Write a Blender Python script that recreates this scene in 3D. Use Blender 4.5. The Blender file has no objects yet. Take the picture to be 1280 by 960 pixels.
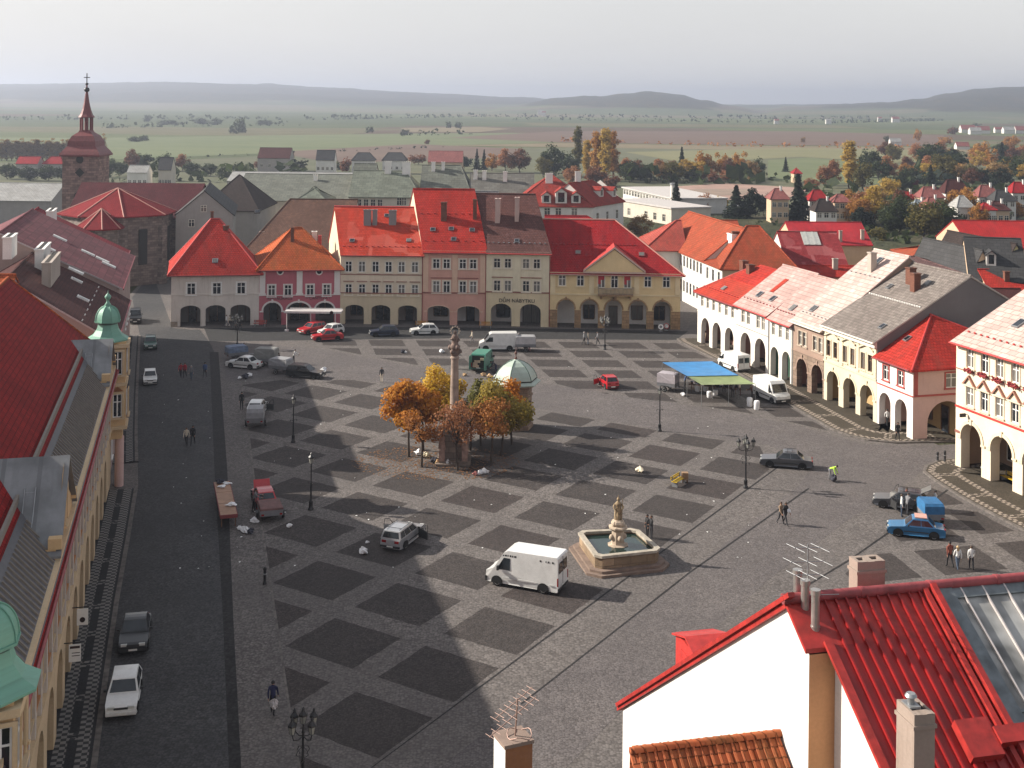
import bpy, bmesh, math, random
from mathutils import Vector, Matrix, noise
C = bpy.context.scene.collection
SC = bpy.context.scene
PI = math.pi
# ---- view geometry of the place: eye 32 m above the square, level optical axis with a lens shift
F, CX, HY, RHO, EYE = 1537.0, 640.0, 125.0, 0.010, 32.0
def unroll(px, py):
    u, v = px - CX, py - HY
    return u + RHO * v, v - RHO * u
def G(px, py, z=0.0):                       # point of the level z seen there
    u, v = unroll(px, py)
    y = F * (EYE - z) / v
    return Vector((u * y / F, y, z))
def D(px, py, y):                           # point at depth y
    u, v = unroll(px, py)
    return Vector((u * y / F, y, EYE - v * y / F))
def onplane(px, py, p0, d):                 # meets the upright plane through p0 along d
    u, v = unroll(px, py)
    k = u / F
    # p0 + t*d : x = k*y
    t = (k * p0[1] - p0[0]) / (d[0] - k * d[1])
    y = p0[1] + t * d[1]
    return Vector((k * y, y, EYE - v * y / F))
cam_d = bpy.data.cameras.new('camera'); cam = bpy.data.objects.new('camera', cam_d); C.objects.link(cam)
cam.matrix_world = Matrix.Translation((0, 0, EYE)) @ Matrix.Rotation(PI / 2, 4, 'X') @ Matrix.Rotation(RHO, 4, 'Z')
cam_d.sensor_width = 36; cam_d.lens = 36 * F / 1280; cam_d.shift_y = -(480 - HY) / 1280
cam_d.clip_start = 0.5; cam_d.clip_end = 30000
SC.camera = cam

# ---------------------------------------------------------------- tagging
def tag(o, label, cat, group=None):
    o['label'] = label; o['category'] = cat
    if group: o['group'] = group
    return o
def thing(name, label, cat, loc=(0, 0, 0), rz=0.0, group=None):
    o = bpy.data.objects.new(name, None); C.objects.link(o)
    o.empty_display_size = 0.2
    o.location = loc; o.rotation_euler = (0, 0, rz)
    return tag(o, label, cat, group)
def kids(o): return [c for c in KIDS.get(o.name, [])]
KIDS = {}
def setparent(c, p):
    c.parent = p; KIDS.setdefault(p.name, []).append(c)
def copy_tree(o, parent=None):
    c = o.copy(); C.objects.link(c)
    if parent is not None: setparent(c, parent)
    for ch in list(KIDS.get(o.name, [])): copy_tree(ch, c)
    return c
def recolour(root, old, new):
    for o in [root] + [x for x in walk(root)]:
        if o.type == 'MESH':
            for i, m in enumerate(o.data.materials):
                if m is old:
                    o.data = o.data.copy(); o.data.materials[i] = new
def walk(o):
    for c in KIDS.get(o.name, []):
        yield c
        yield from walk(c)

# ---------------------------------------------------------------- mesh builder
class MB:
    def __init__(s): s.v = []; s.f = []; s.uv = []; s.mi = []; s.sm = []
    def poly(s, pts, m=0, uv=None, smooth=False):
        pts = [Vector(p) for p in pts]
        b = len(s.v); s.v += [tuple(p) for p in pts]; s.f.append(tuple(range(b, b + len(pts)))); s.mi.append(m); s.sm.append(smooth)
        if uv is None:
            n = Vector((0, 0, 0))
            for i in range(len(pts)):
                a, c = pts[i], pts[(i + 1) % len(pts)]
                n += a.cross(c)
            if n.length < 1e-9: n = Vector((0, 0, 1))
            n.normalize()
            if abs(n.z) > 0.999: ua = Vector((1, 0, 0)); va = Vector((0, 1, 0))
            else:
                ua = Vector((0, 0, 1)).cross(n).normalized(); va = n.cross(ua)
            uv = [(p.dot(ua), p.dot(va)) for p in pts]
        s.uv += uv
    def quad(s, a, b, c, d, m=0): s.poly([a, b, c, d], m)
    def shared(s, verts, faces, m=0, smooth=True):
        b = len(s.v); s.v += [tuple(p) for p in verts]
        for f in faces:
            s.f.append(tuple(b + i for i in f)); s.mi.append(m); s.sm.append(smooth)
            for i in f:
                p = verts[i]; s.uv.append((p[0] + p[1], p[2]))
    def box(s, x0, x1, y0, y1, z0, z1, m=0, skip=''):
        P = lambda x, y, z: (x, y, z)
        if 'b' not in skip: s.poly([P(x0, y1, z0), P(x1, y1, z0), P(x1, y0, z0), P(x0, y0, z0)], m)
        if 't' not in skip: s.poly([P(x0, y0, z1), P(x1, y0, z1), P(x1, y1, z1), P(x0, y1, z1)], m)
        s.poly([P(x0, y0, z0), P(x1, y0, z0), P(x1, y0, z1), P(x0, y0, z1)], m)
        s.poly([P(x1, y1, z0), P(x0, y1, z0), P(x0, y1, z1), P(x1, y1, z1)], m)
        s.poly([P(x0, y1, z0), P(x0, y0, z0), P(x0, y0, z1), P(x0, y1, z1)], m)
        s.poly([P(x1, y0, z0), P(x1, y1, z0), P(x1, y1, z1), P(x1, y0, z1)], m)
    def obox(s, c, sx, sy, sz, rz=0, m=0, rx=0, ry=0):
        R = Matrix.Rotation(rz, 3, 'Z') @ Matrix.Rotation(ry, 3, 'Y') @ Matrix.Rotation(rx, 3, 'X')
        k = MB(); k.box(-sx / 2, sx / 2, -sy / 2, sy / 2, -sz / 2, sz / 2)
        c = Vector(c)
        for f in k.f: s.poly([c + R @ Vector(k.v[i]) for i in f], m)
    def prism(s, ring, z0, z1, m=0, mt=None, top=True, bottom=True):
        n = len(ring)
        for i in range(n):
            a, b = ring[i], ring[(i + 1) % n]
            s.poly([(a[0], a[1], z0), (b[0], b[1], z0), (b[0], b[1], z1), (a[0], a[1], z1)], m)
        if top: s.poly([(p[0], p[1], z1) for p in ring], m if mt is None else mt)
        if bottom: s.poly([(p[0], p[1], z0) for p in reversed(ring)], m)
    def tube(s, p0, p1, r0, r1=None, n=8, m=0, caps=True, smooth=True):
        r1 = r0 if r1 is None else r1
        p0, p1 = Vector(p0), Vector(p1); ax = (p1 - p0)
        if ax.length < 1e-6: return
        ax.normalize()
        t = Vector((1, 0, 0)) if abs(ax.x) < 0.9 else Vector((0, 1, 0))
        a = ax.cross(t).normalized(); b = ax.cross(a)
        vs = []
        for p, r in ((p0, r0), (p1, r1)):
            for i in range(n):
                th = 2 * PI * i / n
                vs.append(p + a * (r * math.cos(th)) + b * (r * math.sin(th)))
        fs = [(i, (i + 1) % n, n + (i + 1) % n, n + i) for i in range(n)]
        s.shared(vs, fs, m, smooth)
        if caps:
            s.poly([vs[i] for i in reversed(range(n))], m); s.poly([vs[n + i] for i in range(n)], m)
    def path(s, pts, r, n=6, m=0):
        for a, b in zip(pts, pts[1:]): s.tube(a, b, r if not callable(r) else r(a), None, n, m)
    def lathe(s, prof, c=(0, 0, 0), n=16, m=0, sx=1, sy=1, rot=0, smooth=True):
        vs = []
        for r, z in prof:
            for i in range(n):
                th = 2 * PI * i / n + rot
                vs.append(Vector((c[0] + r * math.cos(th) * sx, c[1] + r * math.sin(th) * sy, c[2] + z)))
        fs = []
        for k in range(len(prof) - 1):
            for i in range(n):
                fs.append((k * n + i, k * n + (i + 1) % n, (k + 1) * n + (i + 1) % n, (k + 1) * n + i))
        s.shared(vs, fs, m, smooth)
        if prof[-1][0] > 1e-3: s.poly(vs[-n:], m)
        if prof[0][0] > 1e-3: s.poly(list(reversed(vs[:n])), m)
    def grid(s, fn, nu, nv, m=0, smooth=True):
        vs = [Vector(fn(i / nu, j / nv)) for j in range(nv + 1) for i in range(nu + 1)]
        fs = [(j * (nu + 1) + i, j * (nu + 1) + i + 1, (j + 1) * (nu + 1) + i + 1, (j + 1) * (nu + 1) + i) for j in range(nv) for i in range(nu)]
        s.shared(vs, fs, m, smooth)
    def add(s, o, M=None):
        b = len(s.v)
        s.v += [tuple(M @ Vector(p)) for p in o.v] if M is not None else o.v
        s.f += [tuple(b + i for i in f) for f in o.f]; s.mi += o.mi; s.uv += o.uv; s.sm += o.sm
    def mesh(s, name, mats):
        me = bpy.data.meshes.new(name)
        me.from_pydata(s.v, [], s.f)
        ul = me.uv_layers.new(name='UVMap')
        flat = [c for p in s.uv for c in p]
        ul.data.foreach_set('uv', flat)
        me.polygons.foreach_set('material_index', s.mi)
        me.polygons.foreach_set('use_smooth', s.sm)
        for m in (mats if isinstance(mats, (list, tuple)) else [mats]): me.materials.append(m)
        me.update()
        return me
    def build(s, name, mats, parent=None, loc=None):
        if not s.f: return None
        o = bpy.data.objects.new(name, s.mesh(name, mats)); C.objects.link(o)
        if loc: o.location = loc
        if parent is not None: setparent(o, parent)
        return o
def struct(name, mb, mats):
    o = mb.build(name, mats); o['kind'] = 'structure'; return o

# ---------------------------------------------------------------- materials
MATS = {}
def srgb(h):
    h = h.lstrip('#'); r = []
    for i in (0, 2, 4):
        c = int(h[i:i + 2], 16) / 255
        r.append(c / 12.92 if c <= .04045 else ((c + .055) / 1.055) ** 2.4)
    return tuple(r)
class NT:
    def __init__(s, name):
        s.m = bpy.data.materials.new(name); s.m.use_nodes = True; s.t = s.m.node_tree; s.t.nodes.clear()
        s.out = s.n('ShaderNodeOutputMaterial'); s.b = s.n('ShaderNodeBsdfPrincipled'); s.l(s.b.outputs[0], s.out.inputs[0])
    def n(s, typ, **k):
        x = s.t.nodes.new(typ)
        for a, v in k.items(): setattr(x, a, v)
        return x
    def l(s, a, b): s.t.links.new(a, b)
    def uv(s): return s.n('ShaderNodeTexCoord').outputs['UV']
    def obj(s): return s.n('ShaderNodeTexCoord').outputs['Object']
    def pos(s): return s.n('ShaderNodeNewGeometry').outputs['Position']
    def scale(s, v, sx, sy, sz):
        x = s.n('ShaderNodeVectorMath', operation='MULTIPLY'); s.l(v, x.inputs[0]); x.inputs[1].default_value = (sx, sy, sz); return x.outputs[0]
    def noise(s, v, sc, det=4, rough=.55, dist=0):
        x = s.n('ShaderNodeTexNoise'); s.l(v, x.inputs['Vector']); x.inputs['Scale'].default_value = sc; x.inputs['Detail'].default_value = det
        x.inputs['Roughness'].default_value = rough; x.inputs['Distortion'].default_value = dist; return x.outputs['Fac']
    def ramp(s, f, stops, interp='LINEAR'):
        x = s.n('ShaderNodeValToRGB'); s.l(f, x.inputs[0]); x.color_ramp.interpolation = interp
        e = x.color_ramp.elements
        while len(e) < len(stops): e.new(0.5)
        for i, (p, c) in enumerate(stops):
            e[i].position = p; e[i].color = (c, c, c, 1) if isinstance(c, (int, float)) else (*c[:3], 1)
        return x.outputs[0]
    def mix(s, f, a, b, mode='MIX'):
        x = s.n('ShaderNodeMix', data_type='RGBA', blend_type=mode)
        for sock, val in ((x.inputs['Factor'], f), (x.inputs['A'], a), (x.inputs['B'], b)):
            if isinstance(val, (int, float)): sock.default_value = val if sock.type == 'VALUE' else (val, val, val, 1)
            elif isinstance(val, (tuple, list)): sock.default_value = (*val[:3], 1)
            else: s.l(val, sock)
        return x.outputs['Result']
    def math(s, op, a, b=0.0):
        x = s.n('ShaderNodeMath', operation=op)
        for i, v in enumerate((a, b)):
            if isinstance(v, (int, float)): x.inputs[i].default_value = v
            else: s.l(v, x.inputs[i])
        return x.outputs[0]
    def bump(s, h, st=.5, dist=.05):
        x = s.n('ShaderNodeBump'); s.l(h, x.inputs['Height']); x.inputs['Strength'].default_value = st; x.inputs['Distance'].default_value = dist
        s.l(x.outputs[0], s.b.inputs['Normal'])
    def set(s, col=None, rough=.8, metal=0, spec=None):
        if col is not None:
            if isinstance(col, (tuple, list)): s.b.inputs['Base Color'].default_value = (*col[:3], 1)
            else: s.l(col, s.b.inputs['Base Color'])
        if isinstance(rough, (int, float)): s.b.inputs['Roughness'].default_value = rough
        else: s.l(rough, s.b.inputs['Roughness'])
        s.b.inputs['Metallic'].default_value = metal
        if spec is not None: s.b.inputs['Specular IOR Level'].default_value = spec
        return s.m
def mul(c, k): return tuple(x * k for x in c)
def plain(name, col, rough=.6, metal=0, var=.12, sc=3.0, spec=None):
    key = ('plain', name)
    if key in MATS: return MATS[key]
    t = NT(name); f = t.noise(t.obj(), sc, 5)
    c = t.mix(t.ramp(f, [(.3, 0.0), (.7, 1.0)]), mul(col, 1 - var), mul(col, 1 + var))
    t.set(c, rough, metal, spec); MATS[key] = t.m; return t.m
def plaster(name, col, dirt=.35, rough=.9):
    key = ('plaster', name)
    if key in MATS: return MATS[key]
    t = NT(name); uv = t.uv()
    f1 = t.noise(uv, .35, 6, .6); f2 = t.noise(t.scale(uv, 1.6, .18, 1), 1.3, 5, .6); f3 = t.noise(uv, 9, 4)
    c = t.mix(t.ramp(f1, [(.3, 0), (.72, 1)]), mul(col, .86), mul(col, 1.06))
    c = t.mix(t.math('MULTIPLY', t.ramp(f2, [(.52, 0), (.8, 1)]), dirt), c, mul((col[0] * .9, col[1] * .85, col[2] * .78), .62))
    c = t.mix(.25, c, t.ramp(f3, [(.3, .55), (.7, 1.0)]), 'MULTIPLY')
    t.bump(f3, .25, .02)
    t.set(c, rough); MATS[key] = t.m; return t.m
def rooftile(name, col, var=.3, patch=None, row=.33, lighter=None):
    key = ('roof', name)
    if key in MATS: return MATS[key]
    t = NT(name); uv = t.uv()
    br = t.n('ShaderNodeTexBrick'); t.l(uv, br.inputs['Vector']); br.inputs['Scale'].default_value = 1.0
    br.inputs['Brick Width'].default_value = .36; br.inputs['Row Height'].default_value = row; br.inputs['Mortar Size'].default_value = .03
    br.inputs['Mortar Smooth'].default_value = .6
    br.inputs['Color1'].default_value = (*mul(col, 1 - var * .55), 1); br.inputs['Color2'].default_value = (*mul(col, 1 + var * .6), 1)
    br.inputs['Mortar'].default_value = (*mul(col, .38), 1)
    f1 = t.noise(uv, .22, 6, .62); f2 = t.noise(t.scale(uv, 1.0, .25, 1), 1.1, 5, .6)
    c = t.mix(t.ramp(f1, [(.35, 0), (.68, 1)]), t.mix(1.0, br.outputs['Color'], (.74, .72, .72), 'MULTIPLY'), br.outputs['Color'])
    f3 = t.noise(t.scale(uv, .5, .12, 1), 1.0, 6, .7, .5); f6 = t.noise(uv, 2.6, 3)
    c = t.mix(t.math('MULTIPLY', t.ramp(f2, [(.45, 0), (.72, 1)]), .6), c, mul((col[0] * .55, col[1] * (1.1 if col[0] > .3 else .55), col[2] * (1.1 if col[0] > .3 else .55)), .7 if col[0] > .3 else 1))
    red = col[0] > .3
    c = t.mix(t.ramp(f3, [(.5, 0), (.75, .5)]), c, mul((col[0] * .6 + .02, col[1] + .03, col[2] + .025), .8) if red else mul(col, .5)); c = t.mix(t.ramp(f6, [(.62, 0), (.75, .35)]), c, (col[0] * 1.1 + .03, col[1] + .05, col[2] + .04) if red else mul(col, 1.5))
    if patch is not None:
        vo = t.n('ShaderNodeTexVoronoi', distance='CHEBYCHEV'); t.l(t.scale(uv, 1, 1, 1), vo.inputs['Vector']); vo.inputs['Scale'].default_value = .55
        sp = t.n('ShaderNodeSeparateColor'); t.l(vo.outputs['Color'], sp.inputs[0])
        c = t.mix(t.math('MULTIPLY', t.ramp(sp.outputs[0], [(.72, 0), (.78, 1)]), .6), c, patch)
    h = t.math('ADD', br.outputs['Fac'], t.math('MULTIPLY', f2, .6))
    t.bump(h, .6, .06)
    t.set(c, .85, 0, .12); MATS[key] = t.m; return t.m
def slateroof(name, col, var=.25, size=.6):
    """square fibre slabs laid diagonally, faded"""
    key = ('slate', name)
    if key in MATS: return MATS[key]
    t = NT(name); uv = t.uv()
    br = t.n('ShaderNodeTexBrick'); t.l(uv, br.inputs['Vector']); br.inputs['Scale'].default_value = 1.0
    br.inputs['Brick Width'].default_value = size * 1.6; br.inputs['Row Height'].default_value = size; br.inputs['Mortar Size'].default_value = .035
    br.inputs['Color1'].default_value = (*mul(col, 1 - var * .5), 1); br.inputs['Color2'].default_value = (*mul(col, 1 + var * .4), 1)
    br.inputs['Mortar'].default_value = (*mul(col, .5), 1)
    f1 = t.noise(uv, .3, 7, .65); f2 = t.noise(t.scale(uv, 1.2, .2, 1), 1.0, 6, .6)
    c = t.mix(t.ramp(f1, [(.3, 0), (.7, 1)]), t.mix(1.0, br.outputs['Color'], (.7, .68, .66), 'MULTIPLY'), br.outputs['Color'])
    c = t.mix(t.math('MULTIPLY', t.ramp(f2, [(.5, 0), (.8, 1)]), .5), c, mul(col, .55))
    t.bump(br.outputs['Fac'], .4, .03)
    t.set(c, .8, 0, .25); MATS[key] = t.m; return t.m
def seamroof(name, col, pitch=.5, metal=0.0, rough=.45, var=.2):
    key = ('seam', name)
    if key in MATS: return MATS[key]
    t = NT(name); uv = t.uv()
    sp = t.n('ShaderNodeSeparateXYZ'); t.l(uv, sp.inputs[0])
    fr = t.math('FRACT', t.math('DIVIDE', sp.outputs[0], pitch))
    seam = t.math('LESS_THAN', t.math('ABSOLUTE', t.math('SUBTRACT', fr, .5)), .06)
    f1 = t.noise(uv, .6, 6, .6); f2 = t.noise(t.scale(uv, 2.0, .2, 1), 1.5, 5)
    c = t.mix(t.ramp(f1, [(.3, 0), (.7, 1)]), mul(col, 1 - var), mul(col, 1 + var))
    c = t.mix(t.math('MULTIPLY', t.ramp(f2, [(.5, 0), (.8, 1)]), .4), c, mul(col, .55))
    c = t.mix(t.math('MULTIPLY', seam, .5), c, mul(col, .5))
    t.bump(seam, .6, .05)
    t.set(c, rough, metal, .4); MATS[key] = t.m; return t.m
def stonework(name, col, bw=.7, bh=.35, var=.35):
    key = ('stone', name)
    if key in MATS: return MATS[key]
    t = NT(name); uv = t.uv()
    br = t.n('ShaderNodeTexBrick'); t.l(uv, br.inputs['Vector']); br.inputs['Scale'].default_value = 1
    br.inputs['Brick Width'].default_value = bw; br.inputs['Row Height'].default_value = bh; br.inputs['Mortar Size'].default_value = .025
    br.inputs['Color1'].default_value = (*mul(col, 1 - var), 1); br.inputs['Color2'].default_value = (*mul(col, 1 + var * .7), 1); br.inputs['Mortar'].default_value = (*mul(col, .55), 1)
    f1 = t.noise(uv, .8, 6, .65); f2 = t.noise(uv, 7, 4)
    c = t.mix(t.ramp(f1, [(.3, 0), (.7, 1)]), t.mix(1.0, br.outputs['Color'], (.62, .6, .58), 'MULTIPLY'), br.outputs['Color'])
    t.bump(t.math('ADD', br.outputs['Fac'], f2), .5, .04); t.set(c, .9); MATS[key] = t.m; return t.m
def cobble(name, col, col2=None, size=.14, var=.35, big=.25, rough=.85):
    key = ('cob', name)
    if key in MATS: return MATS[key]
    t = NT(name); p = t.pos()
    vo = t.n('ShaderNodeTexVoronoi', feature='F1'); t.l(p, vo.inputs['Vector']); vo.inputs['Scale'].default_value = 1 / size; vo.inputs['Randomness'].default_value = .7
    sp = t.n('ShaderNodeSeparateColor'); t.l(vo.outputs['Color'], sp.inputs[0])
    v2 = t.n('ShaderNodeTexVoronoi', feature='F1'); t.l(p, v2.inputs['Vector']); v2.inputs['Scale'].default_value = 1 / (size * 2.6)
    s2 = t.n('ShaderNodeSeparateColor'); t.l(v2.outputs['Color'], s2.inputs[0])
    f1 = t.noise(p, .18, 7, .65); f2 = t.noise(p, 1.1, 6, .7, .6); f4 = t.noise(p, .045, 6, .7, .8); f5 = t.noise(p, .42, 5, .75, 1.2)
    g = t.math('ADD', t.math('MULTIPLY', sp.outputs[0], .6), t.math('MULTIPLY', s2.outputs[1], .4))
    c = t.mix(g, mul(col, 1 - var), mul(col2 or col, 1 + var))
    c = t.mix(t.ramp(vo.outputs['Distance'], [(.4, 0), (.75, .75)]), c, mul(col, .35))
    c = t.mix(t.ramp(f1, [(.32, 0), (.68, 1)]), t.mix(1.0, c, (1 - big, 1 - big, 1 - big * .9), 'MULTIPLY'), c)
    c = t.mix(t.math('MULTIPLY', t.ramp(f2, [(.5, 0), (.72, 1)]), .4), c, mul(col, .55))
    c = t.mix(t.ramp(f4, [(.36, .55), (.62, 0)]), c, mul((col[0] * .95, col[1] * .97, col[2]), .62))
    c = t.mix(t.ramp(f5, [(.60, 0), (.74, .6)]), c, mul(col, .42)); c = t.mix(t.ramp(f5, [(.26, .45), (.36, 0)]), c, mul(col, 1.45))
    t.bump(t.math('SUBTRACT', 1.0, vo.outputs['Distance']), .35, .03)
    t.set(c, rough, 0, .25); MATS[key] = t.m; return t.m
def glassm(name='window_glass', col=(.012, .014, .018), rough=.06):
    key = ('glass', name)
    if key in MATS: return MATS[key]
    t = NT(name); f = t.noise(t.obj(), .9, 2)
    c = t.mix(t.ramp(f, [(.35, 0), (.65, 1)]), mul(col, .5), mul(col, 2.2))
    if name == 'window_glass':      # some panes have pale curtains behind them
        oi = t.n('ShaderNodeObjectInfo'); sp = t.n('ShaderNodeSeparateXYZ'); t.l(t.uv(), sp.inputs[0])
        c = t.mix(t.math('MULTIPLY', t.ramp(oi.outputs['Random'], [(.62, 0), (.66, 1)]), .8), c, t.mix(t.noise(t.scale(t.uv(), 9, .6, 1), 1, 3), (.05, .05, .05), (.30, .28, .25)))
    t.set(c, rough, 0, .6); MATS[key] = t.m; return t.m
def foliage(name, cols, rough=.7):
    key = ('fol', name)
    if key in MATS: return MATS[key]
    t = NT(name); oi = t.n('ShaderNodeObjectInfo'); p = t.obj()
    f = t.noise(p, .55, 3, .6); f2 = t.noise(p, 5.5, 2)
    x = t.math('ADD', t.math('MULTIPLY', f, .55), t.math('MULTIPLY', f2, .45))
    x = t.math('ADD', x, t.math('MULTIPLY', t.math('SUBTRACT', oi.outputs['Random'], .5), .12))
    n = len(cols)
    c = t.ramp(x, [(.3 + .4 * i / max(1, n - 1), cc) for i, cc in enumerate(cols)])
    t.set(c, rough, 0, .2)
    tr = t.n('ShaderNodeBsdfTranslucent'); t.l(c, tr.inputs[0]); mx = t.n('ShaderNodeMixShader'); mx.inputs[0].default_value = .45
    t.l(t.b.outputs[0], mx.inputs[1]); t.l(tr.outputs[0], mx.inputs[2]); t.l(mx.outputs[0], t.out.inputs[0])
    MATS[key] = t.m; return t.m
WHITE = plain('white_paint', (.78, .77, .74), .55, var=.06)
OFFW = plain('cream_paint', (.62, .58, .5), .6, var=.08)
GLASS = glassm()
GLASS_B = glassm('reflecting_glass', (.05, .06, .075), .04)
BLACK = plain('black_iron', (.012, .012, .013), .45, .3)
RUBBER = plain('rubber', (.012, .012, .012), .8)
CHROME = plain('chrome_trim', (.5, .5, .5), .25, .9)
GREYM = plain('grey_metal', (.3, .31, .32), .45, .6)
DARKIN = plain('dark_interior', (.02, .018, .017), .9)
STONE = plain('weathered_stone', (.27, .22, .17), .9, var=.35, sc=2.2)
WOOD = plain('brown_wood', (.12, .06, .03), .7, var=.3)
PAPER = plain('white_paper', (.75, .75, .72), .7)
SUN_EL, SUN_AZ = math.radians(29.3), math.radians(12.4)     # sun on the left, a little behind the far row
SUNV = Vector((-math.cos(SUN_EL) * math.cos(SUN_AZ), math.cos(SUN_EL) * math.sin(SUN_AZ), math.sin(SUN_EL)))
# ================================================================ light, sky, air
w = bpy.data.worlds.new('World'); SC.world = w; w.use_nodes = True
nt = w.node_tree; nt.nodes.clear()
out = nt.nodes.new('ShaderNodeOutputWorld'); bg = nt.nodes.new('ShaderNodeBackground'); bg.inputs[1].default_value = 0.1
sky = nt.nodes.new('ShaderNodeTexSky'); sky.sky_type = 'NISHITA'; sky.sun_disc = False
sky.sun_elevation = SUN_EL; sky.sun_rotation = math.radians(-90 + 12.4); sky.air_density = 1.2; sky.dust_density = 5.0; sky.altitude = 300
mixn = nt.nodes.new('ShaderNodeMix'); mixn.data_type = 'RGBA'; mixn.inputs['Factor'].default_value = .8
tc = nt.nodes.new('ShaderNodeTexCoord'); mp = nt.nodes.new('ShaderNodeMapping'); mp.inputs['Scale'].default_value = (1, 1, 3.5)
nz = nt.nodes.new('ShaderNodeTexNoise'); nz.inputs['Scale'].default_value = 2.0; nz.inputs['Detail'].default_value = 5
rp = nt.nodes.new('ShaderNodeValToRGB'); rp.color_ramp.elements[0].position = .3; rp.color_ramp.elements[1].position = .75
SKYC = (4.0, 3.97, 3.98)
rp.color_ramp.elements[0].color = (SKYC[0] * .93, SKYC[1] * .935, SKYC[2] * .95, 1); rp.color_ramp.elements[1].color = (*mul(SKYC, 1.05), 1)
L = nt.links.new
sx_ = nt.nodes.new('ShaderNodeSeparateXYZ'); zr_ = nt.nodes.new('ShaderNodeValToRGB'); zr_.color_ramp.elements[0].position = .02; zr_.color_ramp.elements[0].color = (1.34, 1.33, 1.30, 1); zr_.color_ramp.elements[1].position = .6; zr_.color_ramp.elements[1].color = (.74, .755, .79, 1)
ml_ = nt.nodes.new('ShaderNodeMix'); ml_.data_type = 'RGBA'; ml_.blend_type = 'MULTIPLY'; ml_.inputs['Factor'].default_value = 1
L(tc.outputs['Generated'], sx_.inputs[0]); L(sx_.outputs[2], zr_.inputs[0]); L(rp.outputs[0], ml_.inputs['A']); L(zr_.outputs[0], ml_.inputs['B'])
L(tc.outputs['Generated'], mp.inputs[0]); L(mp.outputs[0], nz.inputs['Vector']); L(nz.outputs[0], rp.inputs[0])
L(sky.outputs[0], mixn.inputs['A']); L(ml_.outputs['Result'], mixn.inputs['B']); L(mixn.outputs['Result'], bg.inputs[0]); L(bg.outputs[0], out.inputs[0])
sd = bpy.data.lights.new('sun', 'SUN'); sd.energy = 5.0; sd.angle = math.radians(.55); sd.color = (1.0, .925, .82)
so = bpy.data.objects.new('sun', sd); C.objects.link(so); so.rotation_euler = SUNV.to_track_quat('Z', 'Y').to_euler()
so.location = SUNV * 300
SC.view_settings.view_transform = 'Standard'; SC.view_settings.look = 'None'; SC.view_settings.exposure = 0.86; SC.view_settings.gamma = 1.0
SC.view_settings.use_curve_mapping = False
SC.cycles.volume_bounces = 0; SC.cycles.max_bounces = 6; SC.cycles.diffuse_bounces = 3; SC.cycles.glossy_bounces = 2
SC.cycles.transparent_max_bounces = 4; SC.cycles.transmission_bounces = 2
SC.cycles.use_denoising = True
SC.cycles.caustics_reflective = False; SC.cycles.caustics_refractive = False
SC.cycles.use_adaptive_sampling = True; SC.cycles.adaptive_threshold = .015

# haze box
hz = MB(); hz.box(-9500, 9500, -400, 9400, -30, 128)
ho = hz.build('haze', None); ho['kind'] = 'stuff'; ho.data.materials.clear()
hm = bpy.data.materials.new('haze_air'); hm.use_nodes = True; ht = hm.node_tree; ht.nodes.clear()
hout = ht.nodes.new('ShaderNodeOutputMaterial'); hv = ht.nodes.new('ShaderNodeVolumePrincipled')
hv.inputs['Color'].default_value = (.64, .71, .87, 1); hv.inputs['Density'].default_value = HAZE_D if 'HAZE_D' in globals() else .00023
hv.inputs['Anisotropy'].default_value = .45
ht.links.new(hv.outputs[0], hout.inputs['Volume']); ho.data.materials.append(hm)

# ================================================================ terrain
def lerp_tab(x, tab):
    if x <= tab[0][0]: return tab[0][1]
    for (a, va), (b, vb) in zip(tab, tab[1:]):
        if x <= b:
            t = (x - a) / (b - a); t = t * t * (3 - 2 * t); return va + (vb - va) * t
    return tab[-1][1]
LONG = [(-700, 112), (-200, 108), (0, 107), (100, 104.5), (200, 103), (320, 106), (420, 110.5), (500, 115), (560, 118), (640, 122), (720, 127), (900, 131), (1100, 131), (1600, 130), (2200, 128)]
MOUND = [(560, 150), (640, 132), (700, 124), (730, 121.5), (755, 122), (780, 118), (815, 114.5), (850, 119), (880, 125), (910, 132), (1000, 150)]
RIGHTH = [(900, 150), (990, 133), (1060, 131), (1110, 128.5), (1150, 124), (1190, 116), (1220, 111.5), (1250, 109), (1300, 108), (1400, 113), (1550, 122), (1800, 130)]
def sstep(a, b, x):
    t = max(0, min(1, (x - a) / (b - a))); return t * t * (3 - 2 * t)
def hillz(px, y, tab, yb, yr):
    ridge = lerp_tab(px, tab)
    u, v = unroll(px, ridge); zr = EYE - v * yr / F
    if zr <= 0: return 0
    if y <= yr: return zr * sstep(yb, yr, y) ** 1.1
    return zr * (1 - .5 * sstep(yr, yr + 2500, y))
def ground_z(x, y):
    if y < 600: return -.03
    px = CX + x / y * F
    z = max(hillz(px, y, LONG, 2900, 5600), hillz(px, y, MOUND, 2500, 3900), hillz(px, y, RIGHTH, 2300, 4300))
    if z > 2: z += (noise.noise(Vector((x / 330, y / 330, 0))) * 9 + noise.noise(Vector((x / 70, y / 70, 3))) * 4.0 + noise.noise(Vector((x / 25, y / 25, 3))) * 3.0) * min(1, z / 40)
    return z - .03
mb = MB()
NU = 420
ys = [-300, 0, 40, 100, 200, 300, 450, 600]
yy = 600
while yy < 2200: yy += 60; ys.append(yy)
while yy < 9000: yy += 75; ys.append(yy)
vs = []
for y in ys:
    hw = max(1500, y * .95)
    for i in range(NU + 1):
        t = i / NU * 2 - 1
        x = t * hw
        vs.append(Vector((x, y, ground_z(x, y))))
n = NU + 1
mb.shared(vs, [(j * n + i, j * n + i + 1, (j + 1) * n + i + 1, (j + 1) * n + i) for j in range(len(ys) - 1) for i in range(NU)])
t = NT('country'); p = t.pos()
sp = t.n('ShaderNodeSeparateXYZ'); t.l(p, sp.inputs[0])
wob = t.noise(p, .0016, 3)
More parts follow.
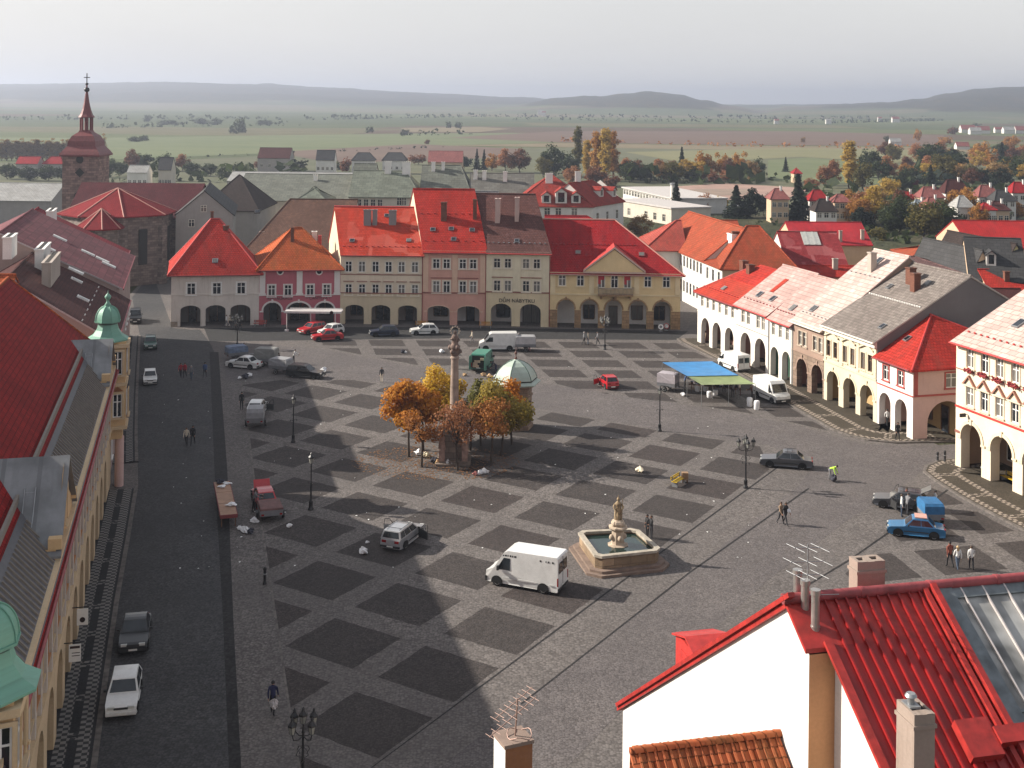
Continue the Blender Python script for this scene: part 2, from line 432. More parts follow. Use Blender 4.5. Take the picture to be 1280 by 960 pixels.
q = t.n('ShaderNodeVectorMath', operation='ADD'); t.l(t.scale(p, .0014, .0042, 0), q.inputs[0])
cmb = t.n('ShaderNodeCombineXYZ'); t.l(t.math('MULTIPLY', wob, .8), cmb.inputs[0]); t.l(t.math('MULTIPLY', wob, 1.3), cmb.inputs[1]); t.l(cmb.outputs[0], q.inputs[1])
vo = t.n('ShaderNodeTexVoronoi', distance='CHEBYCHEV'); t.l(q.outputs[0], vo.inputs['Vector']); vo.inputs['Scale'].default_value = 1.0
sc_ = t.n('ShaderNodeSeparateColor'); t.l(vo.outputs['Color'], sc_.inputs[0])
fields = t.ramp(sc_.outputs[0], [(0, (.09, .11, .055)), (.22, (.12, .14, .065)), (.45, (.10, .12, .06)), (.6, (.15, .14, .08)), (.75, (.12, .09, .065)), (.9, (.16, .14, .09))], 'CONSTANT')
fn = t.noise(p, .02, 6, .7)
fields = t.mix(t.ramp(fn, [(.3, 0), (.7, 1)]), t.mix(1.0, fields, (.72, .72, .7), 'MULTIPLY'), fields)
wood = t.ramp(t.noise(p, .028, 5, .7), [(.3, (.012, .018, .010)), (.5, (.03, .032, .016)), (.62, (.07, .05, .02)), (.75, (.09, .05, .018))])
wm = t.math('ADD', sp.outputs[2], t.math('MULTIPLY', t.math('SUBTRACT', t.noise(p, .0018, 4, .6), .5), 46))
c = t.mix(t.ramp(t.math('DIVIDE', wm, 60), [(.26, 0), (.34, 1)]), fields, wood)
town = t.ramp(t.noise(p, .05, 5), [(.3, (.035, .04, .022)), (.55, (.06, .062, .035)), (.75, (.09, .075, .05))])
c = t.mix(t.ramp(t.math('DIVIDE', sp.outputs[1], 1000), [(.44, 0), (.56, 1)]), town, c)
t.bump(t.noise(p, .06, 6, .75), 1.0, 4.0)
t.set(c, .95, 0, .1)
struct('terrain', mb, t.m)

# field sheets nearer the town
def sheet(name, pts, mat, z, dens=1):
    b = MB(); b.poly([Vector((p[0], p[1], z)) for p in pts], 0); return struct(name, b, mat)
def fieldmat(name, a, b_, sc=.05, stripe=0):
    t = NT(name); p = t.pos()
    f = t.noise(p, sc, 6, .7); g = t.noise(t.scale(p, .004, .03, 0), 1, 5, .6)
    x = t.math('ADD', t.math('MULTIPLY', f, .5), t.math('MULTIPLY', g, .5))
    t.set(t.ramp(x, [(.35, a), (.65, b_)]), .95, 0, .1); return t.m
FG = fieldmat('green_meadow', (.10, .125, .065), (.145, .16, .085)); FY = fieldmat('yellow_green_meadow', (.15, .15, .08), (.19, .18, .10))
FB = fieldmat('ploughed_soil', (.11, .075, .062), (.15, .11, .085)); FO = fieldmat('stubble', (.15, .12, .075), (.20, .17, .11))
FD = fieldmat('dull_meadow', (.09, .098, .06), (.125, .125, .08))
def fpoly(name, pix, mat, z): return sheet(name, [G(x, y, z) for x, y in pix], mat, z)
fpoly('field', [(-200, 203), (160, 203), (560, 184), (900, 186), (1300, 190), (1700, 194), (1700, 262), (-200, 262)], FD, .05)
fpoly('field', [(-200, 172), (140, 172), (500, 167), (640, 166), (820, 170), (820, 174), (560, 182), (160, 199), (-200, 200)], FG, .06)
fpoly('ploughed_field', [(560, 172), (700, 164), (1000, 164), (1180, 169), (1180, 183), (900, 181), (700, 178)], FB, .10)
fpoly('field', [(560, 182), (700, 178.5), (900, 182), (1180, 184), (1300, 187), (1300, 191), (900, 187), (700, 184)], FO, .12)
fpoly('field', [(780, 190), (1000, 185), (1150, 188), (1160, 206), (1000, 196), (860, 204)], FY, .14)
fpoly('field', [(960, 200), (1010, 197), (1160, 210), (1160, 232), (960, 226)], FG, .16)
fpoly('field', [(340, 190), (520, 180), (650, 186), (650, 196), (420, 204)], FB, .13)
fpoly('field', [(500, 160), (600, 158.5), (640, 161), (600, 165), (510, 165)], FO, .16)
fpoly('sports_track', [(770, 249), (830, 234), (905, 229), (1010, 235), (1000, 246), (900, 250)], plain('pink_clay', (.30, .19, .15), .9, var=.15, sc=.1), .18)
fpoly('sports_pitch', [(830, 241), (870, 236), (940, 236), (930, 243), (870, 246)], plain('clay_inner', (.22, .16, .12), .9, var=.2, sc=.1), .22)

# ================================================================ the square
COB_L = cobble('light_cobbles', (.160, .141, .130), (.176, .157, .146), .16, .30, .2)
COB_D = cobble('dark_cobbles', (.063, .053, .049), (.073, .062, .057), .12, .38, .25)
COB_R = cobble('road_cobbles', (.148, .130, .124), (.162, .144, .138), .13, .28, .25)
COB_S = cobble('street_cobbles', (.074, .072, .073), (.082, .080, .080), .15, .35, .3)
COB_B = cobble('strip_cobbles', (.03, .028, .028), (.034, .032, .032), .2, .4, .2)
GRAN = cobble('granite_kerb', (.17, .15, .135), None, .5, .2, .15)
sq = [G(*p) for p in ((20, 1000), (150, 600), (165, 370), (213, 362), (850, 360), (872, 380), (1230, 590), (1320, 700))]
sq = [Vector((-26, 40)), Vector((-36, 103)), Vector((-60, 190)), Vector((-64, 215)), Vector((30, 215)), Vector((30, 150)), Vector((48, 90)), Vector((52, 40))]
sheet('square', sq, COB_L, 0.0)
# roads and street as thin sheets on the paving
def gp(*pts): return [G(*p) for p in pts]
street = [G(301 + 4, 1010), G(300, 960), G(278, 585), G(269, 442), G(262, 428), G(250, 412), G(238, 412), G(216, 410), G(190, 340), G(165, 372), G(175, 420), G(171, 545), G(173, 609), G(149, 750), G(112, 1010)]
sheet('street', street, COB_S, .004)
road = gp((275, 437), (300, 430), (380, 432), (440, 443), (520, 459), (600, 468), (690, 482), (760, 494), (850, 506), (960, 522), (1000, 532), (1040, 540), (1080, 553), (1120, 557), (1200, 556), (1200, 574), (1165, 577), (1150, 588), (1125, 597), (1080, 620), (1000, 668), (930, 716), (860, 772), (760, 850), (640, 945), (560, 1005), (420, 1005), (463, 960), (700, 785), (780, 735), (835, 692), (940, 610), (985, 578), (960, 556), (900, 547), (820, 535), (740, 520), (640, 503), (560, 492), (480, 478), (400, 470), (330, 466), (285, 475))
# a loop of polygons: cut the road into convex-ish strips
def strip(name, left, right, mat, z):
    b = MB()
    for i in range(len(left) - 1):
        b.poly([Vector((*left[i][:2], z)), Vector((*right[i][:2], z)), Vector((*right[i + 1][:2], z)), Vector((*left[i + 1][:2], z))])
    return struct(name, b, mat)
up = gp((275, 437), (330, 431), (400, 436), (450, 445), (520, 459), (600, 468), (690, 481), (760, 493), (850, 505), (930, 518), (1000, 533), (1045, 545), (1080, 555), (1130, 558))
dn = gp((285, 478), (340, 470), (400, 472), (440, 474), (480, 479), (560, 492), (640, 505), (740, 522), (820, 536), (900, 548), (960, 556), (1000, 575), (1010, 590), (1000, 606))
strip('cross_road', dn, up, COB_R, .005)
r1 = gp((1000, 606), (940, 652), (880, 700), (835, 740), (777, 782), (700, 842), (600, 920), (540, 968), (480, 1015))
r2 = gp((1130, 558), (1152, 588), (1140, 600), (1060, 650), (960, 725), (860, 815), (760, 905), (700, 968), (650, 1015))
strip('diagonal_road', list(reversed(r1)), list(reversed(r2)), COB_R, .006)
lane = gp((1130, 558), (1200, 555), (1290, 560)); lane2 = gp((1152, 588), (1200, 573), (1290, 575))
strip('side_lane', list(reversed(lane2)), list(reversed(lane)), COB_R, .007)
back = gp((255, 410), (400, 409), (560, 409), (700, 411), (860, 414)); back2 = gp((262, 427), (400, 425), (560, 423), (700, 424), (845, 425))
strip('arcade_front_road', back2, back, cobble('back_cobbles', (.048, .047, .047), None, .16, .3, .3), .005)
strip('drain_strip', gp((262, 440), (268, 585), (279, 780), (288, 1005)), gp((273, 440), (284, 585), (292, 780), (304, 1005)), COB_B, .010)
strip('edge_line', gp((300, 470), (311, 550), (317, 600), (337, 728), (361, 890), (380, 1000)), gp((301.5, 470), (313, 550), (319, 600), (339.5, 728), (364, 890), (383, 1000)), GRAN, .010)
strip('road_edge_line', gp((463, 960), (700, 783), (835, 683), (990, 570)), gp((465, 960), (702, 784), (836.5, 684), (991, 571)), COB_B, .011)
strip('road_edge_line', gp((650, 880), (777, 781), (860, 716), (1010, 610)), gp((652, 881), (779, 782), (862, 717), (1012, 611)), COB_B, .012)
strip('road_edge_line', gp((960, 760), (1060, 700), (1110, 665), (1200, 600)), gp((962, 761), (1062, 701), (1112, 666), (1202, 601)), COB_B, .012)
# paving panels (dark fields of the checkered paving), cut by the roads' edges
def clip(poly, win):
    out = poly
    m = len(win)
    area = sum(win[i][0] * win[(i + 1) % m][1] - win[(i + 1) % m][0] * win[i][1] for i in range(m))
    sgn = 1 if area > 0 else -1
    for i in range(m):
        a, b = win[i], win[(i + 1) % m]
        ins = lambda p: sgn * ((b[0] - a[0]) * (p[1] - a[1]) - (b[1] - a[1]) * (p[0] - a[0])) >= 0
        res = []
        for k in range(len(out)):
            p, q = out[k], out[(k + 1) % len(out)]
            ip, iq = ins(p), ins(q)
            if ip: res.append(p)
            if ip != iq:
                d1 = (b[0] - a[0]) * (p[1] - a[1]) - (b[1] - a[1]) * (p[0] - a[0])
                d2 = (b[0] - a[0]) * (q[1] - a[1]) - (b[1] - a[1]) * (q[0] - a[0])
                tt = d1 / (d1 - d2); res.append((p[0] + (q[0] - p[0]) * tt, p[1] + (q[1] - p[1]) * tt))
        out = res
        if len(out) < 3: return []
    return out
V2 = lambda p: (p[0], p[1])
def worn(r):
    res = []
    for i in range(len(r)):
        a, c = Vector(r[i]), Vector(r[(i + 1) % len(r)]); k = max(1, int((c - a).length / .4)); nrm = Vector((-(c - a).y, (c - a).x)); nrm = nrm.normalized() if nrm.length > 0 else nrm
        for q in range(k):
            p = a + (c - a) * q / k; d_ = 0 if q == 0 else noise.noise(Vector((p.x * 1.7, p.y * 1.7, 5))) * .09; p = p + nrm * d_; res.append((p.x, p.y, .004))
    return res
area1 = [V2(G(*p)) for p in ((303, 481), (360, 474), (440, 475), (480, 481), (560, 494), (640, 507), (740, 524), (820, 538), (900, 550), (950, 558), (962, 588), (893, 636), (835, 683), (700, 783), (463, 960), (440, 1000), (380, 1000), (361, 890), (338, 728), (318, 600), (312, 550))]
O1, R1, L1 = Vector((-3.0, 101.9)), Vector((5.85, -3.72)), Vector((-3.36, -5.62))
tr = R1.normalized() * 5.12; tl = L1.normalized() * 4.62
skipset = {(2, 1)}
pan = MB(); pan2 = MB()
for i in range(-7, 4):
    for j in range(-10, 12):
        if (i, j) in skipset: continue
        o = O1 + R1 * i + L1 * j
        if j < -2: o = o + Vector((.25, -.35)) * (-2 - j)
        t4 = [o, o + tr, o + tr + tl, o + tl]
        r = clip(area1, [V2(p) for p in t4])
        if len(r) >= 3: (pan if (i + j * 3) % 4 else pan2).poly(worn(r))
area2 = [V2(G(*p)) for p in ((382, 426), (560, 424), (700, 425), (842, 427), (900, 455), (985, 508), (1035, 538), (985, 527), (960, 520), (850, 503), (800, 499), (720, 486), (690, 478), (600, 465), (520, 456), (440, 441), (395, 432))]
O2, U2, W2 = Vector((6.35, 163.0)), Vector((6.28, -.03)), Vector((1.24, -5.62))
for i in range(-9, 7):
    for j in range(0, 9):
        o = O2 + U2 * i + W2 * j
        a_ = U2.normalized() * 4.5; b_ = W2.normalized() * 4.05
        r = clip(area2, [V2(p) for p in (o, o + a_, o + a_ + b_, o + b_)])
        if len(r) >= 3: pan.poly(worn(r))
area3 = [V2(G(*p)) for p in ((1010, 762), (1068, 706), (1112, 671), (1150, 628), (1165, 610), (1185, 618), (1240, 650), (1285, 672), (1400, 735), (1400, 830), (1000, 830))]
q0, q1, q3 = G(1141.7, 688.7), G(1216.7, 681.7), G(1181.6, 719)
A3, B3 = (q1 - q0), (q3 - q0)
A3 = Vector(A3[:2]); B3 = Vector(B3[:2]); pa = A3 * 1.36; pb = B3 * 1.42
for i in range(-4, 6):
    for j in range(-5, 5):
        o = Vector(q0[:2]) + pa * i + pb * j
        r = clip(area3, [V2(p) for p in (o, o + A3, o + A3 + B3, o + B3)])
        if len(r) >= 3: pan.poly(worn(r))
struct('paving_panels', pan, COB_D); struct('paving_panels', pan2, cobble('dark_cobbles_red', (.064, .052, .048), (.074, .06, .055), .12, .4, .25))
# fallen leaves around the trees are scattered later

# ---- pavements with mosaic borders
def mosaic(name, dark, light, sc=.27):
    t = NT(name); uv = t.uv(); ch = t.n('ShaderNodeTexChecker'); t.l(uv, ch.inputs[0]); ch.inputs['Scale'].default_value = 1 / sc
    f = t.noise(uv, 3, 5, .7)
    ch.inputs['Color1'].default_value = (*dark, 1); ch.inputs['Color2'].default_value = (*light, 1)
    t.set(t.mix(t.ramp(f, [(.3, .3), (.7, 1)]), t.mix(1.0, ch.outputs[0], (.6, .58, .55), 'MULTIPLY'), ch.outputs[0]), .85); return t.m
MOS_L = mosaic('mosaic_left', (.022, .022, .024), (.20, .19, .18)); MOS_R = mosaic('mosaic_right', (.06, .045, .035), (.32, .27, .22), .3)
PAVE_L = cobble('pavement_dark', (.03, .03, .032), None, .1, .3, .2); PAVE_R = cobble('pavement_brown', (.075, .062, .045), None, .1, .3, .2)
def offset_line(pts, d):
    res = []
    for i, p in enumerate(pts):
        a = pts[max(0, i - 1)]; b = pts[min(len(pts) - 1, i + 1)]
        t_ = Vector((b[0] - a[0], b[1] - a[1])).normalized(); nrm = Vector((-t_.y, t_.x))
        res.append(Vector((p[0], p[1])) + nrm * d)
    return res
def resample(pts, step):
    res = [Vector(pts[0][:2])]; acc = 0
    for a, b in zip(pts, pts[1:]):
        a, b = Vector(a[:2]), Vector(b[:2]); l = (b - a).length; k = max(1, round(l / step))
        for i in range(1, k + 1): res.append(a + (b - a) * i / k)
    return res
def ribbon(b, l1, l2, z, m=0, u0=0):
    u = u0
    for i in range(len(l1) - 1):
        du = (l1[i + 1] - l1[i]).length; wd = (l2[i] - l1[i]).length
        b.poly([(*l1[i], z), (*l1[i + 1], z), (*l2[i + 1], z), (*l2[i], z)], m, uv=[(u, 0), (u + du, 0), (u + du, wd), (u, wd)]); u += du
def pavement(name, kerb, side, width, pave, mos, every=4.6, mos_w=.8, inner=None, z=.12):
    """kerb: list of points; side +1 means pavement lies to the left of travel"""
    k = resample(kerb, 1.0)
    o1 = offset_line(k, side * .28); o2 = offset_line(k, side * .44); o3 = offset_line(k, side * (.44 + mos_w)); o4 = offset_line(k, side * (width - mos_w)); o5 = offset_line(k, side * width)
    b = MB(); fl = (lambda a, c: (a, c)) if side < 0 else (lambda a, c: (c, a))
    for i in range(len(k) - 1):
        b.poly([(*k[i], 0), (*k[i + 1], 0), (*k[i + 1], z), (*k[i], z)], 1)
    def rib(a, c, m, dz=0): ribbon(b, *fl(a, c), z + dz, m)
    rib(k, o1, 1); rib(o1, o2, 0); rib(o2, o3, 2); rib(o3, o4, 0); rib(o4, o5, 2)
    far = offset_line(k, side * (width + 6)); rib(o5, far, 0)
    acc = 0
    for i in range(len(k) - 1):
        d = (k[i + 1] - k[i]); acc += d.length
        if acc >= every:
            acc = 0; t_ = d.normalized()
            for off in (-.35, .12):
                p1 = o3[i] + t_ * off; p2 = o4[i] + t_ * off; e = t_ * .25
                b.poly([(*p1, z + .004), (*(p1 + e), z + .004), (*(p2 + e), z + .004), (*p2, z + .004)][::(1 if side > 0 else -1)], 2)
    o = struct(name, b, [pave, GRAN, mos]); return o
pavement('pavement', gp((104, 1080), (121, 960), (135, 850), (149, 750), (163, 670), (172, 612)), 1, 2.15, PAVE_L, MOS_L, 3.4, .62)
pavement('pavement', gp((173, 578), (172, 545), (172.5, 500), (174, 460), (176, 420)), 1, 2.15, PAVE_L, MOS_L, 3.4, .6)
pavement('pavement', gp((846, 424), (850, 428), (900, 453), (985, 506), (1040, 538), (1062, 546), (1085, 551), (1120, 554.5), (1200, 553)), 1, 3.4, PAVE_R, MOS_R, 5.2, .6)
pavement('pavement', gp((1290, 565), (1240, 569), (1200, 572.5), (1172, 576), (1156, 583), (1153, 590), (1165, 600), (1200, 622), (1240, 644), (1290, 670), (1340, 697)), 1, 3.0, PAVE_R, MOS_R, 5.0, .55)
# ================================================================ house parts
_wcache = {}
def window_meshes(w, h, style, trim, frame):
    key = (round(w, 2), round(h, 2), style, trim.name if trim else None, frame.name)
    if key in _wcache: return _wcache[key]
    b = MB(); t = .14; pr = -.05
    hw = w / 2
    arched = style == 'arch'
    def ring(x0, x1, z0, z1, tt, y0, y1, m):     # rectangular frame of bars
        b.box(x0, x0 + tt, y0, y1, z0, z1, m); b.box(x1 - tt, x1, y0, y1, z0, z1, m)
        b.box(x0 + tt, x1 - tt, y0, y1, z1 - tt, z1, m); b.box(x0 + tt, x1 - tt, y0, y1, z0, z0 + tt, m)
    if trim is not None:
        o = .16
        b.box(-hw - o, -hw - .004, pr, .02, -.02, h + o, 0); b.box(hw + .004, hw + o, pr, .02, -.02, h + o, 0)
        b.box(-hw - .004, hw + .004, pr, .02, h + .004, h + o, 0)
        b.box(-hw - o - .06, hw + o + .06, pr - .09, .02, -.14, -.024, 0)
    ring(-hw, hw, 0, h, .075, .09, .15, 1)
    b.box(-.045, .045, .085, .145, .075, h - .075, 1)
    zt = h * .66
    b.box(-hw + .075, -.045, .087, .143, zt - .035, zt + .035, 1); b.box(.045, hw - .075, .087, .143, zt - .035, zt + .035, 1)
    fm = b.mesh('window_frame', [trim or frame, frame])
    p = MB(); p.poly([(-hw + .02, .13, .02), (hw - .02, .13, .02), (hw - .02, .13, h - .02), (-hw + .02, .13, h - .02)])
    pm = p.mesh('window_pane', [GLASS])
    _wcache[key] = (fm, pm); return fm, pm
def place(name, mesh, parent, loc=(0, 0, 0), rz=0):
    o = bpy.data.objects.new(name, mesh); C.objects.link(o); o.location = loc; o.rotation_euler = (0, 0, rz); setparent(o, parent); return o
def add_window(parent, x, z, w, h, style='cross', trim=WHITE, frame=WHITE, y=0.0, rz=0, label=None):
    fm, pm = window_meshes(w, h, style, trim, frame)
    f = place('window', fm, parent, (x, y, z), rz); place('pane', pm, f)
    if label: f['label'] = label
    return f
def wall_with_holes(b, x0, x1, z0, z1, holes, y=0.0, m=0, rev=.2, mr=None):
    """wall sheet facing -y with rectangular holes and reveals"""
    holes = [h for h in holes if h[0] < x1 and h[1] > x0]
    xs = sorted(set([x0, x1] + [min(max(v, x0), x1) for h in holes for v in h[:2]])); zs = sorted(set([z0, z1] + [min(max(v, z0), z1) for h in holes for v in h[2:4]]))
    for i in range(len(xs) - 1):
        run = None
        for j in range(len(zs) - 1):
            cx, cz = (xs[i] + xs[i + 1]) / 2, (zs[j] + zs[j + 1]) / 2
            inside = any(h[0] < cx < h[1] and h[2] < cz < h[3] for h in holes)
            if not inside:
                b.poly([(xs[i], y, zs[j]), (xs[i + 1], y, zs[j]), (xs[i + 1], y, zs[j + 1]), (xs[i], y, zs[j + 1])], m)
    mr = m if mr is None else mr
    for h in holes:
        a, c, d, e = h[:4]
        b.poly([(a, y, d), (a, y, e), (a, y + rev, e), (a, y + rev, d)][::-1], mr); b.poly([(c, y, d), (c, y, e), (c, y + rev, e), (c, y + rev, d)], mr)
        b.poly([(a, y, e), (c, y, e), (c, y + rev, e), (a, y + rev, e)][::-1], mr); b.poly([(a, y, d), (c, y, d), (c, y + rev, d), (a, y + rev, d)], mr)
def arcade_band(b, x0, x1, z1, arcs, thick=.7, m=0, mi=0, n=12, y=0.0):
    """piers and arches from 0 to z1; arcs = (xc, w, zspring, ztop)"""
    arcs = sorted(arcs); x = x0
    for xc, wd, zs, zt in arcs:
        a, c = xc - wd / 2, xc + wd / 2
        if a > x: b.poly([(x, y, 0), (a, y, 0), (a, y, z1), (x, y, z1)], m)
        pts = [(xc - wd / 2 * math.cos(PI * i / n), zs + (zt - zs) * math.sin(PI * i / n)) for i in range(n + 1)]
        for (xa, za), (xb, zb_) in zip(pts, pts[1:]):
            b.poly([(xa, y, za), (xb, y, zb_), (xb, y, z1), (xa, y, z1)], m)
            b.poly([(xa, y, za), (xa, y + thick, za), (xb, y + thick, zb_), (xb, y, zb_)], mi)
            b.poly([(xa, y + thick, za), (xa, y + thick, z1), (xb, y + thick, z1), (xb, y + thick, zb_)], mi)
        b.poly([(a, y, 0), (a, y + thick, 0), (a, y + thick, zs), (a, y, zs)], mi); b.poly([(c, y + thick, 0), (c, y, 0), (c, y, zs), (c, y + thick, zs)], mi)
        x = c
    if x < x1: b.poly([(x, y, 0), (x1, y, 0), (x1, y, z1), (x, y, z1)], m)
    # pier backs
    x = x0
    for xc, wd, zs, zt in arcs + [(x1 + 1, 2, 0, 0)]:
        a = min(xc - wd / 2, x1)
        if a > x: b.poly([(a, y + thick, 0), (x, y + thick, 0), (x, y + thick, z1), (a, y + thick, z1)], mi)
        x = xc + wd / 2
def arch_ring(b, xc, wd, zs, zt, t=.2, pr=.05, m=0, n=14, y=0.0):
    """moulding round an arch"""
    P = lambda k, i: (xc - (wd / 2 + k) * math.cos(PI * i / n), zs + (zt - zs + k) * math.sin(PI * i / n))
    for i in range(n):
        a, c, d, e = P(0.002, i), P(0.002, i + 1), P(t, i + 1), P(t, i)
        b.poly([(a[0], y - pr, a[1]), (c[0], y - pr, c[1]), (d[0], y - pr, d[1]), (e[0], y - pr, e[1])], m)
        b.poly([(e[0], y - pr, e[1]), (d[0], y - pr, d[1]), (d[0], y, d[1]), (e[0], y, e[1])], m)
        b.poly([(c[0], y - pr, c[1]), (a[0], y - pr, a[1]), (a[0], y + .01, a[1]), (c[0], y + .01, c[1])], m)
def roof_slab(b, poly3, th=.16, m=0, ms=None):
    """closed slab with poly3 as its top face"""
    P = [Vector(p) for p in poly3]; Q = [p - Vector((0, 0, th)) for p in P]; ms = m if ms is None else ms
    b.poly(P, m); b.poly(list(reversed(Q)), ms)
    for i in range(len(P)):
        j = (i + 1) % len(P); b.poly([P[i], Q[i], Q[j], P[j]], ms)
class House:
    def __init__(h, name, label, cat, A, B, depth, eave, ridge_y, ridge_z, sk=0.0, group=None, wd=None):
        h.A = Vector((A[0], A[1], 0)); h.B = Vector((B[0], B[1], 0)); h.dir = (h.B - h.A).normalized(); h.W = (h.B - h.A).length if wd is None else wd
        h.inn = Vector((-h.dir.y, h.dir.x, 0)); h.depth = depth; h.eave = eave; h.ry = ridge_y; h.rz = ridge_z; h.sk = sk
        h.t = thing(name, label, cat, h.A, math.atan2(h.dir.y, h.dir.x), group)
        h.arcs = []; h.holes = []; h.zb = 0; h.roofz0 = None
    def S(h, x, y, z): return Vector((x + h.sk * y, y, z))
    def px(h, px, py, y=0.0):
        o = h.A + h.inn * y; P = onplane(px, py, o, h.dir); return (P - o).dot(h.dir), P.z
    def world(h, x, y, z): return h.A + h.dir * x + h.inn * y + Vector((0, 0, z))
    def windows(h, pxs, pt, pb, w, style='cross', trim=WHITE, frame=WHITE, slope=0.0, hgt=None):
        """windows at picture columns pxs; row limits pt..pb at the first column, drifting by slope"""
        res = []
        for p in pxs:
            dy = (p - pxs[0]) * slope
            x, z1 = h.px(p, pt + dy); _, z0 = h.px(p, pb + dy)
            if hgt: z0 = (z0 + z1) / 2 - hgt / 2; z1 = z0 + hgt
            res.append((x, z0, z1))
        z0 = sum(r[1] for r in res) / len(res); z1 = sum(r[2] for r in res) / len(res)
        for x, _, _ in res: h.win(x, z0, w, z1 - z0, style, trim, frame)
        return z0, z1, [r[0] for r in res]
    def win(h, x, z, w, hh, style='cross', trim=WHITE, frame=WHITE):
        h.holes.append((x - w / 2, x + w / 2, z, z + hh)); add_window(h.t, x, z, w, hh, style, trim, frame)
    def walls(h, mats, thick=.7, adepth=3.6, gable='both', backm=None, inner=None, hipped=(0, 0), zceil=None):
        """mats = [upper, band, inner, gable]"""
        b = MB(); W, S = h.W, h.S
        if h.arcs:
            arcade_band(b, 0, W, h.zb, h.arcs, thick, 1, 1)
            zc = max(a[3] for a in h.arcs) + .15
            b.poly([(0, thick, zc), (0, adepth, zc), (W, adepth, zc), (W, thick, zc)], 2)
        wall_with_holes(b, 0, W, h.zb, h.eave, h.holes, 0, 0, .2)
        D = h.depth
        for x, side, hp in ((0, 0, hipped[0]), (W, 1, hipped[1])):
            if hp: ring = [S(x, 0, 0), S(x, D, 0), S(x, D, h.eave), S(x, 0, h.eave)]
            else: ring = [S(x, 0, 0), S(x, D, 0), S(x, D, h.eave), S(x, h.ry, h.rz - .05), S(x, 0, h.eave)]
            b.poly(ring if side else ring[::-1], 3)
        b.poly([S(W, D, 0), S(0, D, 0), S(0, D, h.eave), S(W, D, h.eave)], 3)
        w_ = b.build('wall', mats, h.t)
        if h.arcs:
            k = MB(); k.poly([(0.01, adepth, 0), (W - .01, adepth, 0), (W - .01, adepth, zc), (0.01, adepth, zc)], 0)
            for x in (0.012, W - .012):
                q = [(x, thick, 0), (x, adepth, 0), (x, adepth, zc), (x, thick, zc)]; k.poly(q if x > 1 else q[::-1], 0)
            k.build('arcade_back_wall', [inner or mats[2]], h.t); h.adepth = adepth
        return w_
    def shopfronts(h, mat=None, kinds='dw', frame=WOOD):
        for i, (xc, wd, zs, zt) in enumerate(h.arcs):
            k = kinds[i % len(kinds)]; b = MB(); y = h.adepth
            if k == 'd':
                w2 = 1.1; z0, z1 = 0.0, 2.5
            elif k == 'w': w2 = wd * .62; z0, z1 = .7, 2.6
            elif k == 'b': w2 = wd * .8; z0, z1 = 0.0, 2.9
            else: continue
            off = (h.rng.random() - .5) * .5 if hasattr(h, 'rng') else 0
            xa, xb = xc + off - w2 / 2, xc + off + w2 / 2
            b.box(xa - .1, xa, y - .08, y - .003, z0, z1 + .1, 0); b.box(xb, xb + .1, y - .08, y - .003, z0, z1 + .1, 0); b.box(xa, xb, y - .08, y - .003, z1, z1 + .1, 0)
            if k != 'd': b.box((xa + xb) / 2 - .04, (xa + xb) / 2 + .04, y - .07, y - .003, z0, z1, 0)
            if z0 > .1: b.box(xa, xb, y - .12, y - .003, z0 - .1, z0, 0)
            f = b.build('shop_door' if k == 'd' else 'shop_window', [frame], h.t)
            g = MB(); g.poly([(xa, y - .03, z0), (xb, y - .03, z0), (xb, y - .03, z1), (xa, y - .03, z1)]); g.build('pane', [GLASS], f)
    def roof(h, mat, ov=.45, hl=0.0, hr=0.0, gl=.12, gr=.12, back=True, verge=None, th=.16, ridge_mat=None, ryb=None):
        """front slope, back slope and hips; hl, hr = how far the ridge is drawn in"""
        W, D, S = h.W, h.depth, h.S; b = MB()
        k = (h.rz - h.eave) / h.ry; zo = h.eave - ov * k; kb = (h.rz - h.eave) / (D - h.ry); zb = h.eave - ov * kb
        x0, x1 = (-ov if hl else -gl), (W + ov if hr else W + gr)
        lift = .10
        fl, fr = S(x0, -ov, zo + lift), S(x1, -ov, zo + lift); bl, br_ = S(x0, D + ov, zb + lift), S(x1, D + ov, zb + lift)
        rl, rr = S(hl if hl else -gl, h.ry, h.rz + lift), S(W - hr if hr else W + gr, h.ry, h.rz + lift)
        roof_slab(b, [fl, fr, rr, rl], th, 0, 1); roof_slab(b, [br_, bl, rl, rr], th, 0, 1)
        if hl: roof_slab(b, [bl, fl, rl], th, 0, 1)
        if hr: roof_slab(b, [fr, br_, rr], th, 0, 1)
        b.tube(rl, rr, .13, None, 6, 2)
        for cond, pts in ((hl, ((fl, rl), (bl, rl))), (hr, ((fr, rr), (br_, rr)))):
            if cond:
                for p, q in pts: b.tube(p, q, .11, None, 6, 2)
        o = b.build('roof', [mat, verge or mat, ridge_mat or mat], h.t); h.roofo = o; h.k = k; h.zo = zo; return o
    def roofz(h, y): return h.eave + h.k * y + .10
    def gutter(h, mat, ov=.45, r=.09):
        b = MB(); z = h.zo + .02; b.tube((-.1 - h.sk * ov, -ov - .08, z), (h.W + .1 - h.sk * ov, -ov - .08, z), r, None, 6); return b.build('gutter', [mat], h.t)
    def downpipe(h, x, mat, ov=.45):
        b = MB(); b.path([(x, -ov, h.zo), (x, -.09, h.eave - .5), (x, -.09, 0.05)], .06, 6); b.build('downpipe', [mat], h.t)
    def slope_y(h, px, py):
        best = None
        for i in range(120):
            y = h.ry * i / 119; x, z = h.px(px, py, y); dlt = abs(z - h.roofz(y))
            if best is None or dlt < best[0]: best = (dlt, y)
        return best[1]
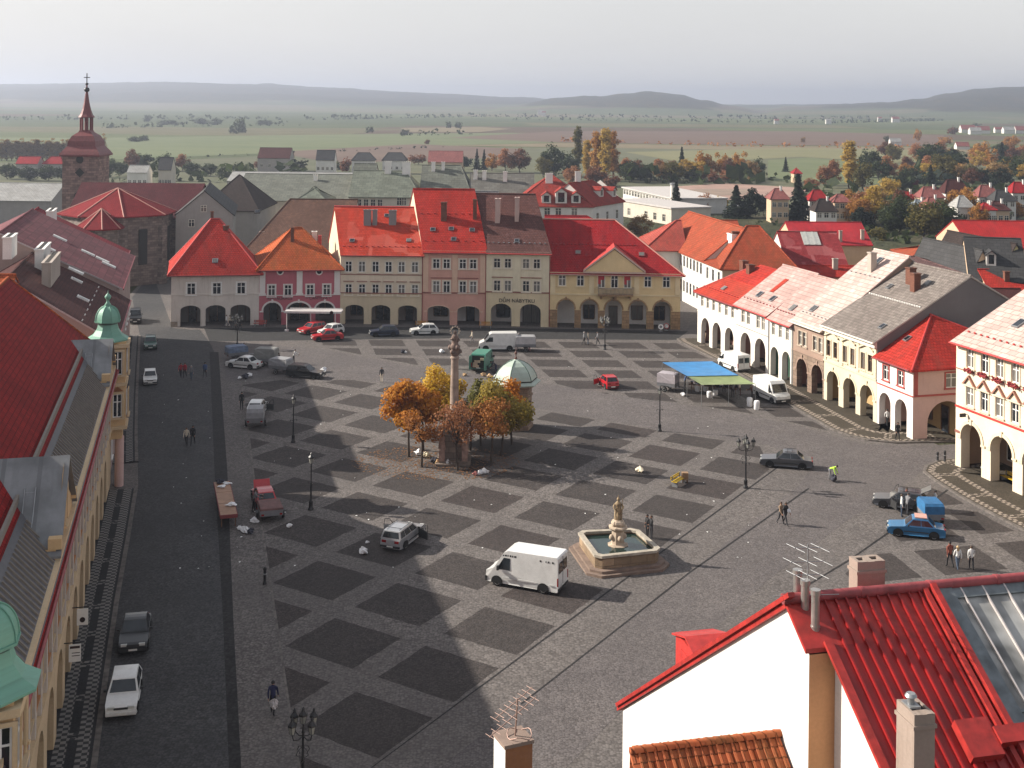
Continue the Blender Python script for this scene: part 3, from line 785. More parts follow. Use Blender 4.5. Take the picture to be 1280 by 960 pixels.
    def chimney(h, pl, pr, pt, y, mat=None, cap=True, depth=None, z0=None):
        if y > 40: y = h.slope_y((pl + pr) / 2, y) + .3
        xa, za = h.px(pl, pt, y); xb, zb = h.px(pr, pt, y); xc = (xa + xb) / 2; wd = max(.35, xb - xa); dp = depth or min(wd, .8)
        b = MB(); z0 = z0 if z0 is not None else (h.roofz(min(y - dp, 2 * h.ry - y - dp)) - .3 if y - dp > 0 else h.eave)
        b.box(xc - wd / 2, xc + wd / 2, y - dp / 2, y + dp / 2, z0, za, 0)
        if cap:
            b.box(xc - wd / 2 - .07, xc + wd / 2 + .07, y - dp / 2 - .07, y + dp / 2 + .07, za, za + .12, 0)
            n = max(1, int(wd / .4))
            for i in range(n): b.box(xc - wd / 2 + (i + .25) * wd / n, xc - wd / 2 + (i + .75) * wd / n, y - dp * .25, y + dp * .25, za + .12, za + .14, 1)
        o = b.build('chimney', [mat or CHIM, DARKIN], None); setparent(o, h.roofo); return o
    def hatch(h, px, py, w=.7, l=.9, mat=None, glass=True):
        """skylight lying in the front slope, at a picture point"""
        best = None
        lo, hi = 0.0, h.ry
        for i in range(60):
            y = h.ry * i / 59; x, z = h.px(px, py, y); dlt = z - h.roofz(y)
            if best is None or abs(dlt) < best[0]: best = (abs(dlt), x, y)
        _, x, y = best; s = math.atan(h.k)
        b = MB(); c = Vector((x, y, h.roofz(y) + .08)); b.obox(c, w, l, .16, 0, 0, s); o = b.build('skylight', [mat or GREYM], None); setparent(o, h.roofo)
        g = MB(); g.obox(c + Vector((0, -math.sin(s) * .085, math.cos(s) * .085)), w * .78, l * .8, .02, 0, 0, s); p = g.build('pane', [GLASS if glass else mat or GREYM], None); setparent(p, o)
    def snowguards(h, y, n, mat, x0=.5, x1=None):
        b = MB(); x1 = h.W - .5 if x1 is None else x1
        for i in range(n):
            x = x0 + (x1 - x0) * i / (n - 1); b.obox((x + h.sk * y, y, h.roofz(y) + .07), .22, .1, .16, 0, 0, math.atan(h.k))
        o = b.build('snow_guards', [mat], None); setparent(o, h.roofo)
    def course(h, z, hh, pr, mat, name='cornice', x0=0, x1=None):
        b = MB(); b.box(x0, h.W if x1 is None else x1, -pr, -.003, z, z + hh, 0); return b.build(name, [mat], h.t)
    def rings(h, mat, t=.2, pr=.05, key=False, imp=True, idx=None):
        for i, (xc, wd, zs, zt) in enumerate(h.arcs):
            b = MB()
            if idx and i not in idx: continue
            arch_ring(b, xc, wd, zs, zt, t, pr)
            if key: b.box(xc - .13, xc + .13, -pr - .06, -.003, zt - .05, zt + .42)
            if imp:
                b.box(xc - wd / 2 - .5, xc - wd / 2 + .03, -pr - .03, -.003, zs - .2, zs - .02); b.box(xc + wd / 2 - .03, xc + wd / 2 + .5, -pr - .03, -.003, zs - .2, zs - .02)
            b.build('arch_moulding', [mat], h.t)
    def boxes(h, name, mat, boxes):
        if name in ('stone_pier', 'pilaster', 'window_hood') and len(set(round(q[0] + q[1], 1) for q in boxes)) > 1:
            for q in boxes: b = MB(); b.box(*q); b.build(name, [mat], h.t)
            return
        b = MB()
        for q in boxes: b.box(*q)
        return b.build(name, [mat], h.t)
def text_part(s, size, mat, parent, loc, rot=(PI / 2, 0, 0), align='CENTER', name='lettering', depth=.02):
    cu = bpy.data.curves.new(name, 'FONT'); cu.body = s; cu.size = size; cu.align_x = align; cu.extrude = depth
    o = bpy.data.objects.new('tmp', cu); C.objects.link(o)
    bpy.context.view_layer.update()
    me = bpy.data.meshes.new_from_object(o.evaluated_get(bpy.context.evaluated_depsgraph_get())); bpy.data.objects.remove(o)
    me.materials.clear(); me.materials.append(mat); me.name = name
    r = bpy.data.objects.new(name, me); C.objects.link(r); r.location = loc; r.rotation_euler = rot; setparent(r, parent); return r
CHIM = plaster('chimney_plaster', (.42, .36, .31), .6)
CHIMW = plaster('white_chimney', (.80, .78, .74), .2)
CHIMB = stonework('chimney_brick', (.26, .10, .06), .25, .08, .3)
REDM = plain('red_painted_sheet', (.42, .035, .03), .5, 0, .2)
DKRED = plain('dark_red_sheet', (.22, .02, .025), .5, 0, .25)
GUT_R = plain('red_gutter', (.20, .02, .02), .5, 0, .2)
# ================================================================ the row at the far end of the square
SKV = (-.25, .97)
def skew_for(A, B):
    d = (Vector(B[:2]) - Vector(A[:2])).normalized(); inn = Vector((-d.y, d.x)); v = Vector(SKV)
    return v.dot(d) / v.dot(inn)
Bp = [G(213.5, 408.5), G(323.5, 406.3), G(425, 404.8), G(528, 406), G(607, 407), G(687, 409), G(850, 412)]
R_RED = rooftile('bright_red_tiles', (.50, .045, .022), .22, (.50, .11, .08)); R_RED2 = rooftile('red_tiles', (.46, .032, .022), .2)
R_ORANGE = rooftile('orange_tiles', (.48, .10, .03), .25); R_BROWN = rooftile('brown_red_tiles', (.135, .062, .055), .3); R_CRIM = rooftile('crimson_tiles', (.36, .016, .02), .2)
def arcpx(h, pxs, wd, pt, zs):
    x, zt = h.px(pxs[0], pt)
    for p in pxs: xx, _ = h.px(p, pt); h.arcs.append((xx, wd, zs, zt))
# -- white corner house with a hipped roof
A, B = Bp[0], Bp[1]
h = House('arcaded_house', 'off-white corner house with three arches and a bright red hipped roof', 'house', A, B, 13, 7.7, 6.0, 14.3, skew_for(A, B), 'arcaded houses round the square')
PW = plaster('aged_white_plaster', (.68, .62, .56), .6)
arcpx(h, [238, 269.5, 300.5], 2.75, 382, 2.2); h.zb = 4.4
h.windows([239, 271, 301.5], 354, 367.5, 1.15, hgt=1.6)
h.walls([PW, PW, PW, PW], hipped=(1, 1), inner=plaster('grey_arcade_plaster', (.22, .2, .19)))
h.shopfronts(kinds='db')
h.roof(R_RED2, .55, 5.4, 5.4, ridge_mat=REDM); h.gutter(GUT_R, .55)
h.course(h.zb - .05, .16, .08, PW, 'string_course'); h.course(h.eave - .55, .3, .22, PW); h.course(.0, .7, .06, STONE, 'plinth', 0, .9)
h.chimney(279, 286, 283, 5.0, CHIMB, z0=10.5); h.chimney(263.5, 267, 265, 6.2, CHIMB)
h.hatch(269, 326, .8, .7)
# -- pink restaurant
A, B = Bp[1], Bp[2]
h = House('arcaded_house', 'pink restaurant house with white pilasters, round gable windows and an orange roof', 'restaurant', A, B, 12, 8.1, 5.6, 13.0, skew_for(A, B), 'arcaded houses round the square')
PINK = plaster('raspberry_plaster', (.46, .12, .15), .3)
PILW = plaster('white_stucco', (.74, .69, .66), .3)
for p, wd in ((340.5, 2.5), (373.5, 3.2), (406, 2.6)):
    x, zt = h.px(p, 378); h.arcs.append((x, wd, 2.0, zt))
h.zb = 4.1
h.windows([339.6, 360, 387.7, 408.5], 356, 370, 1.0, trim=PILW)
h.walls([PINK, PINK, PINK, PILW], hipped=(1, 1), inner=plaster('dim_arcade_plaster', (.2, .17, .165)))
h.shopfronts(kinds='dbw'); h.rings(PILW, .24, .06, True)
for p in (326.5, 374.5, 421.5):
    x, _ = h.px(p, 360); x = min(max(x, .45), h.W - .45)
    h.boxes('pilaster', PILW, [(x - .4, x + .4, -.12, -.003, h.zb + .1, h.eave - .3), (x - .5, x + .5, -.16, -.003, h.eave - .55, h.eave - .32), (x - .5, x + .5, -.16, -.003, h.zb + .05, h.zb + .35)])
for p in (350.3, 399):
    x, z = h.px(p, 339.5); b = MB(); n = 18
    for i in range(n):
        a0, a1 = 2 * PI * i / n, 2 * PI * (i + 1) / n
        q = [(x + r * math.cos(a), -.07, z + r * math.sin(a)) for r, a in ((.33, a0), (.5, a0), (.5, a1), (.33, a1))]
        b.poly(q[::-1])
        b.poly([(x + .5 * math.cos(a), yy_, z + .5 * math.sin(a)) for a, yy_ in ((a0, -.07), (a1, -.07), (a1, 0), (a0, 0))])
    o = b.build('round_window', [PILW], h.t); g = MB(); g.poly([(x + .33 * math.cos(2 * PI * i / n), -.03, z + .33 * math.sin(2 * PI * i / n)) for i in range(n)][::-1]); g.poly([(x + .33 * math.cos(2 * PI * i / n), -.03, z + .33 * math.sin(2 * PI * i / n)) for i in range(n)]); g.build('pane', [GLASS], o)
h.course(h.zb, .1, .1, PILW, 'string_course'); h.course(h.eave - .3, .2, .2, PILW)
DKTXT = plain('dark_lettering', (.03, .012, .012), .6)
_, zt = h.px(350, 374.8)
x, _ = h.px(350, 372); text_part('RESTAURACE', .58, DKTXT, h.t, (x, -.03, zt)); x, _ = h.px(398, 372); text_part('\u2022 CANTEZA \u2022', .58, DKTXT, h.t, (x, -.03, zt))
h.roof(R_ORANGE, .5, 5.0, 5.0); h.gutter(GUT_R, .5)
h.chimney(363.5, 367.5, 285, 303, CHIMB); h.chimney(390, 396, 290, 8, CHIMW, z0=8.6); h.chimney(397.5, 402, 294, 7, REDM, False, z0=8.4)
# -- cream house, twelve windows
A, B = Bp[2], Bp[3]
h = House('arcaded_house', 'cream three-storey house with twelve small windows and two grey chimney stacks', 'house', A, B, 15, 10.1, 7.5, 15.9, skew_for(A, B), 'arcaded houses round the square')
CREAM = plaster('cream_plaster', (.72, .61, .47), .35); CREAMB = plaster('cream_rusticated', (.64, .53, .37), .4); TRIMC = plaster('pale_trim', (.74, .66, .54), .2)
arcpx(h, [443, 476, 509.5], 2.7, 381, 2.1); h.zb = 4.35
px6 = [435.8, 452.5, 469.4, 485.8, 502, 518.7]
h.windows(px6, 327, 340.5, .95, trim=TRIMC); z0, z1, xs_ = h.windows(px6, 355.5, 369, .95, trim=TRIMC)
GABLEW = plaster('bright_cream_gable', (.62, .55, .40), .2)
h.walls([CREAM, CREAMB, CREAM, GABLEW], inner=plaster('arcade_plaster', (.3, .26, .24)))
h.rng = random.Random(3); h.shopfronts(kinds='wbd')
h.boxes('window_hood', plain('pinkish_moulding', (.30, .16, .12), .8), [(x - .75, x + .75, -.16, -.003, z1 + .35, z1 + .46) for x in xs_])
h.course(h.zb, .14, .1, plain('brick_red_moulding', (.24, .09, .07), .8), 'string_course'); _, z = h.px(475, 342); h.course(z - .2, .1, .08, plain('brick_red_moulding', 0), 'string_course'); h.course(h.eave - .45, .32, .25, TRIMC)
h.boxes('rustication', CREAMB, [(0.0, h.W, -.035, -.003, 2.9 + i * .45, 3.28 + i * .45) for i in (2,)])
h.roof(R_RED, .5, ridge_mat=REDM); h.gutter(GUT_R); h.downpipe(h.W - .05, GUT_R)
GCH = plaster('grey_chimney', (.23, .21, .21), .5)
h.chimney(455, 464, 263, 282, GCH, depth=.6); h.chimney(466, 471.5, 263, 282, GCH, depth=.6); h.chimney(486.5, 495.5, 263.5, 281.5, GCH, depth=.6)
for p in ((440, 301), (511, 301), (483.5, 269.5)): h.hatch(p[0], p[1], .7, .6)
h.snowguards(.9, 14, REDM)
# -- salmon house with the tall red roof
A, B = Bp[3], Bp[4]
h = House('arcaded_house', 'salmon pink house with paired windows, two arches and the tallest red roof', 'house', A, B, 16, 10.7, 8.0, 18.6, skew_for(A, B), 'arcaded houses round the square')
SALM = plaster('salmon_plaster', (.62, .34, .27), .35); SALMP = plaster('salmon_pale', (.68, .46, .34), .3)
arcpx(h, [548.3, 585.5], 3.15, 382.3, 2.05); h.zb = 4.5
z0, z1, xs_ = h.windows([545.3, 558.3, 578.5, 591.5], 324, 336, .98, trim=TRIMC); z2, z3, _ = h.windows([545.3, 558.3, 578.5, 591.5], 351.5, 366, .98, trim=TRIMC)
h.walls([SALM, SALM, SALM, GABLEW], inner=plaster('arcade_plaster_pale', (.62, .58, .56)))
h.rng = random.Random(5); h.shopfronts(kinds='wd')
for p in (531.5, 568.5, 603.5):
    x, _ = h.px(p, 350); x = min(max(x, .4), h.W - .4); h.boxes('pilaster', SALMP, [(x - .38, x + .38, -.08, -.003, h.zb + .2, h.eave - .5)])
h.course(h.zb, .14, .1, plain('brick_red_moulding', 0), 'string_course'); h.boxes('window_hood', plain('brick_red_moulding', 0), [((xs_[i] + xs_[i + 1]) / 2 - 1.5, (xs_[i] + xs_[i + 1]) / 2 + 1.5, -.14, -.003, z3 + .4, z3 + .5) for i in (0, 2)])
h.course(h.eave - .5, .36, .28, SALMP); h.rings(SALMP, .12, .03)
h.roof(R_RED2, .5, ridge_mat=R_RED2, verge=DKRED); h.gutter(GUT_R); h.downpipe(h.W - .05, GUT_R)
h.chimney(551.5, 558.5, 253.5, 275.5, CHIMB); h.chimney(591.5, 596, 250, 275, CHIMB)
for p in ((541, 287.5), (564, 287), (590, 287.5), (567, 300)): h.hatch(p[0], p[1], .75, .6)
h.snowguards(4.6, 9, REDM); h.snowguards(1.0, 8, REDM)
# -- furniture shop
A, B = Bp[4], Bp[5]
h = House('arcaded_house', 'pale yellow furniture shop with black lettering over two arches and a brown roof', 'shop', A, B, 16, 10.7, 8.0, 18.0, skew_for(A, B), 'arcaded houses round the square')
YEL = plaster('pale_yellow_plaster', (.72, .65, .48), .4); YELB = plaster('ochre_rusticated', (.68, .57, .38), .4)
arcpx(h, [626.5, 663], 2.95, 379.3, 2.1); h.zb = 4.75
z0, z1, xs_ = h.windows([621.3, 634.8, 657.5, 671], 323.5, 335.5, .95, trim=TRIMC, frame=OFFW); z2, z3, _ = h.windows([621.3, 634.8, 657.5, 671], 351, 364.5, .95, trim=TRIMC, frame=OFFW)
h.walls([YEL, YELB, YELB, YEL], inner=plaster('arcade_plaster_pale', 0))
h.rng = random.Random(9); h.shopfronts(kinds='wb', frame=BLACK)
for p in (611, 646, 683):
    x, _ = h.px(p, 350); x = min(max(x, .4), h.W - .4); h.boxes('pilaster', YEL, [(x - .5, x + .5, -.07, -.003, h.zb + .2, h.eave - .5), (x - .56, x + .56, -.1, -.003, h.eave - .75, h.eave - .55)])
h.course(h.zb - .02, .16, .1, plain('brick_red_moulding', 0), 'string_course'); h.boxes('window_hood', plain('brick_red_moulding', 0), [((xs_[i] + xs_[i + 1]) / 2 - 1.5, (xs_[i] + xs_[i + 1]) / 2 + 1.5, -.14, -.003, z3 + .42, z3 + .52) for i in (0, 2)])
h.course(h.eave - .5, .36, .28, YEL)
x, z = h.px(646, 378); text_part('D\u016eM N\u00c1BYTKU', .72, plain('black_lettering', (.012, .01, .01), .5), h.t, (x, -.05, z))
h.roof(R_BROWN, .5, verge=DKRED); h.gutter(REDM); h.downpipe(h.W - .06, GUT_R)
PINKCH = plaster('pinkish_chimney', (.5, .36, .32), .4)
h.chimney(619.5, 625.5, 249, 276, PINKCH, depth=1.3); h.chimney(644, 649, 247.5, 274, PINKCH, depth=1.3); h.hatch(646, 302, .7, .6)
h.snowguards(.9, 12, GREYM)
# -- yellow town hall
A, B = Bp[5], Bp[6]
h = House('town_hall', 'yellow two-storey town hall with a pediment, balcony and five stone arches', 'town hall', A, B, 16, 7.9, 8.0, 14.4, skew_for(A, B), 'arcaded houses round the square')
TH = plaster('town_hall_yellow', (.72, .56, .31), .3); THP = plaster('town_hall_pale', (.76, .63, .40), .3); THS = stonework('sandstone_piers', (.38, .24, .13), .8, .4, .25)
arcpx(h, [707.5, 737, 767, 797.5, 828], 2.4, 374.5, 2.6); h.zb = 4.6
h.windows([702.8, 725.6, 809.8, 833], 345, 358.5, 1.0, trim=THP)
z0, z1, xs_ = h.windows([751.8, 768.2, 784.4], 343.5, 360, 1.0, trim=THP)
h.walls([TH, TH, TH, TH], hipped=(0, 1), inner=plaster('white_arcade', (.8, .78, .76), .15))
h.rng = random.Random(12); h.shopfronts(kinds='-wdww'); h.rings(THS, .22, .05, True, False)
pb_ = []
x = 0
for xc, wd, zs, zt in h.arcs + [(h.W + 1.2, 2.4, 0, 0)]:
    a = min(xc - wd / 2, h.W); pb_.append((x + .003, a - .003, -.07, -.004, 0, 2.5)); x = xc + wd / 2
h.boxes('stone_pier', THS, pb_)
xa, xb = h.px(736, 350)[0], h.px(799.5, 350)[0]
b = MB(); b.box(xa, xb, -.18, -.003, h.zb + .1, h.eave - .1); pj = b  # projecting centre, as side strips only
h.boxes('pilaster', THP, [(x_ - .35, x_ + .35, -.12, -.003, h.zb + .25, h.eave - .45) for x_ in (xa + .4, xb - .4, .4, h.W - .4)])
h.course(h.zb + .02, .18, .12, THP, 'string_course'); h.course(h.eave - .42, .34, .3, THP)
# pediment
xm = (xa + xb) / 2; pk = h.px(766, 317)[1] + .6; pe = MB(); x0, x1 = xa - .6, xb + .6
pe.poly([(x0, -.35, h.eave + .1), (x1, -.35, h.eave + .1), (xm, -.35, pk)], 0)
for q0, q1 in (((x0 - .2, h.eave + .05), (xm, pk + .12)), ((xm, pk + .12), (x1 + .2, h.eave + .05))):
    pe.poly([(q0[0], -.6, q0[1]), (q1[0], -.6, q1[1]), (q1[0], -.6, q1[1] + .3), (q0[0], -.6, q0[1] + .3)], 1)
    pe.poly([(q0[0], -.6, q0[1] + .3), (q1[0], -.6, q1[1] + .3), (q1[0], 4.5, q1[1] + .3), (q0[0], 4.5, q0[1] + .3)], 2)
    pe.poly([(q0[0], -.6, q0[1]), (q0[0], -.34, q0[1]), (q1[0], -.34, q1[1]), (q1[0], -.6, q1[1])], 1)
pe.box(x0 - .2, x1 + .2, -.55, -.003, h.eave - .12, h.eave + .1, 1)
pe.build('pediment', [TH, plain('pale_pink_moulding', (.50, .36, .30), .8), REDM], h.t)
# balcony
x0, x1 = h.px(747.5, 365)[0], h.px(791, 365)[0]; bz = h.px(770, 367)[1]
b = MB(); b.box(x0, x1, -1.25, -.003, bz - .22, bz, 0)
for q in (x0 + .4, x1 - .4, (x0 + x1) / 2): b.box(q - .15, q + .15, -.9, -.003, bz - .7, bz - .22, 0)
o = b.build('balcony', [THS], h.t)
b = MB()
b.box(x0, x1, -1.22, -1.14, bz + .85, bz + .95)
nb = 26
for i in range(nb + 1):
    q = x0 + .05 + (x1 - x0 - .1) * i / nb; b.box(q - .04, q + .04, -1.21, -1.15, bz, bz + .85)
for q in (x0, x1 - .08): b.box(q, q + .08, -1.14, -.02, bz + .85, bz + .95); b.box(q, q + .08, -.6, -.55, bz, bz + .85)
setparent(b.build('railing', [STONE], None), o)
REDF = plain('red_drape', (.42, .03, .04), .8)
for xq in (xs_[0], xs_[2]): b = MB(); b.box(xq - .46, xq + .42, .075, .085, z1 - .75, z1 - .06); b.box(xq - .46, xq - .1, .075, .085, z0 + .5, z1 - .75); b.build('red_curtain', [REDF], h.t)
x, z = h.px(759, 376); text_part('1626', .4, plain('pale_lettering', (.5, .4, .25), .7), h.t, (h.arcs[2][0], -.09, h.arcs[2][3] + .2))
h.roof(R_CRIM, .5, 0, 6.5, ridge_mat=plain('pale_ridge', (.42, .2, .16), .7)); h.gutter(plain('pale_gutter', (.36, .2, .16), .5))
for p in ((722.5, 316), (802, 319)): h.hatch(p[0], p[1], .9, .8, DKRED)
h.snowguards(4.0, 24, DKRED, 1, h.W - 5)
# ================================================================ the row on the right
RA, RB = G(872, 428), G(1138, 549.5); RD = (RB - RA).normalized()
def rpt(t): return RA + RD * t
WHITEP = plaster('white_plaster', (.74, .70, .64), .25); WHITEP2 = plaster('warm_white_plaster', (.72, .66, .58), .25)
ROSE = slateroof('faded_rose_slabs', (.50, .34, .31), .3); ROSE2 = slateroof('pale_rose_slabs', (.56, .43, .39), .3); GREYR = rooftile('grey_beavertail', (.23, .20, .18), .4, None, .4)
R_RED3 = rooftile('red_tiles_sunny', (.47, .05, .03), .25); R_RED4 = rooftile('scarlet_tiles', (.43, .035, .025), .3, None, .4)  # both reds are the tiles' own colour
PINKIN = plaster('pink_arcade', (.42, .24, .2), .3); GRNIN = plain('green_shutters', (.05, .14, .09), .7)
def rhouse(name, label, cat, t0, t1, depth, eave, ry, rz):
    return House(name, label, cat, rpt(t0), rpt(t1), depth, eave, ry, rz, 0, 'arcaded houses round the square')
def rarcs(h, pxs, pt, wd, zs):
    for i, p in enumerate(pxs):
        x, zt = h.px(p, pt + i * 0); h.arcs.append((x, wd, zs, zs + wd / 2 + .1))
h = rhouse('arcaded_house', 'white house with three arches and a red roof, farthest of the sunny row', 'house', -.1, 11.35, 12, 6.95, 5.6, 10.4)
for p in (881.5, 895.7, 911.5): h.arcs.append((h.px(p, 420)[0], 2.5, 2.3, 3.65))
h.zb = 4.15
for p in (877.7, 884.7, 892, 899.8, 907.8, 915.8): h.win(h.px(p, 385)[0], 5.0, .8, 1.35, trim=None, frame=OFFW)
h.walls([WHITEP, WHITEP, WHITEP, WHITEP], hipped=(1, 0), inner=PINKIN); h.shopfronts(kinds='wd')
h.course(h.zb, .1, .06, WHITEP2, 'string_course'); h.roof(R_RED3, .45, 4.5, 0, ridge_mat=REDM); h.gutter(DKRED); h.snowguards(.7, 14, REDM); h.hatch(905, 361, .8, .7)
h.chimney(927.5, 932, 326, 5.6, CHIMB, z0=9); h.chimney(936, 940, 331, 4.6, CHIMB, z0=9)
b = MB(); roof_slab(b, [(3.2, 3.0, 9.0), (3.2, 9.0, 9.0), (6.2, 6.0, 11.0)][::1], .14); roof_slab(b, [(3.2, 9.0, 9.0), (11.2, 9, 9.0), (11.2, 6, 11.0), (6.2, 6, 11.0)], .14); roof_slab(b, [(11.2, 3, 9.0), (3.2, 3, 9.0), (6.2, 6, 11.0), (11.2, 6, 11.0)], .14)
setparent(b.build('upper_roof', [R_RED4], None), h.roofo)
h = rhouse('arcaded_house', 'white house with four windows, two arches and a faded rose roof with a red patch', 'house', 11.38, 19.9, 13, 7.15, 6.4, 11.55)
for p in (931.8, 950): h.arcs.append((h.px(p, 440)[0], 2.75, 2.4, 3.85))
h.zb = 4.4
for p in (928.7, 935.3, 947.5, 954): h.win(h.px(p, 400)[0], 4.95, .85, 1.5, trim=None, frame=OFFW)
h.walls([WHITEP, WHITEP, WHITEP, WHITEP], inner=PINKIN); h.shopfronts(kinds='w', frame=OFFW)
h.course(h.zb, .1, .06, plain('grey_moulding', (.3, .28, .26), .8), 'string_course'); h.roof(ROSE, .5, verge=DKRED); h.gutter(REDM); h.downpipe(h.W - .05, GREYM); h.snowguards(.8, 10, DKRED)
h.hatch(949.5, 369, .8, 1.0); h.hatch(966, 374, .8, 1.0)
b = MB(); x, z = h.px(974, 365, 3.6); b.obox((x, 3.6, h.roofz(3.6) + .03), .9, 2.6, .05, 0, 0, math.atan(h.k)); setparent(b.build('tile_patch', [R_RED3], None), h.roofo)
h = rhouse('arcaded_house', 'narrow white house with three windows and two arches with green doors', 'house', 19.93, 25.5, 12, 7.0, 5.9, 11.5)
for p in (968, 982.5): h.arcs.append((h.px(p, 455)[0], 1.95, 2.5, 3.55))
h.zb = 4.2
for p in (966.5, 975.2, 984): h.win(h.px(p, 414)[0], 4.85, .75, 1.45, trim=None, frame=OFFW)
h.walls([WHITEP, WHITEP, WHITEP, WHITEP], inner=GRNIN, adepth=1.6); h.shopfronts(kinds='d', frame=GRNIN)
h.roof(ROSE, .5, verge=DKRED); h.gutter(REDM); h.downpipe(h.W - .05, GREYM); h.snowguards(.8, 8, DKRED); h.hatch(991, 385, .8, 1.0)
h = rhouse('arcaded_house', 'dusky brown house with paired windows, stone arches and a pale rose roof', 'house', 25.55, 32.25, 20, 7.65, 10.4, 15.1)
DUSK = plaster('dusky_brown_plaster', (.32, .22, .17), .5); DUSKS = stonework('dusky_stone', (.28, .2, .15), .9, .45, .2)
for p in (1002.5, 1021.5): h.arcs.append((h.px(p, 470)[0], 2.35, 2.3, 3.5))
h.zb = 4.1
for p in (1000.5, 1006, 1019, 1026): h.win(h.px(p, 425)[0], 4.95, .8, 1.55, trim=plaster('dusky_trim', (.45, .36, .28), .3), frame=OFFW)
h.walls([DUSK, DUSKS, DUSK, DUSK], inner=PINKIN); h.shopfronts(kinds='dw')
h.course(h.zb, .14, .1, DUSK, 'string_course'); h.course(h.eave - .4, .36, .3, OFFW); h.rings(DUSK, .18, .05, True)
h.roof(ROSE2, .5, verge=plain('pinkish_eaves', (.5, .38, .34), .7)); h.gutter(OFFW); h.snowguards(.9, 8, GREYM); h.snowguards(7.0, 7, GREYM); h.hatch(1017, 386, .8, 1.0); h.hatch(1098, 327, .8, 1.2)
h.chimney(1088, 1092.5, 316, 341, CHIM)
h = rhouse('arcaded_house', 'ornate cream house with curved window pediments and a grey tiled roof', 'house', 32.3, 42.4, 22, 8.3, 10.8, 14.4)
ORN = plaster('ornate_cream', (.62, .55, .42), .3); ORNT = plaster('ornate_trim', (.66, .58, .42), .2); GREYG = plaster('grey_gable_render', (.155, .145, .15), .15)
for p in (1041, 1062, 1083.5): h.arcs.append((h.px(p, 480)[0], 2.35, 2.3, 3.5))
h.zb = 4.3; xs_ = []
for p in (1036, 1044.5, 1056.5, 1066, 1079, 1088):
    x = h.px(p, 440)[0]; xs_.append(x); h.win(x, 4.95, .8, 1.7, trim=ORNT, frame=WOOD)
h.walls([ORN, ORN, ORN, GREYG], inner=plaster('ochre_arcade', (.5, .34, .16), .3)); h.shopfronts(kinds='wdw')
b = MB()
for i in (0, 2, 4):
    xc = (xs_[i] + xs_[i + 1]) / 2; n = 10
    for k in range(n):
        p = lambda j: (xc - 1.35 + 2.7 * j / n, 7.05 + .42 * math.sin(PI * j / n) ** 1.5)
        a, c = p(k), p(k + 1); b.poly([(a[0], -.2, a[1]), (c[0], -.2, c[1]), (c[0], -.2, c[1] + .16), (a[0], -.2, a[1] + .16)]); b.poly([(a[0], -.2, a[1] + .16), (c[0], -.2, c[1] + .16), (c[0], 0, c[1] + .16), (a[0], 0, a[1] + .16)])
        b.poly([(a[0], -.2, a[1]), (a[0], 0, a[1]), (c[0], 0, c[1]), (c[0], -.2, c[1])])
b.build('window_pediment', [ORNT], h.t)
h.course(h.zb, .16, .12, ORNT, 'string_course'); h.course(h.eave - .75, .6, .3, plaster('white_cornice', (.7, .66, .58), .2)); h.rings(ORNT, .2, .05, True)
h.boxes('pilaster', ORNT, [(x - .22, x + .22, -.08, -.003, h.zb + .2, h.eave - .8) for x in (.3, h.W - .3, h.W * .355, h.W * .66)])
h.roof(GREYR, .45, verge=plain('pale_verge', (.4, .37, .34), .8)); h.gutter(OFFW)
h.chimney(1136, 1141.5, 335, 356, CHIMB); h.chimney(1141.5, 1147, 342, 365, CHIMB); h.snowguards(5.2, 22, CHIMW); h.hatch(1112, 358, .6, .8); h.hatch(1159, 355, .6, .8); h.hatch(1103, 408, .6, .8)
# corner house, pink with a hipped red roof
h = rhouse('arcaded_house', 'pinkish white corner house with a red hipped roof beside the lane', 'house', 42.45, 48.55, 15, 6.95, 6.1, 10.6)
for p in (1106, 1126): h.arcs.append((h.px(p, 510)[0], 2.0, 2.4, 3.45))
h.zb = 4.1; PT = plain('red_trim', (.36, .07, .06), .7)
for p in (1107.5, 1126): h.win(h.px(p, 475)[0], 4.75, .95, 1.45, trim=PT)
PKW = plaster('pinkish_white', (.80, .74, .70), .3)
xw = h.W
b = MB(); arcade_band(b, 0, h.W, h.zb, h.arcs, .7, 0, 0); wall_with_holes(b, 0, h.W, h.zb, h.eave, h.holes)
b.poly([(0, 15, 0), (0, 0, 0), (0, 0, 6.95), (0, 15, 6.95)], 1); b.poly([(xw, 15, 0), (0, 15, 0), (0, 15, 6.95), (xw, 15, 6.95)], 1)
b.poly([(0, .7, 3.9), (0, 5, 3.9), (xw, 5, 3.9), (xw, .7, 3.9)], 0)
sd_ = MB(); sideh = [(3.6, 4.9, 4.8, 6.2), (10, 11.3, 4.8, 6.2)]
arcade_band(sd_, 0, 15, 4.1, [(3.7, 4.2, 1.5, 3.55)], .7, 1, 1); wall_with_holes(sd_, 0, 15, 4.1, 6.95, sideh, 0, 1)
M = Matrix.Translation((xw, 0, 0)) @ Matrix.Rotation(PI / 2, 4, 'Z')
b.add(sd_, M); b.build('wall', [PKW, plaster('dusky_pink', (.62, .42, .38), .35)], h.t)
for a, c, d_, e in sideh: add_window(h.t, 0, 0, 1.3, 1.4, trim=PT).location = (xw, (a + c) / 2, d_)
for o in KIDS[h.t.name]:
    if o.name.startswith('window') and abs(o.location.x - xw) < .01: o.rotation_euler.z = PI / 2
b = MB(); b.poly([(0, 5, 0), (xw, 5, 0), (xw, 5, 3.9), (0, 5, 3.9)]); b.build('arcade_back_wall', [plaster('ochre_arcade', 0)], h.t); h.adepth = 5.0; h.shopfronts(kinds='wd')
h.course(h.zb, .12, .08, PT, 'string_course'); h.roof(R_RED4, .5, 0, 6.0, ridge_mat=REDM); h.gutter(DKRED); h.hatch(1134, 424, .6, .8)
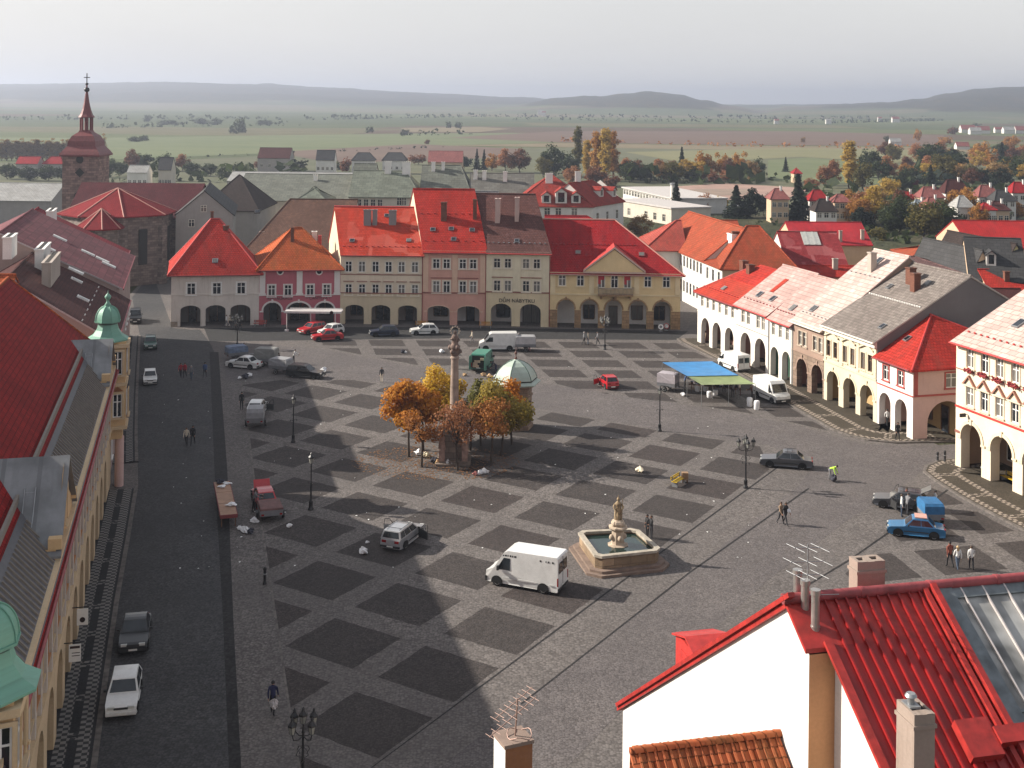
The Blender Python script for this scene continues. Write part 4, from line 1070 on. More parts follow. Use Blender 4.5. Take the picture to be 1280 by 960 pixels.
h.chimney(1162, 1168, 389, 7.0, CHIMB)
b = MB(); b.box(xw + .003, xw + .1, 0, 15, 4.12, 4.28); b.box(xw + .003, xw + .06, .1, .5, 4.3, 6.9); b.build('side_moulding', [PT], h.t)
# big cream house across the lane
GA, GB_ = G(1194, 583), G(1275, 620); GD = (GB_ - GA).normalized()
h = House('arcaded_house', 'tall cream house in front of the lane with red flower boxes and triangular window hoods', 'house', GA, GA + GD * 22, 15, 11.3, 7.5, 15.5, 0, 'arcaded houses round the square')
BIGC = plaster('big_cream', (.74, .64, .50), .25); BIGT = plaster('big_cream_trim', (.70, .60, .45), .2)
for k in range(5): h.arcs.append((2.15 + k * 3.95, 2.75, 2.9, 4.25))
h.zb = 5.35
cols = [1212.5, 1231, 1249.5, 1269]; xs_ = [h.px(p, 490)[0] for p in cols]; st = (xs_[3] - xs_[0]) / 3; xs_ = [xs_[0] + st * i for i in range(10)]; xs_ = [x for x in xs_ if x < 21]
for x in xs_:
    h.win(x, 9.1, .95, 1.6, trim=BIGT); h.win(x, 5.8, .95, 1.6, trim=BIGT)
h.walls([BIGC, BIGC, BIGC, BIGC], thick=.9, adepth=4.5, inner=plaster('tan_arcade', (.4, .28, .2), .3)); h.shopfronts(kinds='wdb', frame=WHITE); h.rings(BIGT, .28, .08, True)
FLW = plain('red_flowers', (.26, .035, .035), .8, 0, .6, 9)
for x in xs_:
    b = MB(); b.box(x - .5, x + .5, -.34, -.12, 8.78, 8.96, 0); o = b.build('flower_box', [DKRED], h.t)
    b = MB(); rr_ = random.Random(int(x * 100))
    for k in range(26): b.obox((x + rr_.uniform(-.55, .55), -.24 + rr_.uniform(-.16, .12), 8.92 + rr_.uniform(-.16, .2)), .13, .13, .12, rr_.random() * 3, 0, rr_.random(), rr_.random())
    setparent(b.build('flowers', [FLW], None), o)
    b = MB(); z = 7.62
    for s in (-1, 1):
        b.poly([(x + s * .85, -.24, z), (x, -.24, z + .85), (x, -.24, z + .70), (x + s * .62, -.24, z)][::(1 if s < 0 else -1)], 0); b.poly([(x + s * .85, -.24, z), (x, -.24, z + .85), (x, 0, z + .85), (x + s * .85, 0, z)][::(-1 if s < 0 else 1)], 0)
    b.poly([(x - .6, -.08, z), (x + .6, -.08, z), (x, -.08, z + .7)], 1); b.box(x - .85, x + .85, -.22, -.003, z - .12, z, 1)
    b.build('window_hood', [plain('dusky_hood', (.3, .14, .1), .8), BIGT], h.t)
h.course(h.zb, .16, .1, REDM, 'string_course'); h.course(h.eave - .5, .42, .35, BIGT); h.course(8.72, .07, .05, plain('brick_red_moulding', 0), 'sill_course')
h.boxes('pier_cap', plain('brick_red_moulding', 0), [(0, .72, -.1, -.003, 3.1, 3.3)])
h.roof(ROSE2, .6, 0, 0, verge=REDM); h.gutter(REDM, .6); h.snowguards(.9, 26, REDM); h.hatch(1274, 405, .8, 1.2)
b = MB(); x = h.px(1222, 525)[0]
b.tube((1.6, -.2, 5.0), (1.6, -.02, 5.0), .03); b.box(1.52, 1.68, -.75, -.2, 4.8, 5.1); b.build('wall_lantern', [BLACK], h.t)
# ================================================================ the palace and the houses along the left street
def lp(y, off=0.0):
    return Vector((-6.45 - .26 * y - off, y, 0))
PAL_Y = plaster('palace_ochre', (.62, .42, .22), .3); PAL_W = plaster('palace_pale', (.64, .55, .44), .5); PAL_T = plaster('palace_trim', (.60, .45, .28), .3)
COPPER = plaster('verdigris_copper', (.16, .36, .27), .5, .55); COPPERD = plain('dark_copper_edge', (.05, .1, .08), .6)
TINGREY = seamroof('grey_sheet_roof', (.20, .205, .21), 1.7, .35, .5, .3); R_DEEP = rooftile('deep_red_tiles', (.27, .013, .012), .3)
h = House('palace', 'long ochre palace along the left street with copper-domed bays and a deep red hipped roof', 'palace', lp(32), lp(101.6), 14, 10.3, 7.2, 18.0)
for k in range(17): h.arcs.append((2.2 + k * 4.2, 2.9, 2.3, 3.7))
h.arcs = [a for a in h.arcs if a[0] < h.W - 3.4]
h.zb = 4.9
xs_ = [2.2 + k * 2.1 for k in range(34) if 2.2 + k * 2.1 < h.W - 3.2]
ORTR = plaster('palace_orange_trim', (.48, .22, .09), .3)
WGREY = plain('grey_window_frame', (.33, .32, .33), .6)
for i, x in enumerate(xs_):
    h.win(x, 6.1, 1.05, 2.2, trim=ORTR if i % 2 else PAL_T, frame=WGREY)
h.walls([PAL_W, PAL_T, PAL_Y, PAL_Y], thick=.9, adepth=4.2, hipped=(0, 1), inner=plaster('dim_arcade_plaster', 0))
h.shopfronts(kinds='dw')
h.boxes('pilaster', plaster('palace_lilac_grey', (.52, .46, .41), .4), [(x + 1.05 - .2, x + 1.05 + .2, -.16, -.003, 4.95, 9.6) for x in xs_])
b = MB()
for i, x in enumerate(xs_):
    b.poly([(x - .8, -.22, 8.55), (x + .8, -.22, 8.55), (x, -.22, 9.15)]); b.poly([(x - .8, -.22, 8.55), (x, -.22, 9.15), (x, 0, 9.15), (x - .8, 0, 8.55)]); b.poly([(x, -.22, 9.15), (x + .8, -.22, 8.55), (x + .8, 0, 8.55), (x, 0, 9.15)])
b.build('window_hood', [ORTR], h.t)
h.course(4.9, .22, .2, PAL_T, 'string_course'); h.course(9.7, .5, .45, PAL_T)
h.roof(R_DEEP, .55, 0, 6.4, ridge_mat=R_ORANGE); h.gutter(DKRED, .55)
# sheet strip with battens along the eaves
b = MB(); s = math.atan(h.k)
b.quad((0, -.5, h.roofz(-.5) + .05), (h.W - 3, -.5, h.roofz(-.5) + .05), (h.W - 3, 1.5, h.roofz(1.5) + .05), (0, 1.5, h.roofz(1.5) + .05))
setparent(b.build('eaves_sheet', [plain('dark_sheet', (.10, .10, .11), .6, .3)], None), h.roofo)
b = MB()
x = 4
while x < h.W - 4: b.obox((x, .5, h.roofz(.5) + .1), .07, 2.1, .1, 0, 0, s); x += .55
b.obox((h.W / 2, 1.75, h.roofz(1.75) + .22), h.W - 8, .16, .34, 0, 0, 0)
setparent(b.build('eaves_battens', [plain('weathered_board', (.20, .175, .15), .8)], None), h.roofo)
# two cross gables with sheet roofs
def crossgable(yw, half, zr, inl):
    xc = (lp(yw) - h.A).length; ze = 10.2
    b = MB(); w2 = half
    b.poly([(xc - w2, -.25, ze - .4), (xc + w2, -.25, ze - .4), (xc + w2, -.25, ze + .5), (xc + w2 * .55, -.25, ze + 1.4), (xc + w2 * .3, -.25, zr - .5), (xc, -.25, zr - .05), (xc - w2 * .3, -.25, zr - .5), (xc - w2 * .55, -.25, ze + 1.4), (xc - w2, -.25, ze + .5)])
    for s_ in (-1, 1):
        q = [(xc + s_ * w2, -.25, ze - .4), (xc + s_ * w2, .6, ze - .4), (xc + s_ * w2, .6, ze + .5), (xc + s_ * w2, -.25, ze + .5)]; b.poly(q if s_ > 0 else q[::-1])
        b.box(xc + s_ * (w2 - .2) - .25, xc + s_ * (w2 - .2) + .25, -.5, .1, ze + .5, ze + 1.0)
    o = b.build('gable', [PAL_Y], h.t)
    add_window(h.t, xc, ze + .5, 1.0, 1.6, trim=PAL_T, frame=WGREY, y=-.32)
    r = MB()
    for s_ in (-1, 1):
        p = [Vector((xc, -.5, zr + .1)), Vector((xc, inl, zr + .1)), Vector((xc + s_ * (w2 + .2), inl * .35, ze + .25)), Vector((xc + s_ * (w2 + .2), -.5, ze + .25))]
        roof_slab(r, p if s_ < 0 else p[::-1], .12)
    setparent(r.build('gable_roof', [TINGREY], None), h.roofo)
    r = MB()          # ladder lying on the sheet
    for q in (-.25, .25): r.tube((xc - w2 * .35 + q * .0, 1.2 + q, zr - (zr - ze) * .33 + .22), (xc - w2 * .8, 1.2 + q, zr - (zr - ze) * .78 + .22), .04, None, 5)
    for k in range(5):
        f = .38 + k * .09; r.tube((xc - w2 * f, .95, zr - (zr - ze) * f + .2), (xc - w2 * f, 1.45, zr - (zr - ze) * f + .2), .03, None, 5)
    setparent(r.build('roof_ladder', [GREYM], None), h.roofo)
crossgable(95.2, 3.6, 13.1, 4.2); crossgable(61.5, 4.0, 13.9, 4.6)
# copper-domed bays
def bay(yc, size, zt, y0=-1.2):
    xc = (lp(yc) - h.A).dot(h.dir); w2 = size / 2
    b = MB(); z0 = 4.9
    b.prism([(xc - w2, .0), (xc - w2 + .2, y0), (xc + w2 - .2, y0), (xc + w2, .0)], z0, zt, 0); b.prism([(xc - w2 * .7, 0), (xc - w2 * .5, y0 * .8), (xc + w2 * .5, y0 * .8), (xc + w2 * .7, 0)], z0 - .9, z0, 0)
    for z, pr in ((z0, .15), (8.4, .12), (zt - .45, .25)):
        b.prism([(xc - w2 - pr, .0), (xc - w2 + .2 - pr, y0 - pr), (xc + w2 - .2 + pr, y0 - pr), (xc + w2 + pr, .0)], z, z + .28, 1)
    o = b.build('bay', [PAL_Y, PAL_T], h.t)
    for z in (5.9, 9.35):
        add_window(o, xc, z, 1.1, 1.9, trim=PAL_T, frame=WHITE, y=y0 - .16)
        for s_ in (-1, 1):
            f = add_window(o, 0, z, .72, 1.9, trim=PAL_T, frame=WHITE); f.location = (xc + s_ * (w2 - .1 + .16), y0 / 2, z); f.rotation_euler.z = s_ * (PI / 2 - .16)
    for s_ in (-1, 1):
        p = MB(); q = xc + s_ * (w2 - .06)
        p.poly([(q + s_ * .12, y0 * .12, 8.0), (q + s_ * .0, y0 * .88, 8.0), (q + s_ * .06, y0 / 2, 8.4)][::-s_]); p.poly([(q + s_ * .12, y0 * .12, 8.0), (q + s_ * .0, y0 * .88, 8.0), (q + s_ * .06, y0 / 2, 8.4)][::s_])
        setparent(p.build('window_hood', [ORTR], None), o)
    p = MB(); p.tube((xc - .2, y0 * .6, 0), (xc - .2, y0 * .6, z0 - .8), .36, None, 10)
    p.build('bay_pillar', [plaster('dusky_pink', 0)], h.t)
    c = MB(); k = w2 / 1.52; ct = (xc, .3, zt)
    c.lathe([(1.95 * k, 0), (1.97 * k, .1), (1.4 * k, .42), (1.05 * k, .85), (.9 * k, 1.3)], ct, 8, 0, 1, 1, PI / 8, False)
    c.lathe([(.86 * k, 1.3), (.86 * k, 1.5)], ct, 12, 1, 1, 1, PI / 8, False)
    c.lathe([(1.2 * k, 1.48), (1.22 * k, 1.58)] + [(1.13 * k * math.cos(t_) ** .85, 1.58 + 1.35 * k * math.sin(t_)) for t_ in [i * PI / 20 for i in range(9)]] + [(.2, 1.62 + 1.36 * k)], ct, 8, 0, 1, 1, PI / 8, False)
    for i in range(8):
        a = PI / 8 + i * PI / 4; pts = [(1.15 * k * math.cos(t_) ** .85, 1.58 + 1.37 * k * math.sin(t_)) for t_ in [i2 * PI / 20 for i2 in range(10)]]
        c.path([(ct[0] + r * math.cos(a), ct[1] + r * math.sin(a), zt + z) for r, z in pts], .035, 4)
    c.lathe([(.2, 0), (.28, .1), (.14, .3), (.1, .5), (.24, .66), (.27, .78), (.15, .95), (.04, 1.05), (.0, 1.35)], (xc, .3, zt + 1.55 + 1.36 * k), 10, 0)
    setparent(c.build('copper_dome', [COPPER, COPPERD], None), o)
bay(101.0, 2.7, 12.0); bay(41.6, 2.8, 12.0, -.72)
# signs hanging over the pavement
for yy_, col in ((69, 'x'), (64.5, 'y')):
    xq = (lp(yy_) - h.A).dot(h.dir); s_ = thing('hanging_sign', {'x': 'white hanging sign with a dark round mark below the palace windows', 'y': 'white hanging sign with a dark heading nearer the parked white car'}[col], 'sign', h.world(xq, 0, 0), math.atan2(h.dir.y, h.dir.x), 'signs hanging on the palace')
    b = MB(); b.box(-.03, .03, -.85, -.25, 2.25, 3.15); b.build('board', [WHITE], s_)
    b = MB(); b.path([(0, 0, 3.25), (0, -.9, 3.25)], .03, 5); b.build('bracket', [BLACK], s_)
    b = MB()
    if col == 'x': b.lathe([(0, 0), (.15, 0)], (0, 0, 0), 14); k = MB(); k.add(b, Matrix.Translation((-.035, -.55, 2.55)) @ Matrix.Rotation(-PI / 2, 4, 'Y')); b = k
    else: b.box(-.036, -.031, -.8, -.3, 2.95, 3.08); b.box(-.036, -.031, -.8, -.4, 2.7, 2.74); b.box(-.036, -.031, -.8, -.4, 2.55, 2.59)
    b.build('sign_mark', [DKTXT], s_)
# ---- houses further up the street
PKR = slateroof('faded_pink_slabs', (.17, .045, .055), .55, .8); CRR = rooftile('wine_red_tiles', (.24, .018, .028), .3); BRR = rooftile('dark_brown_tiles', (.085, .03, .028), .3)
STRW = plaster('street_house_plaster', (.38, .28, .25), .4)
def shouse(label, y0, y1, off, eave, ry, rz, depth, mat, kind='house', sk=.52, hr=0, hl=0):
    hh = House('street_house', label, kind, lp(y0, off), lp(y1, off), depth, eave, ry, rz, sk, 'houses along the left street')
    n = max(2, int(hh.W / 3)); hh.zb = 0
    for i in range(n):
        x = hh.W * (i + .5) / n; hh.win(x, 5.4, 1.0, 1.5); 
        if i % 3 != 1: hh.win(x, 1.0, 1.1, 1.6)
    hh.walls([STRW, STRW, STRW, STRW], hipped=(hl, hr)); hh.roof(mat, .5, hl, hr, verge=plain('pale_flashing', (.42, .36, .36), .6)); hh.gutter(DKRED); return hh
h1 = shouse('street house just past the palace with a dark brown roof', 104.2, 126, .2, 11.3, 9, 16.0, 17, BRR)
h1.snowguards(2.5, 9, PAPER); h1.hatch(104, 372, .7, 1.2, PAPER); h1.hatch(96, 350, .7, 1.2, PAPER)
h2 = shouse('long street house with a patchy faded pink roof and pale skylights', 126.2, 152, 1.0, 12.4, 11.4, 18.1, 23, PKR, sk=0)
for p in ((60, 312), (95, 338), (75, 300), (136, 333), (110, 318), (128, 326)): h2.hatch(p[0], p[1], .8, 1.6, PAPER, False)
h2.chimney(9, 16, 298, 318, CHIMW); h2.chimney(49, 58, 313, 330, CHIMW); h2.chimney(58, 70, 330, 350, CHIM)
h3 = shouse('street house with a wine red roof nearest the church', 152.3, 163.8, 2.2, 11.6, 11, 17.2, 22, CRR, sk=0)
h3.chimney(62, 67, 265, 280, CHIMW)
# lower roofs behind the palace
hb = House('courtyard_wing', 'courtyard wing behind the palace with sunlit orange tiles', 'house', Vector((-62, 103.5, 0)), Vector((-43, 103.5, 0)), 7, 12.6, 3.2, 16.3, 0)
hb.walls([STRW] * 4); hb.roof(R_ORANGE)

# ================================================================ church
CS = stonework('church_stone', (.29, .19, .165), .9, .45, .4); CSD = stonework('choir_stone', (.22, .17, .15), .8, .4, .4); CHR = rooftile('church_red_tiles', (.24, .018, .022), .25); CHT = plain('tower_red_sheet', (.14, .022, .024), .55, 0, .25)
ch = thing('church', 'old stone church with a tall tower, an onion spire and a red choir roof', 'church', (-83, 240, 0))
b = MB(); b.box(-3.4, 3.4, -3.4, 3.4, 0, 20.6); b.build('tower', [CS], ch)
b = MB(); b.box(-3.9, 3.9, -3.9, 3.9, 20.3, 20.7)
SQ = math.sqrt(2)
b.lathe([(3.95 * SQ, 20.6), (3.5 * SQ, 21.3), (2.75 * SQ, 22.2), (2.6 * SQ, 23.2), (2.1 * SQ, 24.2), (1.2 * SQ, 24.9), (1.0 * SQ, 25.3)], (0, 0, 0), 4, 0, 1, 1, PI / 4, False)
b.lathe([(1.3, 27.7), (1.6, 27.8), (1.15, 28.4), (.8, 29.4), (.5, 30.8), (.25, 32.6), (.12, 34.3)], (0, 0, 0), 8, 0, 1, 1, PI / 8, False)
rf = b.build('tower_roof', [CHT], ch)
b = MB()
for i in range(8):
    a = PI / 8 + i * PI / 4; b.tube((1.1 * math.cos(a), 1.1 * math.sin(a), 25.2), (1.1 * math.cos(a), 1.1 * math.sin(a), 27.8), .17, None, 6)
b.tube((0, 0, 25.2), (0, 0, 27.8), .4, None, 8)
setparent(b.build('lantern', [CHT], None), rf)
b = MB(); b.lathe([(0, 0), (.5, .3), (.55, .6), (.4, .95), (0, 1.1)], (0, 0, 32.6), 10); b.lathe([(0, 0), (.3, .2), (.3, .45), (0, .6)], (0, 0, 34.0), 10); b.box(-.07, .07, -.07, .07, 34.4, 36.4); b.box(-.6, .6, -.06, .06, 35.5, 35.65)
setparent(b.build('finial_cross', [BLACK], None), rf)
def opening(x, z, w_, h_, kind):
    b = MB(); n = 12
    if kind == 'round': pts = [(x + w_ / 2 * math.cos(2 * PI * i / 16), z + w_ / 2 * math.sin(2 * PI * i / 16)) for i in range(16)]
    elif kind == 'diamond': pts = [(x + w_ / 2, z), (x, z + w_ / 2), (x - w_ / 2, z), (x, z - w_ / 2)]
    else: pts = [(x - w_ / 2, z), (x + w_ / 2, z)] + [(x + w_ / 2 * math.cos(PI * i / n), z + h_ - w_ / 2 + w_ / 2 * math.sin(PI * i / n)) for i in range(n + 1)]
    return pts
for pts, nm in ((opening(0, 19.7, 1.5, 0, 'round'), 'clock_opening'), (opening(0, 17.2, 1.9, 0, 'diamond'), 'niche'), (opening(-.1, 9.6, 2.0, 4.0, 'arch'), 'belfry_window')):
    b = MB(); c = Vector((sum(p[0] for p in pts) / len(pts), 0, sum(p[1] for p in pts) / len(pts)))
    for i in range(len(pts)):
        a, d_ = pts[i], pts[(i + 1) % len(pts)]; A_ = Vector((a[0], -3.42, a[1])); B_ = Vector((d_[0], -3.42, d_[1])); c2 = Vector((c.x, -3.42, c.z))
        oA, oB = c2 + (A_ - c2) * 1.25, c2 + (B_ - c2) * 1.25
        b.poly([A_ + Vector((0, -.15, 0)), B_ + Vector((0, -.15, 0)), oB + Vector((0, -.15, 0)), oA + Vector((0, -.15, 0))][::-1])
        b.poly([oA, oB, oB + Vector((0, -.15, 0)), oA + Vector((0, -.15, 0))])
    o = b.build(nm, [CS], ch); g = MB(); g.poly([(p[0], -3.43, p[1]) for p in pts]); g.poly([(p[0], -3.435, p[1]) for p in pts][::-1]); g.build('louvre', [DARKIN], o)
# choir, apse and nave
def ringn(cx_, cy_, r, n, rot=0, sx=1): return [(cx_ + r * sx * math.cos(2 * PI * i / n + rot), cy_ + r * math.sin(2 * PI * i / n + rot)) for i in range(n)]
b = MB(); rc = ringn(14.6, -26, 8.9, 8, PI / 8, 1.05); b.prism(rc, 0, 12, 0, top=False); ra = ringn(14.6, -35, 3.6, 8, PI / 8); b.prism(ra, 0, 10.2, 0, top=False)
for x, y in rc: b.obox((x, y, 5), 1.3, 1.3, 10, math.atan2(y + 26, x - 14.6))
b.box(3, 24, -19, -4, 0, 10.2)
b.build('choir_wall', [CSD], ch)
b = MB()
for rr_, cx_, cy_, z0, z1, k in ((rc, 14.6, -26, 11.8, 16.0, 1.08), (ra, 14.6, -34.5, 10.1, 13.2, 1.15)):
    for i in range(8):
        p, q = rr_[i], rr_[(i + 1) % 8]; e = lambda a: Vector((cx_ + (a[0] - cx_) * k, cy_ + (a[1] - cy_) * k, z0)); roof_slab(b, [e(p), e(q), Vector((cx_, cy_, z1))], .2)
        b.tube(e(p), (cx_, cy_, z1), .12, None, 5, 1)
b.build('choir_roof', [CHR, plain('pale_ridge', 0)], ch)
b = MB(); roof_slab(b, [(3, -19.5, 10.2), (26, -19.5, 10.2), (26, -11, 15.9), (3, -11, 15.9)], .2); roof_slab(b, [(26, -3, 10.2), (3, -3, 10.2), (3, -11, 15.9), (26, -11, 15.9)], .2); b.poly([(25.8, -19, 0), (25.8, -4, 0), (25.8, -4, 10.3), (25.8, -11, 15.8), (25.8, -19, 10.3)], 1); b.box(24, 25.8, -19, -4, 0, 10.2, 1)
b.build('nave_roof', [rooftile('dim_maroon_tiles', (.10, .025, .03), .25), PAL_Y], ch)
for i in (4, 5, 6, 7):
    a = PI / 8 + (i + .5) * PI / 4; x, y = 14.6 + 8.35 * 1.05 * math.cos(a), -26 + 8.35 * math.sin(a); b = MB(); b.obox((x, y, 6.5), .2, 1.5, 6, a); b.build('tall_window', [DARKIN], ch)
# ================================================================ the house close by on the right
FP0 = Vector((8.7, 38.0, 0)); FX = Vector((.974, .229, 0)).normalized()
h = House('gable_house', 'bright white gable house close by with a red ribbed roof and a grey glazed skylight', 'house', FP0, FP0 + FX * 24, 15.8, 5.75, 0.001, 16.55, 0)
FY = h.inn
FWHITE = plaster('bright_white_gable', (.72, .70, .66), .35); ORSHADE = plaster('apricot_plaster', (.52, .27, .13), .25)
RIB = plain('red_coated_sheet', (.27, .012, .012), .42, 0, .3, .8); RIBF = plain('red_flashing', (.31, .022, .018), .5, 0, .3); 
SN = math.tan(math.radians(32)); SF = (16.55 - 5.75) / 15.8
def zn(t): return 16.55 - SN * t          # near slope height at t metres towards the eye
def raynear(px, py):
    u, v = unroll(px, py); d = Vector((u / F, 1, -v / F)); o = Vector((0, 0, EYE))
    n = Vector((-FY.x * SN, -FY.y * SN, 1)); p0 = FP0 + Vector((0, 0, 16.55))
    s = (p0 - o).dot(n) / d.dot(n); P = o + d * s; r = P - FP0; return r.dot(h.dir), -r.dot(FY)
y1 = -(Vector(onplane(1012, 806, FP0, FY)) - FP0).dot(FY); y1 = max(.5, min(1.4, y1)); SB = .85
b = MB()
# projecting far part of the gable wall
b.poly([(0, 15.8, 0), (0, 15.8, 5.6), (0, 0, 16.4), (0, -y1, zn(y1) - .12), (0, -y1, 0)][::-1], 0)
b.poly([(0, -y1, 0), (SB, -y1, 0), (SB, -y1, zn(y1) - .12), (0, -y1, zn(y1) - .12)], 1)  # return face of the white wall, its shade put in as orange
b.poly([(SB, -y1, 0), (SB, -y1, zn(y1) - .12), (SB, -12, zn(12) - .12), (SB, -12, 0)], 0)
b.poly([(0, 15.8, 0), (24, 15.8, 0), (24, 15.8, 5.6), (0, 15.8, 5.6)][::-1], 0)
b.poly([(24, -12, 0), (24, 15.8, 0), (24, 15.8, 5.6), (24, 0, 16.4), (24, -12, zn(12))], 0)
b.poly([(SB, -12, 0), (24, -12, 0), (24, -12, zn(12) - .1), (SB, -12, zn(12) - .1)], 0)
b.build('wall', [FWHITE, ORSHADE], h.t)
xs1 = raynear(1163, 742)[0]; xs0 = SB
b = MB()
roof_slab(b, [(-.12, -.05, 16.62), (24.3, -.05, 16.62), (24.3, 16.3, 5.5), (-.12, 16.3, 5.5)], .2, 1, 1)
def nq(xa, xb, ta, tb, up=0.0): return [(xa, -tb, zn(tb) + .06 + up), (xb, -tb, zn(tb) + .06 + up), (xb, -ta, zn(ta) + .06 + up), (xa, -ta, zn(ta) + .06 + up)]
roof_slab(b, nq(SB - .2, xs1, y1 - .02, 12.3), .14, 0, 1); roof_slab(b, nq(-.12, xs1, 0, y1), .14, 1, 1)
rf = b.build('roof', [RIB, RIBF], h.t); h.roofo = rf
b = MB(); x = SB + .3; an = math.atan(SN)
while x < xs1 - .25:
    b.obox((x, -6.2, zn(6.2) + .11), .055, 12.2 / math.cos(an), .1, 0, 0, an); x += .36
setparent(b.build('roof_ribs', [RIB], None), rf)
b = MB(); b.tube((-.2, 0, 16.68), (24.3, 0, 16.68), .17, None, 8)
x = 0
while x < 24: b.tube((x, 0, 16.68), (x + .12, 0, 16.68), .19, None, 8); x += 2.4
setparent(b.build('ridge_cap', [plain('weathered_red_ridge', (.26, .05, .055), .6, 0, .4, 2.0)], None), rf)
b = MB()                         # verge flashings and the upstand beside the glazing
b.obox((SB - .2, -6.9, zn(6.9) + .12), .26, 11.2 / math.cos(an), .12, 0, 0, an); b.obox((-.1, 7.9, 16.55 - SF * 7.9 + .14), .22, 16.6 / math.cos(math.atan(SF)), .14, 0, 0, -math.atan(SF))
b.obox((xs1 - .22, -6.2, zn(6.2) + .14), .16, 12.2 / math.cos(an), .22, 0, 0, an); b.obox((xs1 + .05, -6.2, zn(6.2) + .22), .18, 12.2 / math.cos(an), .34, 0, 0, an)
setparent(b.build('verge_flashing', [RIBF], None), rf)
# glazing
GLZ = glassm('dusty_roof_glass', (.17, .17, .165), .5); LEAD = plain('lead_flashing', (.16, .18, .19), .45, .5, .35, 2.0)
b = MB(); roof_slab(b, nq(xs1 + .14, 24.3, .1, 12.3, -.02), .12, 0, 1); gl = b.build('roof_glazing', [GLZ, LEAD], h.t)
b = MB(); x = xs1 + 1.05
while x < 24: b.obox((x, -6.2, zn(6.2) + .1), .05, 12.2 / math.cos(an), .09, 0, 0, an); x += .78
setparent(b.build('glazing_bars', [plain('pale_glazing_bar', (.55, .5, .48), .4, .3)], None), gl)
b = MB()
for t_ in (3.6, 7.4, 11): b.obox((12 + xs1 / 2, -t_, zn(t_) + .07), 24 - xs1 - .4, .1, .05, 0, 0, an)
b.obox((xs1 + .5, -6.2, zn(6.2) + .12), .45, 12.2 / math.cos(an), .1, 0, 0, an); b.obox((12 + xs1 / 2, -.25, zn(.25) + .1), 24 - xs1, .4, .06, 0, 0, an)
setparent(b.build('lead_flashing', [LEAD], None), gl)
# dormer peeping over the far verge
b = MB(); dx0, dx1 = .35, 1.9; P = onplane(882, 793, FP0 + FX * 1.1, FY); yd = (P - FP0).dot(FY); zd = P.z
b.box(dx0, dx1, yd - 1.3, yd + 1.2, zd - 2.6, zd - .35, 0)
roof_slab(b, [(dx0 - .1, yd - 1.4, zd - .45), (dx1 + .1, yd - 1.4, zd - .45), (dx1 + .1, yd, zd), (dx0 - .1, yd, zd)], .08, 0); roof_slab(b, [(dx1 + .1, yd + 1.4, zd - .45), (dx0 - .1, yd + 1.4, zd - .45), (dx0 - .1, yd, zd), (dx1 + .1, yd, zd)], .08, 0)
for k in range(5): b.box(dx0 - .03, dx0, yd - 1.1 + k * .12, yd + 1.0 - k * .1, zd - 1.9 + k * .28, zd - 1.85 + k * .28, 0)
setparent(b.build('dormer', [REDM], None), rf)
# chimneys, flues, hatch
OLDCH = plaster('old_chimney_render', (.31, .245, .205), .95); SOOT = plain('soot', (.02, .018, .018), .9)
def oldchimney(pl, pm, pr, pt, Y, hgt, hid):
    c = D(pm, pt, Y); r = c - FP0; xl = r.dot(h.dir); yl = r.dot(FY); wd = (pr - pm) * Y / F; dp = max(.55, (pm - pl) * Y / F * 1.6)
    b = MB(); b.box(xl, xl + wd, yl, yl + dp, c.z - hgt, c.z - .12, 0); b.box(xl - .04, xl + wd + .04, yl - .04, yl + dp + .04, c.z - .42, c.z - .32, 0)
    # broken top course with flue holes
    n = 2
    fl = [(xl + wd * (.12 + .5 * i), xl + wd * (.38 + .5 * i)) for i in range(n)]
    x = xl
    for a, e in fl + [(xl + wd, xl + wd)]:
        b.box(x, a, yl, yl + dp, c.z - .12, c.z - .02 * (1 + (a > xl + wd * .5)), 0)
        if e > a: b.box(a, e, yl, yl + dp * .28, c.z - .12, c.z - .03, 0); b.box(a, e, yl + dp * .72, yl + dp, c.z - .12, c.z - .03, 0); b.poly([(a, yl + dp * .28, c.z - .1), (e, yl + dp * .28, c.z - .1), (e, yl + dp * .72, c.z - .1), (a, yl + dp * .72, c.z - .1)], 1)
        x = e
    o = b.build('chimney', [OLDCH, SOOT], None); setparent(o, rf); return o, xl, yl, wd, dp, c.z
oldchimney(1063, 1072, 1110, 702, 39.6, 3.0, 0)
oc, xl, yl, wd, dp, zc = oldchimney(1117, 1143, 1172, 893, 32.8, 4.5, 0)
b = MB(); b.tube((xl + wd * .35, yl + dp * .6, zc - .05), (xl + wd * .35, yl + dp * .6, zc + .22), .1, None, 10); b.tube((xl + wd * .35, yl + dp * .6, zc + .22), (xl + wd * .35, yl + dp * .6, zc + .3), .17, .12, 10); b.box(xl + wd * .1, xl + wd * .62, yl + dp * .35, yl + dp * .85, zc - .03, zc + .02)
setparent(b.build('flue_cowl', [GREYM], None), oc)
FLUE = plain('galvanised_flue', (.42, .40, .38), .35, .7, .2)
for px_, pt, Y, ln in ((997, 713, 38.5, 2.0), (1006.5, 726, 37.9, 1.9), (1019.5, 738, 37.3, 1.85)):
    c = D(px_, pt, Y); r = c - FP0; xl, yl = r.dot(h.dir), r.dot(FY)
    b = MB(); b.tube((xl, yl, c.z - ln), (xl, yl, c.z), .13, None, 14); b.tube((xl, yl, c.z - .12), (xl, yl, c.z + .03), .155, None, 14); b.tube((xl, yl, c.z - 1.1), (xl, yl, c.z - 1.06), .15, None, 14)
    setparent(b.build('flue_pipe', [FLUE], None), rf)
hx, ht_ = raynear(1222, 935); b = MB(); b.obox((hx, -ht_, zn(ht_) + .22), 1.0, 1.1, .35, 0, 0, an); setparent(b.build('roof_hatch', [RIBF], None), rf)
